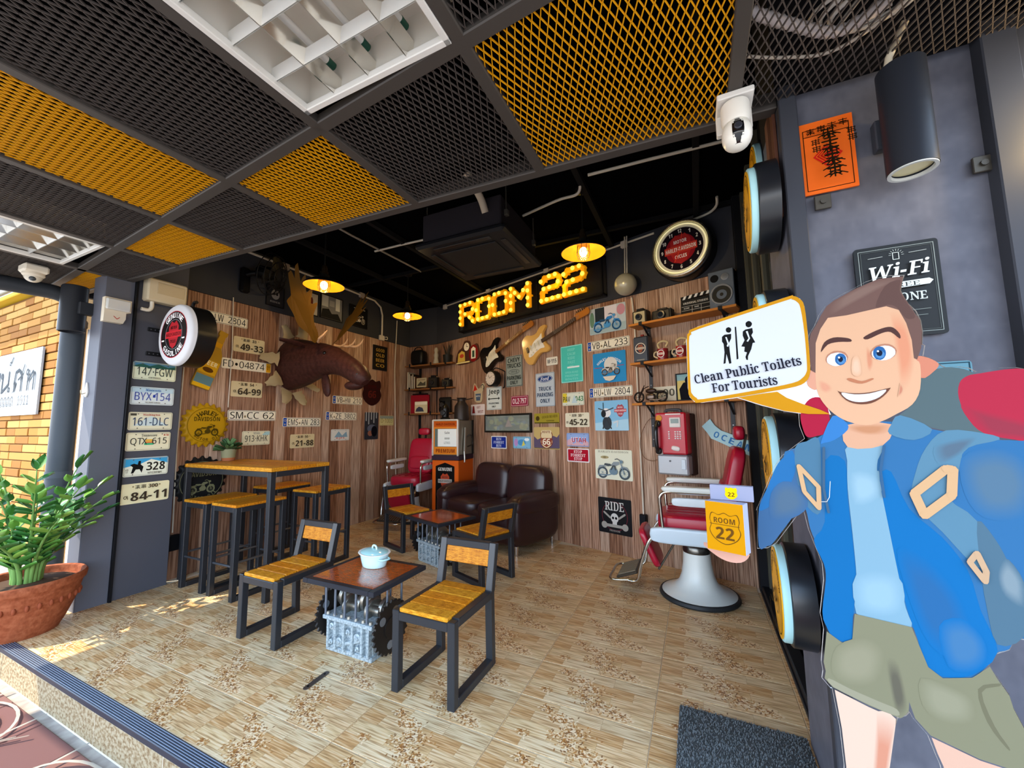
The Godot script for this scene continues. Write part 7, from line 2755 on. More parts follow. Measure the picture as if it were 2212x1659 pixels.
	part(t, "body", g, mat("141213", 0.35, 0.4))
	g = Geo.new()
	g.disc_z(Vector3(0, 0.11, 0.05), 0.04, 0, 0.03, 18, 0.006)
	part(t, "lens", g, mat("2e3034", 0.1))

func pendant(label: String, o: Vector3, energy: float) -> void:
	# o is the centre of the shade's rim
	var t := thing("pendant_lamp", label, "pendant lamp", at(o), "black pendant lamps with yellow lining")
	var g := Geo.new()
	g.lathe([Vector2(0.183, -0.004), Vector2(0.186, 0.0), Vector2(0.17, 0.02), Vector2(0.13, 0.045), Vector2(0.07, 0.066), Vector2(0.05, 0.075), Vector2(0.045, 0.11), Vector2(0.0, 0.112)], 36)
	var sh := part(t, "shade", g, mat("16130f", 0.4, 0.3))
	g = Geo.new()
	g.lathe([Vector2(0.182, -0.004), Vector2(0.165, 0.014), Vector2(0.126, 0.04), Vector2(0.066, 0.06), Vector2(0.0, 0.064)], 36)
	part(sh, "lining", g, mat("96580c", 0.4))
	g = Geo.new()
	g.lathe([Vector2(0.0, 0.2), Vector2(0.02, 0.2), Vector2(0.026, 0.18), Vector2(0.026, 0.15), Vector2(0.034, 0.14), Vector2(0.034, 0.11), Vector2(0.0, 0.108)], 20)
	part(t, "socket", g, mat("3a2c1c", 0.3, 0.7))
	g = Geo.new()
	g.tube([Vector3(0, 0.19, 0), Vector3(0, 3.35 - o.y, 0)], 0.006, 8)
	part(t, "cord", g, mat("0d0d0d", 0.6))
	g = Geo.new()
	g.lathe([Vector2(0.0, 3.35 - o.y), Vector2(0.055, 3.35 - o.y), Vector2(0.05, 3.325 - o.y), Vector2(0.02, 3.31 - o.y), Vector2(0.0, 3.31 - o.y)], 20)
	part(t, "ceiling_rose", g, mat("141414", 0.4))
	g = Geo.new()
	g.blob(Vector3(0, 0.005, 0), Vector3(0.034, 0.042, 0.034), 1.0, 18, 12)
	part(t, "bulb", g, glow("fff0b4", 2.2))
	g = Geo.new()
	for i in 8:
		var a := TAU * i / 8
		var d := Vector3(cos(a), 0, sin(a))
		g.tube([d * 0.05 + Vector3(0, 0.06, 0), d * 0.056 + Vector3(0, -0.01, 0), d * 0.045 + Vector3(0, -0.05, 0), d * 0.015 + Vector3(0, -0.066, 0)], 0.0022, 5, false)
	for r in [[0.056, -0.008], [0.04, -0.054]]:
		var p := []
		for i in 21:
			p.append(Vector3(cos(TAU * i / 20) * r[0], r[1], sin(TAU * i / 20) * r[0]))
		g.tube(p, 0.0022, 5, false)
	part(t, "wire_cage", g, mat("3a2c14", 0.4, 0.6))
	var l := OmniLight3D.new()
	l.light_color = Color("ffd890")
	l.light_energy = energy
	l.light_size = 0.035
	l.omni_range = 10.0
	l.omni_attenuation = 2.0
	l.shadow_enabled = true
	t.add_child(l)
	l.position = Vector3(0, -0.045, 0)

func build_hanging() -> void:
	pendant("pendant lamp with yellow lining in front of the antlers", Vector3(-3.19, 2.72, -2.573), 0.18)
	pendant("pendant lamp with yellow lining in the far corner", Vector3(-3.323, 2.78, -3.945), 0.18)
	pendant("pendant lamp with yellow lining in front of the bulb sign", Vector3(-0.784, 2.79, -3.13), 0.18)
	# ceiling cassette
	var t := thing("ceiling_cassette", "black ceiling cassette air conditioner hanging above the sofa table", "air conditioner", at(Vector3(-1.73, 2.9, -3.08)))
	var g := Geo.new()
	g.box(Vector3(0, 0.03, 0), Vector3(0.88, 0.06, 0.86), 0.02)
	part(t, "panel", g, mat("16171a", 0.35))
	g = Geo.new()
	g.box(Vector3(0, 0.19, 0), Vector3(0.78, 0.28, 0.76), 0.01)
	part(t, "body", g, mat("2a262a", 0.6))
	g = Geo.new()
	g.box(Vector3(0, -0.004, 0), Vector3(0.56, 0.012, 0.54), 0.005)
	part(t, "grille", g, mat("1d1e20", 0.45))
	for s in [-1, 1]:
		for ax in 2:
			g = Geo.new()
			var sz := Vector3(0.56, 0.012, 0.05) if ax == 0 else Vector3(0.05, 0.012, 0.54)
			g.box(Vector3(0 if ax == 0 else s * 0.355, -0.002, s * 0.345 if ax == 0 else 0), sz, 0.004)
			part(t, "louvre", g, mat("0a0a0b", 0.3))
		for z in [-0.3, 0.3]:
			g = Geo.new()
			g.tube([Vector3(s * 0.4, 0.2, z), Vector3(s * 0.4, 0.45, z)], 0.005, 6)
			g.box(Vector3(s * 0.4, 0.2, z), Vector3(0.04, 0.05, 0.04), 0.003)
			part(t, "hanger", g, mat("6a655c", 0.4, 0.6))
	g = Geo.new()
	g.tube(curve([Vector3(0.25, 0.2, 0.38), Vector3(0.24, 0.3, 0.45), Vector3(0.2, 0.43, 0.6)], 5), 0.03, 10)
	part(t, "pipe_lagging", g, mat("b9ab98", 0.7))
	# ceiling conduits
	conduit("pale pipe across the ceiling to the left of the cassette", [Vector3(-3.17, 3.32, -3.2), Vector3(-2.8, 3.31, -3.19), Vector3(-2.48, 3.29, -3.17), Vector3(-2.2, 3.2, -3.15)], 0.011)
	conduit("dark grey pipe crossing the ceiling towards the corner", [Vector3(-3.1, 3.32, -2.4), Vector3(-3.11, 3.32, -2.8), Vector3(-3.08, 3.32, -3.9)], 0.011, "8a847a")
	conduit("pale pipe bending down to the pendant near the bulb sign", curve([Vector3(-1.37, 3.31, -3.23), Vector3(-1.0, 3.31, -3.13), Vector3(-0.8, 3.27, -3.05), Vector3(-0.76, 3.33, -3.0)], 6), 0.012)
	conduit("long pale pipe along the ceiling behind the canopy edge", [Vector3(-0.67, 3.31, -2.9), Vector3(-0.2, 3.31, -2.92), Vector3(0.33, 3.31, -2.95)], 0.012)

func talisman_strokes(k: Ink) -> void:
	# dense vertical writing, red seal behind
	var c := "1a0d0a"
	k.line(c, [-0.07, -0.13, 0.07, -0.13, 0.07, 0.115, -0.07, 0.115], 0.0025, true)
	k.line(c, [-0.07, 0.088, 0.07, 0.088], 0.0025)
	k.flat("c8201c", [-0.045, 0.0, 0.0, -0.05, 0.045, 0.0, 0.0, 0.045])
	for r in [0.036, 0.026, 0.016]:
		k.line("e8741c", [-r, 0.0, 0.0, -r * 1.1, r, 0.0, 0.0, r], 0.002, true)
	for i in 4:
		kanji(k, c, -0.048 + 0.032 * i, 0.102, 0.024, i + 2)
	var y := 0.072
	for i in 7:
		kanji(k, c, 0.002 * (i % 2), y, 0.036 + 0.005 * (i % 3), i)
		if i in [0, 4, 5, 6]:
			k.line(c, [-0.004, y, -0.032, y - 0.014], 0.004)
			k.line(c, [0.004, y, 0.034, y - 0.016], 0.004)
		y -= 0.029
	for s in [[-0.05, 0.02], [-0.05, -0.01], [0.052, 0.03], [0.052, 0.0]]:
		kanji(k, c, s[0], s[1], 0.024, 3)

func build_front_things() -> void:
	var g: Geo
	var k: Ink
	var t := board("paper_talisman", "orange paper talisman with black brush writing on the grey wall", "talisman", gw(0.504, 2.362, 0.002), 0.166, 0.29, "e0621a", func(s: Ink): talisman_strokes(s), "", 0.002, 0.006)
	# up and down lamp
	t = thing("cylinder_wall_lamp", "big dark grey cylinder lamp on the grey wall", "wall lamp", gw(0.695, 2.375, 0.0))
	g = Geo.new()
	g.lathe([Vector2(0.0, 0.185), Vector2(0.058, 0.185), Vector2(0.064, 0.18), Vector2(0.064, 0.036), Vector2(0.0632, 0.034), Vector2(0.064, 0.032), Vector2(0.064, -0.002), Vector2(0.0632, -0.004), Vector2(0.064, -0.006), Vector2(0.064, -0.19), Vector2(0.056, -0.19), Vector2(0.054, -0.175), Vector2(0.0, -0.175)], 40)
	part(t, "housing", g, mat("22252c", 0.4), at(Vector3(0, 0, 0.1)))
	g = Geo.new()
	g.lathe([Vector2(0.062, -0.1905), Vector2(0.062, -0.194), Vector2(0.053, -0.194), Vector2(0.051, -0.185)], 40)
	part(t, "rim", g, mat("c4c6c2", 0.35), at(Vector3(0, 0, 0.1)))
	g = Geo.new()
	g.lathe([Vector2(0.0, -0.178), Vector2(0.053, -0.178), Vector2(0.053, -0.176), Vector2(0.0, -0.176)], 32)
	part(t, "lens", g, mat("d6cda2", 0.3), at(Vector3(0, 0, 0.1)))
	g = Geo.new()
	g.box(Vector3(-0.03, 0.0, 0.02), Vector3(0.06, 0.11, 0.04), 0.004)
	part(t, "bracket", g, mat("3a3d45", 0.5))
	g = Geo.new()
	g.tube([Vector3(-0.03, 0.18, 0.08), Vector3(-0.02, 0.24, 0.09), Vector3(0.02, 0.33, 0.12)], 0.011, 10)
	part(t, "cable", g, mat("c9bda6", 0.5))
	# blackboard style wifi sign
	t = board("wifi_sign", "black chalkboard style sign reading Wi-Fi Free on the grey wall", "sign", gw(0.66, 1.81, 0.002), 0.225, 0.33, "16191b", func(s: Ink):
		s.line("8c948f", [-0.1, -0.152, 0.1, -0.152, 0.1, 0.152, -0.1, 0.152], 0.0018, true)
		s.line("59605c", [-0.094, -0.146, 0.094, -0.146, 0.094, 0.146, -0.094, 0.146], 0.001, true)
		s.line("aab0aa", [-0.075, 0.122, -0.035, 0.124], 0.0015)
		s.line("aab0aa", [0.035, 0.126, 0.08, 0.128], 0.0015)
		s.line("c4cac4", [-0.008, 0.108, 0.008, 0.108, 0.008, 0.132, -0.008, 0.132], 0.0018, true)
		for i in 9:
			var a := PI * i / 8
			s.line("aab0aa", [cos(a) * 0.015, 0.122 + sin(a) * 0.015, cos(a) * 0.021, 0.122 + sin(a) * 0.021], 0.0012)
		s.text("d6dcd8", "Wi-Fi", 0.0, 0.068, 0.165, 0.052, "s", 0.05, 0.25)
		s.flat("c2c8c4", [-0.05, 0.0, 0.075, 0.006, 0.085, 0.018, 0.075, 0.026, -0.05, 0.022, -0.06, 0.012])
		s.text("23282a", "FREE", 0.01, 0.013, 0.08, 0.014, "sr")
		s.text("b9bfba", "ZONE", 0.02, -0.03, 0.09, 0.028, "s")
		s.line("7a827c", [-0.07, -0.08, 0.07, -0.078], 0.0015)
		s.line("7a827c", [-0.05, -0.1, 0.06, -0.098], 0.0015), "", 0.01, 0.008)
	t = board("blue_plaque", "small blue rimmed plaque peeping out beside the cut-out's ear", "plaque", gw(0.756, 1.5, 0.002), 0.12, 0.1, "54808e", func(s: Ink):
		s.line("1f3a46", [-0.054, -0.044, 0.054, -0.044, 0.054, 0.044, -0.054, 0.044], 0.003, true), "", 0.01, 0.006)
	# round light boxes on the end of the wall
	var spec := [[2.262, -1.9, 0.185], [1.715, -1.9, 0.185], [1.21, -1.9, 0.185], [0.7, -1.9, 0.185], [2.6, -2.32, 0.21]]
	var said := ["uppermost on the wall end", "second from the top, behind the speech bubble", "third from the top, behind the cut-out's arm", "lowest, beside the mat", "set back highest under the canopy"]
	for i in 5:
		var sp: Array = spec[i]
		t = thing("round_light_box", "round black light box with yellow face, " + said[i], "light box", Transform3D(Basis(Vector3.UP, -PI / 2 - 0.05), Vector3(0.35 if i < 4 else 0.44, sp[0], sp[1])), "round light boxes")
		g = Geo.new()
		g.disc_z(Vector3.ZERO, sp[2], 0.0, 0.075, 44, 0.006)
		part(t, "drum", g, mat("16181d", 0.3))
		g = Geo.new()
		g.disc_z(Vector3.ZERO, sp[2] - 0.012, 0.075, 0.1, 44, 0.004)
		part(t, "rim", g, mat("a9d6dc", 0.35))
		g = Geo.new()
		g.disc_z(Vector3.ZERO, sp[2] - 0.022, 0.1, 0.104, 44)
		part(t, "face", g, mat("d99a14", 0.4))
		k = Ink.new()
		k.z = 0.1045
		var r: float = sp[2]
		k.ring("3a2a0c", 0, 0, r - 0.035, r - 0.035, 0.005)
		k.arc("3a2a0c", "HARLEY-DAVIDSON", 0, 0, r * 0.66, 90, 150, 0.017, 0.026)
		bike(k, 0, -0.01, r * 0.45, "4a360e", "4a360e", "3a2a0c")
		k.arc("3a2a0c", "MOTORCYCLES", 0, 0, r * 0.66, 270, -120, 0.017, 0.026)
		print_on(t, k)
	# pan and tilt camera
	t = thing("security_camera", "white pan and tilt camera hanging from the canopy corner", "camera", at(Vector3(0.2, 2.61, -1.68)), "security cameras")
	g = Geo.new()
	g.box(Vector3(0, -0.012, 0.02), Vector3(0.125, 0.024, 0.125), 0.004)
	g.box(Vector3(0, -0.055, -0.03), Vector3(0.125, 0.09, 0.03), 0.004)
	part(t, "mount", g, mat("dedbd4", 0.4))
	g = Geo.new()
	g.lathe([Vector2(0, -0.02), Vector2(0.048, -0.02), Vector2(0.05, -0.03), Vector2(0.05, -0.085), Vector2(0.044, -0.1), Vector2(0, -0.1)], 28)
	part(t, "neck", g, mat("e6e2d8", 0.35), at(Vector3(0, -0.012, 0.035)))
	g = Geo.new()
	g.blob(Vector3(0, -0.155, 0.035), Vector3(0.052, 0.058, 0.052), 0.9, 24, 16)
	var hd := part(t, "head", g, mat("e9e6dc", 0.3))
	g = Geo.new()
	var rows := []
	for i in 10:
		var a := -1.0 + 2.0 * i / 9
		var row := PackedVector3Array()
		for j in 5:
			var b := -0.38 + 0.19 * j
			row.append(Vector3(0, -0.155, 0.035) + Vector3(sin(b) * cos(a) * 0.054, sin(a) * 0.06, cos(b) * cos(a) * 0.054))
		rows.append(row)
	g.grid(rows, false)
	part(hd, "lens_window", g, mat("0c0d10", 0.1), Transform3D(Basis(Vector3.UP, 0.0), Vector3.ZERO))
	g = Geo.new()
	g.disc_z(Vector3(0, -0.15, 0.083), 0.014, 0, 0.01, 18, 0.003)
	part(hd, "lens", g, mat("3a3c44", 0.1, 0.4))
	t = thing("security_camera", "white dome camera under the canopy at the far left", "camera", at(Vector3(-4.5, 2.61, -1.08)), "security cameras")
	g = Geo.new()
	g.box(Vector3(0, -0.03, 0), Vector3(0.13, 0.06, 0.13), 0.012)
	part(t, "mount", g, mat("e2d9c8", 0.4))
	g = Geo.new()
	g.lathe([Vector2(0.058, -0.06), Vector2(0.06, -0.075), Vector2(0.052, -0.085), Vector2(0.048, -0.088)], 28)
	part(t, "collar", g, mat("dcd2c0", 0.4))
	g = Geo.new()
	g.blob(Vector3(0, -0.083, 0), Vector3(0.05, 0.045, 0.05), 1.0, 24, 14)
	var dm := part(t, "dome", g, mat("d0c8b8", 0.2))
	g = Geo.new()
	g.blob(Vector3(0.03, -0.105, 0.01), Vector3(0.02, 0.02, 0.02), 1.0, 14, 10)
	part(dm, "lens", g, mat("3a3f44", 0.08))
	# warm lamp at the right edge
	t = thing("warm_wall_lamp", "small warm lamp glowing at the right edge of the grey wall", "wall lamp", at(Vector3(1.115, 2.25, -1.72)))
	g = Geo.new()
	g.box(Vector3(0, 0, -0.02), Vector3(0.05, 0.09, 0.04), 0.004)
	part(t, "back_plate", g, mat("2a2a2c", 0.4))
	g = Geo.new()
	g.blob(Vector3(0, 0, 0.025), Vector3(0.024, 0.035, 0.024), 0.8, 16, 10)
	part(t, "bulb", g, glow("ffe6a8", 4.0))
	var l := OmniLight3D.new()
	l.light_color = Color("ffd890")
	l.light_energy = 0.1
	l.light_size = 0.03
	l.omni_range = 6.0
	l.omni_attenuation = 2.0
	l.shadow_enabled = true
	t.add_child(l)
	l.position = Vector3(0, 0, 0.06)

func build_standee() -> void:
	var t := thing("cutout_standee", "life size cardboard cut-out of a smiling traveller with a speech bubble", "standee", at(Vector3(0.45, 0.006, -1.4)))
	var g := Geo.new()
	g.prism(pairs([-0.467, 1.624, -0.458, 1.649, -0.432, 1.666, -0.193, 1.726, -0.169, 1.73, -0.151, 1.718, -0.142, 1.693, -0.14, 1.614, -0.14, 1.518, -0.144, 1.491, -0.127, 1.45, -0.104, 1.372, -0.158, 1.373, -0.213, 1.384, -0.27, 1.403, -0.333, 1.429, -0.432, 1.417, -0.454, 1.421, -0.467, 1.437, -0.471, 1.467]), -0.006, 0.0)
	g.prism(pairs([-0.146, 1.537, -0.142, 1.587, -0.136, 1.609, -0.122, 1.632, -0.109, 1.663, -0.092, 1.688, -0.073, 1.705, -0.046, 1.719, -0.02, 1.731, 0.004, 1.744, 0.032, 1.751, 0.058, 1.753, 0.087, 1.749, 0.08, 1.727, 0.076, 1.706, 0.081, 1.688, 0.088, 1.669, 0.102, 1.646, 0.109, 1.62, 0.11, 1.586, 0.106, 1.555, 0.111, 1.551, 0.105, 1.522, 0.118, 1.516, 0.135, 1.498, 0.145, 1.489, 0.168, 1.49, 0.188, 1.485, 0.201, 1.474, 0.243, 1.481, 0.272, 1.48, 0.314, 1.465, 0.333, 1.438, 0.318, 1.293, 0.309, 1.045, 0.286, 0.88, 0.245, 0.837, 0.219, 0.835, 0.205, 0.836, 0.193, 0.807, 0.17, 0.793, 0.153, 0.763, 0.165, 0.743, 0.182, 0.707, 0.186, 0.679, 0.205, 0.623, 0.221, 0.551, 0.196, 0.504, 0.174, 0.345, 0.183, 0.326, 0.048, 0.27, 0.055, 0.335, 0.053, 0.455, 0.045, 0.51, 0.038, 0.534, 0.029, 0.569, 0.028, 0.572, 0.003, 0.604, -0.002, 0.617, -0.01, 0.606, -0.027, 0.596, -0.047, 0.531, -0.061, 0.475, -0.084, 0.28, -0.084, 0.214, -0.175, 0.176, -0.162, 0.293, -0.147, 0.447, -0.149, 0.54, -0.158, 0.634, -0.162, 0.634, -0.179, 0.655, -0.175, 0.675, -0.177, 0.699, -0.165, 0.785, -0.17, 0.825, -0.155, 0.915, -0.155, 0.959, -0.167, 1.002, -0.18, 1.05, -0.188, 1.108, -0.26, 1.002, -0.282, 0.986, -0.309, 0.981, -0.301, 1.102, -0.304, 1.091, -0.277, 1.156, -0.25, 1.221, -0.228, 1.254, -0.196, 1.282, -0.17, 1.304, -0.179, 1.34, -0.179, 1.376, -0.16, 1.416, -0.136, 1.428, -0.131, 1.441, -0.152, 1.449, -0.158, 1.47, -0.148, 1.501]), -0.006, 0.0)
	part(t, "panel", g, mat("dcdad8", 0.5))
	var k := Ink.new()
	k.z = 0.0004
	k.step = 0.00005
	for a in [
		["5f7072", 1, [0.071, 1.395, 0.092, 1.464, 0.13, 1.487, 0.168, 1.486, 0.2, 1.469, 0.223, 1.444, 0.209, 1.303, 0.171, 1.31, 0.102, 1.334, 0.026, 1.347]],
		["c43048", 1, [0.162, 1.408, 0.167, 1.447, 0.183, 1.464, 0.206, 1.469, 0.271, 1.477, 0.314, 1.462, 0.331, 1.435, 0.316, 1.296, 0.251, 1.303, 0.2, 1.318, 0.175, 1.353]],
		["a83a4c", "c43048", [0.165, 1.392, 0.175, 1.353, 0.2, 1.32, 0.251, 1.305, 0.317, 1.3, 0.32, 1.329, 0.255, 1.337, 0.206, 1.352]],
		["bd2440", 1, [-0.175, 1.374, -0.157, 1.411, -0.136, 1.423, -0.117, 1.413, -0.108, 1.375, -0.113, 1.325, -0.141, 1.312, -0.164, 1.309, -0.173, 1.336]],
		["3a78aa", 1, [-0.226, 1.249, -0.194, 1.276, -0.167, 1.296, -0.126, 1.316, -0.102, 1.364, -0.075, 1.351, 0.027, 1.35, 0.101, 1.33, 0.171, 1.312, 0.206, 1.303, 0.264, 1.3, 0.315, 1.289, 0.306, 1.045, 0.284, 0.883, 0.245, 0.841, 0.219, 0.838, 0.205, 0.839, 0.192, 0.809, 0.168, 0.795, 0.154, 0.767, 0.121, 0.729, 0.067, 0.714, 0.042, 0.734, 0.029, 0.786, 0.02, 0.826, -0.095, 0.838, -0.107, 0.761, -0.129, 0.759, -0.147, 0.767, -0.159, 0.793, -0.165, 0.826, -0.15, 0.915, -0.151, 0.959, -0.162, 1.002, -0.176, 1.051, -0.185, 1.116]],
		["1672b4", 1, [-0.165, 0.831, -0.151, 0.915, -0.152, 0.959, -0.17, 1.021, -0.141, 1.074, -0.128, 1.242, -0.083, 1.243, -0.085, 1.143, -0.083, 1.021, -0.084, 0.925, -0.099, 0.824, -0.107, 0.764, -0.129, 0.762, -0.148, 0.769, -0.159, 0.793]],
		["1a76b8", 1, [-0.012, 1.196, 0.013, 1.217, 0.041, 1.123, 0.099, 1.055, 0.138, 0.98, 0.152, 0.888, 0.172, 0.799, 0.121, 0.734, 0.067, 0.719, 0.042, 0.738, 0.03, 0.79, 0.013, 0.881, -0.005, 1.053]],
		["46709c", 1, [-0.226, 1.249, -0.196, 1.276, -0.159, 1.218, -0.162, 1.149, -0.189, 1.118, -0.264, 1.008, -0.282, 0.992, -0.305, 0.988, -0.297, 1.1, -0.275, 1.153, -0.247, 1.219]],
		["2f78b4", 1, [-0.226, 1.249, -0.202, 1.269, -0.199, 1.212, -0.234, 1.136, -0.266, 1.108, -0.298, 1.092, -0.275, 1.153, -0.247, 1.219]],
		["56829e", 1, [-0.196, 1.276, -0.167, 1.296, -0.138, 1.305, -0.138, 1.227, -0.148, 1.1, -0.177, 1.11, -0.196, 1.173]],
		["6391a8", 1, [0.061, 1.214, 0.088, 1.282, 0.13, 1.326, 0.2, 1.318, 0.225, 1.303, 0.163, 1.28, 0.146, 1.226, 0.118, 1.157, 0.166, 1.102, 0.166, 1.001, 0.147, 0.999, 0.1, 1.069, 0.05, 1.143]],
		["5a7a8c", 1, [0.166, 1.102, 0.192, 1.065, 0.211, 1.007, 0.228, 0.926, 0.219, 0.842, 0.173, 0.816, 0.163, 0.898, 0.161, 0.983]],
		["8fa0a8", "5a7a8c", [0.198, 1.006, 0.212, 1.016, 0.232, 0.968, 0.226, 0.909, 0.197, 0.929, 0.189, 0.97]],
		["5f7f98", "3a78aa", [0.152, 1.256, 0.21, 1.284, 0.26, 1.259, 0.278, 1.187, 0.245, 1.117, 0.179, 1.111, 0.149, 1.169]],
		["2e6ea6", "1a76b8", [0.007, 1.017, 0.059, 1.005, 0.113, 0.924, 0.13, 0.828, 0.098, 0.766, 0.05, 0.79, 0.021, 0.891]],
		["4b82b0", "1a76b8", [0.072, 0.838, 0.114, 0.864, 0.149, 0.828, 0.151, 0.778, 0.122, 0.742, 0.08, 0.745]],
		["5c7890", "46709c", [-0.264, 1.143, -0.231, 1.18, -0.188, 1.165, -0.177, 1.114, -0.216, 1.077, -0.269, 1.072]],
		["62788a", "6391a8", [0.103, 1.283, 0.145, 1.303, 0.185, 1.31, 0.169, 1.284, 0.141, 1.256, 0.108, 1.24]],
		["8fb6c8", 1, [-0.074, 1.283, 0.001, 1.289, -0.012, 1.248, -0.016, 1.219, -0.012, 1.216, -0.012, 1.172, -0.005, 1.077, 0.004, 0.961, 0.012, 0.871, 0.019, 0.826, -0.028, 0.828, -0.091, 0.839, -0.083, 0.925, -0.082, 1.045, -0.083, 1.168, -0.078, 1.243]],
		["a8c9d6", "8fb6c8", [-0.073, 1.213, -0.019, 1.206, -0.016, 1.148, -0.072, 1.124]],
		["a4c6d4", "8fb6c8", [-0.083, 0.94, 0.001, 0.952, 0.009, 0.875, -0.027, 0.842, -0.088, 0.854]],
		["eeb48e", 1, [-0.072, 1.342, 0.024, 1.343, 0.002, 1.287, -0.074, 1.281]],
		["d8956c", "eeb48e", [-0.069, 1.342, 0.024, 1.343, 0.011, 1.318, -0.031, 1.314, -0.067, 1.327]],
		["3f86c8", 1, [-0.101, 1.368, -0.073, 1.351, -0.07, 1.329, -0.101, 1.301, -0.126, 1.292, -0.133, 1.296]],
		["5f8eaa", 1, [0.023, 1.341, 0.044, 1.367, 0.104, 1.329, 0.066, 1.301, 0.018, 1.317]],
		["efa98a", 1, [-0.13, 1.499, -0.143, 1.5, -0.153, 1.469, -0.148, 1.452, -0.131, 1.446]],
		["e58f70", 1, [0.088, 1.518, 0.107, 1.52, 0.132, 1.5, 0.12, 1.479, 0.095, 1.464]],
		["f4bd94", 1, [-0.131, 1.495, -0.126, 1.58, -0.11, 1.624, -0.09, 1.654, -0.047, 1.655, -0.003, 1.66, 0.038, 1.668, 0.066, 1.655, 0.081, 1.619, 0.086, 1.568, 0.088, 1.518, 0.096, 1.5, 0.09, 1.435, 0.071, 1.395, 0.038, 1.371, 0.004, 1.351, -0.029, 1.341, -0.068, 1.352, -0.097, 1.374, -0.119, 1.405, -0.131, 1.441]],
		["ee9e78", "f4bd94", [0.046, 1.649, 0.068, 1.646, 0.083, 1.602, 0.086, 1.509, 0.069, 1.444, 0.05, 1.437, 0.062, 1.503, 0.061, 1.57, 0.053, 1.614]],
		["e79a76", "f4bd94", [-0.011, 1.56, -0.001, 1.542, 0, 1.508, -0.009, 1.487, -0.014, 1.504]],
		["efa684", "f4bd94", [-0.125, 1.472, -0.104, 1.462, -0.095, 1.444, -0.11, 1.432, -0.125, 1.445]],
		["7b5d52", 0, [-0.139, 1.586, -0.134, 1.609, -0.12, 1.632, -0.106, 1.66, -0.09, 1.686, -0.072, 1.7, -0.021, 1.727, 0.031, 1.747, 0.083, 1.745, 0.073, 1.706, 0.086, 1.67, 0.106, 1.62, 0.107, 1.587, 0.102, 1.545, 0.091, 1.514, 0.085, 1.518, 0.085, 1.568, 0.078, 1.615, 0.066, 1.653, 0.041, 1.667, -0.003, 1.66, -0.047, 1.653, -0.09, 1.651, -0.11, 1.62, -0.124, 1.58, -0.131, 1.493, -0.14, 1.5, -0.142, 1.536]],
		["8f7064", "7b5d52", [-0.076, 1.693, -0.021, 1.725, 0.031, 1.744, 0.08, 1.744, 0.043, 1.728, 0.001, 1.708, -0.042, 1.679, -0.086, 1.658]],
		["6c5047", 1, [0.043, 1.724, 0.076, 1.736, 0.072, 1.706, 0.084, 1.67, 0.098, 1.63, 0.079, 1.628, 0.063, 1.66, 0.045, 1.671, 0.018, 1.668]],
		["5a3c33", 1, [-0.114, 1.552, -0.104, 1.58, -0.082, 1.592, -0.056, 1.589, -0.043, 1.583, -0.044, 1.576, -0.071, 1.578, -0.096, 1.573]],
		["5a3c33", 1, [-0.015, 1.585, 0.006, 1.598, 0.033, 1.608, 0.05, 1.606, 0.062, 1.587, 0.061, 1.574, 0.044, 1.594, 0.025, 1.593, -0.006, 1.579]],
		["c98a6c", 0, [-0.053, 1.533, -0.055, 1.525, -0.059, 1.519, -0.066, 1.513, -0.074, 1.51, -0.083, 1.509, -0.091, 1.511, -0.098, 1.516, -0.103, 1.522, -0.105, 1.529, -0.103, 1.537, -0.099, 1.544, -0.092, 1.549, -0.084, 1.553, -0.075, 1.553, -0.066, 1.551, -0.059, 1.547, -0.055, 1.54]],
		["f6f6f4", 0, [-0.056, 1.53, -0.057, 1.524, -0.061, 1.517, -0.067, 1.513, -0.075, 1.51, -0.083, 1.509, -0.09, 1.511, -0.096, 1.515, -0.101, 1.52, -0.102, 1.527, -0.101, 1.534, -0.097, 1.54, -0.091, 1.545, -0.083, 1.547, -0.075, 1.548, -0.068, 1.546, -0.062, 1.542, -0.058, 1.537]],
		["2f6aa6", 0, [-0.058, 1.527, -0.059, 1.521, -0.062, 1.516, -0.065, 1.513, -0.07, 1.511, -0.074, 1.511, -0.078, 1.514, -0.081, 1.518, -0.083, 1.523, -0.083, 1.529, -0.082, 1.535, -0.08, 1.54, -0.076, 1.543, -0.071, 1.545, -0.067, 1.544, -0.063, 1.542, -0.06, 1.538, -0.058, 1.533]],
		["5b94c8", 0, [-0.061, 1.523, -0.061, 1.519, -0.063, 1.517, -0.066, 1.515, -0.069, 1.514, -0.072, 1.514, -0.075, 1.515, -0.077, 1.518, -0.078, 1.521, -0.079, 1.524, -0.078, 1.527, -0.076, 1.53, -0.073, 1.532, -0.07, 1.533, -0.067, 1.533, -0.064, 1.531, -0.062, 1.529, -0.061, 1.526]],
		["14233a", 0, [-0.065, 1.527, -0.065, 1.525, -0.067, 1.523, -0.068, 1.521, -0.07, 1.52, -0.072, 1.52, -0.074, 1.521, -0.075, 1.523, -0.076, 1.526, -0.076, 1.528, -0.076, 1.531, -0.075, 1.533, -0.073, 1.535, -0.071, 1.536, -0.069, 1.535, -0.067, 1.534, -0.066, 1.533, -0.065, 1.53]],
		["ffffff", 0, [-0.071, 1.533, -0.071, 1.532, -0.072, 1.531, -0.073, 1.531, -0.073, 1.53, -0.074, 1.53, -0.075, 1.531, -0.076, 1.532, -0.076, 1.533, -0.076, 1.534, -0.076, 1.535, -0.075, 1.536, -0.075, 1.536, -0.074, 1.536, -0.073, 1.536, -0.072, 1.536, -0.072, 1.535, -0.071, 1.534]],
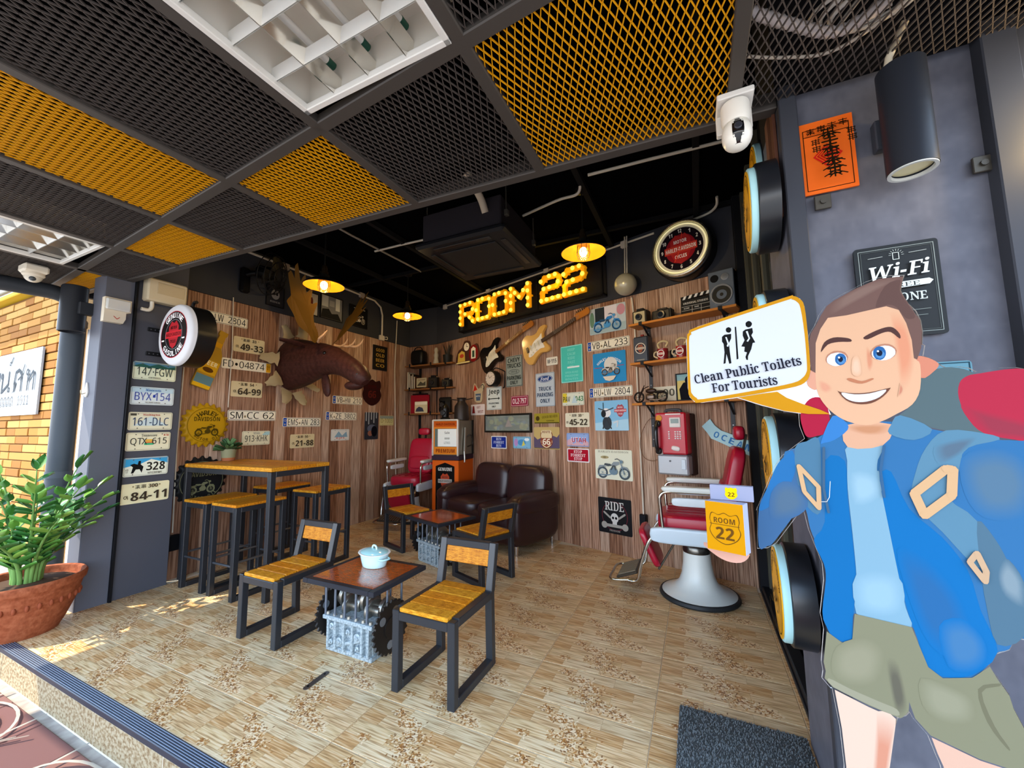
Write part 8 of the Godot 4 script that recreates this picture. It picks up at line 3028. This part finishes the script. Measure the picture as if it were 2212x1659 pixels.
		["c98a6c", 0, [0.052, 1.542, 0.05, 1.534, 0.046, 1.527, 0.038, 1.521, 0.029, 1.518, 0.02, 1.517, 0.011, 1.519, 0.003, 1.524, -0.002, 1.53, -0.004, 1.538, -0.002, 1.546, 0.003, 1.553, 0.01, 1.559, 0.019, 1.562, 0.029, 1.563, 0.038, 1.561, 0.045, 1.556, 0.05, 1.549]],
		["f6f6f4", 0, [0.049, 1.539, 0.048, 1.532, 0.043, 1.526, 0.037, 1.521, 0.029, 1.518, 0.02, 1.517, 0.012, 1.519, 0.005, 1.523, 0, 1.529, -0.001, 1.536, 0, 1.543, 0.005, 1.549, 0.011, 1.554, 0.02, 1.557, 0.028, 1.558, 0.037, 1.556, 0.043, 1.552, 0.048, 1.546]],
		["2f6aa6", 0, [0.029, 1.537, 0.028, 1.531, 0.025, 1.525, 0.021, 1.521, 0.016, 1.519, 0.012, 1.52, 0.007, 1.522, 0.004, 1.527, 0.002, 1.533, 0.002, 1.539, 0.003, 1.546, 0.006, 1.551, 0.01, 1.555, 0.015, 1.557, 0.019, 1.556, 0.024, 1.554, 0.027, 1.549, 0.029, 1.543]],
		["5b94c8", 0, [0.026, 1.533, 0.025, 1.529, 0.023, 1.526, 0.02, 1.524, 0.017, 1.523, 0.014, 1.523, 0.011, 1.525, 0.008, 1.527, 0.007, 1.531, 0.007, 1.535, 0.008, 1.538, 0.01, 1.541, 0.012, 1.543, 0.016, 1.544, 0.019, 1.544, 0.022, 1.543, 0.024, 1.54, 0.026, 1.537]],
		["14233a", 0, [0.022, 1.538, 0.021, 1.535, 0.02, 1.532, 0.018, 1.53, 0.016, 1.53, 0.014, 1.53, 0.012, 1.531, 0.01, 1.533, 0.009, 1.536, 0.009, 1.539, 0.01, 1.542, 0.011, 1.544, 0.013, 1.546, 0.015, 1.547, 0.017, 1.546, 0.019, 1.545, 0.021, 1.543, 0.021, 1.541]],
		["ffffff", 0, [0.015, 1.543, 0.015, 1.542, 0.014, 1.541, 0.014, 1.541, 0.013, 1.541, 0.012, 1.541, 0.011, 1.541, 0.011, 1.542, 0.01, 1.543, 0.01, 1.544, 0.011, 1.545, 0.011, 1.546, 0.012, 1.546, 0.012, 1.546, 0.013, 1.546, 0.014, 1.546, 0.015, 1.545, 0.015, 1.544]],
		["cf8460", 1, [-0.061, 1.471, -0.052, 1.473, -0.029, 1.463, -0.007, 1.47, -0.004, 1.466, -0.029, 1.456, -0.052, 1.463]],
		["f9cdaa", "f4bd94", [-0.044, 1.528, -0.03, 1.532, -0.027, 1.488, -0.038, 1.476, -0.049, 1.489]],
		["7a4a3c", 1, [-0.084, 1.438, -0.078, 1.435, -0.048, 1.43, -0.015, 1.431, 0.024, 1.44, 0.03, 1.44, 0.013, 1.418, -0.014, 1.401, -0.044, 1.4, -0.068, 1.412]],
		["f4f2ee", 1, [-0.076, 1.433, -0.048, 1.427, -0.015, 1.428, 0.021, 1.437, 0.005, 1.417, -0.022, 1.406, -0.047, 1.406, -0.067, 1.416]],
		["d98c6e", "f4bd94", [0.051, 1.454, 0.056, 1.441, 0.052, 1.425, 0.043, 1.417, 0.05, 1.437]],
		["928e70", 0, [-0.095, 0.838, 0.019, 0.826, 0.029, 0.786, 0.042, 0.736, 0.067, 0.716, 0.121, 0.73, 0.154, 0.763, 0.163, 0.74, 0.181, 0.704, 0.185, 0.677, 0.203, 0.623, 0.218, 0.55, 0.161, 0.543, 0.116, 0.548, 0.032, 0.575, 0.006, 0.607, -0.002, 0.643, -0.005, 0.621, -0.013, 0.609, -0.03, 0.6, -0.083, 0.613, -0.157, 0.639, -0.174, 0.658, -0.17, 0.677, -0.173, 0.7, -0.16, 0.781, -0.129, 0.759, -0.107, 0.761]],
		["6f6a58", "928e70", [-0.038, 0.736, -0.015, 0.732, -0.006, 0.646, -0.013, 0.61, -0.029, 0.602, -0.037, 0.66]],
		["7e7a60", 1, [0.128, 0.706, 0.165, 0.728, 0.166, 0.722, 0.134, 0.7, 0.149, 0.63, 0.169, 0.589, 0.164, 0.587, 0.137, 0.635]],
		["a9a488", 1, [-0.165, 0.66, -0.119, 0.644, -0.06, 0.628, -0.028, 0.619, -0.029, 0.603, -0.083, 0.615, -0.156, 0.64]],
		["f6d2b8", 0, [-0.154, 0.634, -0.084, 0.609, -0.032, 0.595, -0.051, 0.53, -0.064, 0.474, -0.088, 0.279, -0.162, 0.25, -0.144, 0.448, -0.146, 0.541]],
		["e59a7c", "f6d2b8", [-0.069, 0.603, -0.032, 0.595, -0.051, 0.53, -0.064, 0.474, -0.084, 0.322, -0.108, 0.313, -0.084, 0.476, -0.066, 0.551]],
		["f0bfa4", 0, [0.033, 0.571, 0.116, 0.545, 0.161, 0.54, 0.194, 0.542, 0.172, 0.381, 0.058, 0.336, 0.056, 0.455, 0.049, 0.511, 0.041, 0.537]],
		["a39e80", "928e70", [-0.142, 0.745, -0.077, 0.782, -0.042, 0.753, -0.063, 0.676, -0.118, 0.653, -0.156, 0.676]],
		["a49f82", "928e70", [0.025, 0.706, 0.082, 0.699, 0.116, 0.678, 0.111, 0.628, 0.058, 0.613, 0.023, 0.641]],
		["6a4a36", 0, [-0.164, 0.257, -0.084, 0.289, -0.086, 0.218, -0.173, 0.181]],
		["6a4a36", 0, [0.057, 0.344, 0.175, 0.39, 0.181, 0.329, 0.051, 0.275]],
		["f2b8a0", 1, [-0.452, 0.985, -0.337, 0.971, -0.345, 0.941, -0.38, 0.934, -0.419, 0.949]],
		["e29a12", 1, [-0.465, 1.624, -0.457, 1.648, -0.431, 1.665, -0.193, 1.725, -0.169, 1.728, -0.152, 1.716, -0.143, 1.692, -0.141, 1.614, -0.142, 1.518, -0.145, 1.491, -0.155, 1.47, -0.181, 1.456, -0.267, 1.441, -0.432, 1.418, -0.453, 1.423, -0.466, 1.438, -0.47, 1.467]],
		["e29a12", 0, [-0.331, 1.43, -0.267, 1.439, -0.228, 1.443, -0.206, 1.424, -0.17, 1.405, -0.128, 1.386, -0.106, 1.373, -0.158, 1.375, -0.213, 1.385, -0.27, 1.405]],
		["eceef2", 1, [-0.459, 1.618, -0.45, 1.642, -0.427, 1.657, -0.193, 1.715, -0.174, 1.718, -0.16, 1.708, -0.153, 1.687, -0.149, 1.61, -0.15, 1.519, -0.153, 1.496, -0.164, 1.48, -0.188, 1.467, -0.274, 1.451, -0.427, 1.429, -0.446, 1.433, -0.459, 1.447, -0.462, 1.472]],
		["17181c", 0, [-0.336, 1.643, -0.337, 1.64, -0.338, 1.638, -0.34, 1.636, -0.343, 1.635, -0.345, 1.636, -0.348, 1.637, -0.35, 1.639, -0.351, 1.642, -0.351, 1.645, -0.351, 1.648, -0.349, 1.651, -0.347, 1.652, -0.344, 1.653, -0.342, 1.653, -0.339, 1.651, -0.337, 1.649, -0.336, 1.646]],
		["17181c", 0, [-0.279, 1.655, -0.28, 1.652, -0.282, 1.649, -0.284, 1.647, -0.287, 1.646, -0.29, 1.646, -0.293, 1.648, -0.295, 1.65, -0.296, 1.653, -0.296, 1.657, -0.296, 1.66, -0.294, 1.663, -0.291, 1.665, -0.289, 1.666, -0.286, 1.666, -0.283, 1.664, -0.281, 1.662, -0.279, 1.658]],
		["17181c", 0, [-0.363, 1.624, -0.356, 1.63, -0.337, 1.631, -0.338, 1.616, -0.345, 1.602, -0.344, 1.572, -0.342, 1.538, -0.348, 1.536, -0.354, 1.568, -0.358, 1.539, -0.364, 1.537, -0.359, 1.574, -0.36, 1.601, -0.364, 1.609]],
		["eceef2", 0, [-0.354, 1.622, -0.35, 1.622, -0.344, 1.599, -0.348, 1.59, -0.352, 1.593, -0.349, 1.6]],
		["17181c", 0, [-0.326, 1.652, -0.322, 1.652, -0.322, 1.55, -0.327, 1.548]],
		["17181c", 0, [-0.305, 1.635, -0.298, 1.64, -0.279, 1.643, -0.278, 1.629, -0.283, 1.62, -0.274, 1.597, -0.281, 1.596, -0.286, 1.577, -0.296, 1.556, -0.297, 1.544, -0.301, 1.545, -0.303, 1.554, -0.298, 1.568, -0.305, 1.571, -0.303, 1.586, -0.312, 1.588, -0.302, 1.607, -0.306, 1.622]],
		["eceef2", 0, [-0.297, 1.634, -0.292, 1.635, -0.287, 1.611, -0.293, 1.601, -0.297, 1.603, -0.291, 1.612]],
	]:
		if a[1] is String:
			k.soft(Color(a[0]).darkened(0.24), Color(a[1]).darkened(0.24), closed_curve(Array(pairs(a[2])), 3))
		elif a[1]:
			k.poly(Color(a[0]).darkened(0.24), closed_curve(Array(pairs(a[2])), 3))
		else:
			k.flat(Color(a[0]).darkened(0.24), a[2])
	k.step = 0.0002
	k.line(Color("e8b988").darkened(0.24), [-0.191, 1.226, -0.149, 1.169, -0.152, 1.11, -0.183, 1.154], 0.011, true)
	k.line(Color("e8b988").darkened(0.24), [0.053, 1.163, 0.12, 1.229, 0.132, 1.227, 0.124, 1.163, 0.068, 1.109], 0.02, true)
	k.line(Color("dcb48c").darkened(0.24), [0.141, 1.003, 0.156, 1.026, 0.168, 0.984, 0.164, 0.96], 0.012, true)
	k.line(Color("4a6a84").darkened(0.24), [-0.129, 1.279, -0.138, 1.164, -0.132, 1.101], 0.006, false)
	k.line(Color("3f6a90").darkened(0.24), [0.002, 1.285, -0.011, 1.219, -0.009, 1.151], 0.006, false)
	k.line(Color("f2f2f0").darkened(0.24), [-0.122, 1.186, -0.127, 1.143, -0.134, 1.13, -0.146, 1.129], 0.0015, false)
	k.text("1c1c22", "Clean Public Toilets", -0.307, 1.513, 0.288, 0.031, "s", 0.139)
	k.text("1c1c22", "For Tourists", -0.314, 1.471, 0.175, 0.031, "s", 0.092)
	print_on(t, k)
	# brochure box held in front
	var bt := thing("brochure_box", "yellow brochure box with a ROOM 22 shield held by the cut-out", "brochure box", at(Vector3(0.064, 1.056, -1.352), -22))
	g = Geo.new()
	g.box(Vector3(0, 0, 0), Vector3(0.104, 0.14, 0.04), 0.001)
	part(bt, "box", g, mat("9fa1b8", 0.5))
	k = Ink.new()
	k.z = 0.0205
	k.rect("b87e04", -0.0515, -0.0695, 0.0515, 0.0695)
	var q := PackedVector2Array()
	for v in route_shield(0.082):
		q.append(v + Vector2(0, -0.002))
	k.poly("5c3d12", q)
	for i in q.size():
		q[i] = q[i] * 0.95
	k.poly("b87e04", q)
	k.text("5c3d12", "ROOM", 0, 0.018, 0.058, 0.015)
	k.line("5c3d12", [-0.04, 0.006, 0.04, 0.006], 0.0015)
	k.text("5c3d12", "22", 0, -0.018, 0.05, 0.034)
	print_on(bt, k)
	bt = thing("brochure_stack", "grey leaflet stack with a small yellow shield behind the brochure box", "leaflets", at(Vector3(0.082, 1.149, -1.378), -8))
	g = Geo.new()
	g.box(Vector3(0, 0, 0), Vector3(0.114, 0.044, 0.022), 0.001)
	part(bt, "stack", g, mat("84869a", 0.5))
	k = Ink.new()
	k.z = 0.0115
	k.poly("e3b40c", route_shield(0.032))
	k.text("5c3d12", "22", 0, -0.004, 0.018, 0.012)
	print_on(bt, k)

func pairs(a: Array) -> PackedVector2Array:
	var p := PackedVector2Array()
	for i in range(0, a.size(), 2):
		p.append(Vector2(a[i], a[i + 1]))
	return p
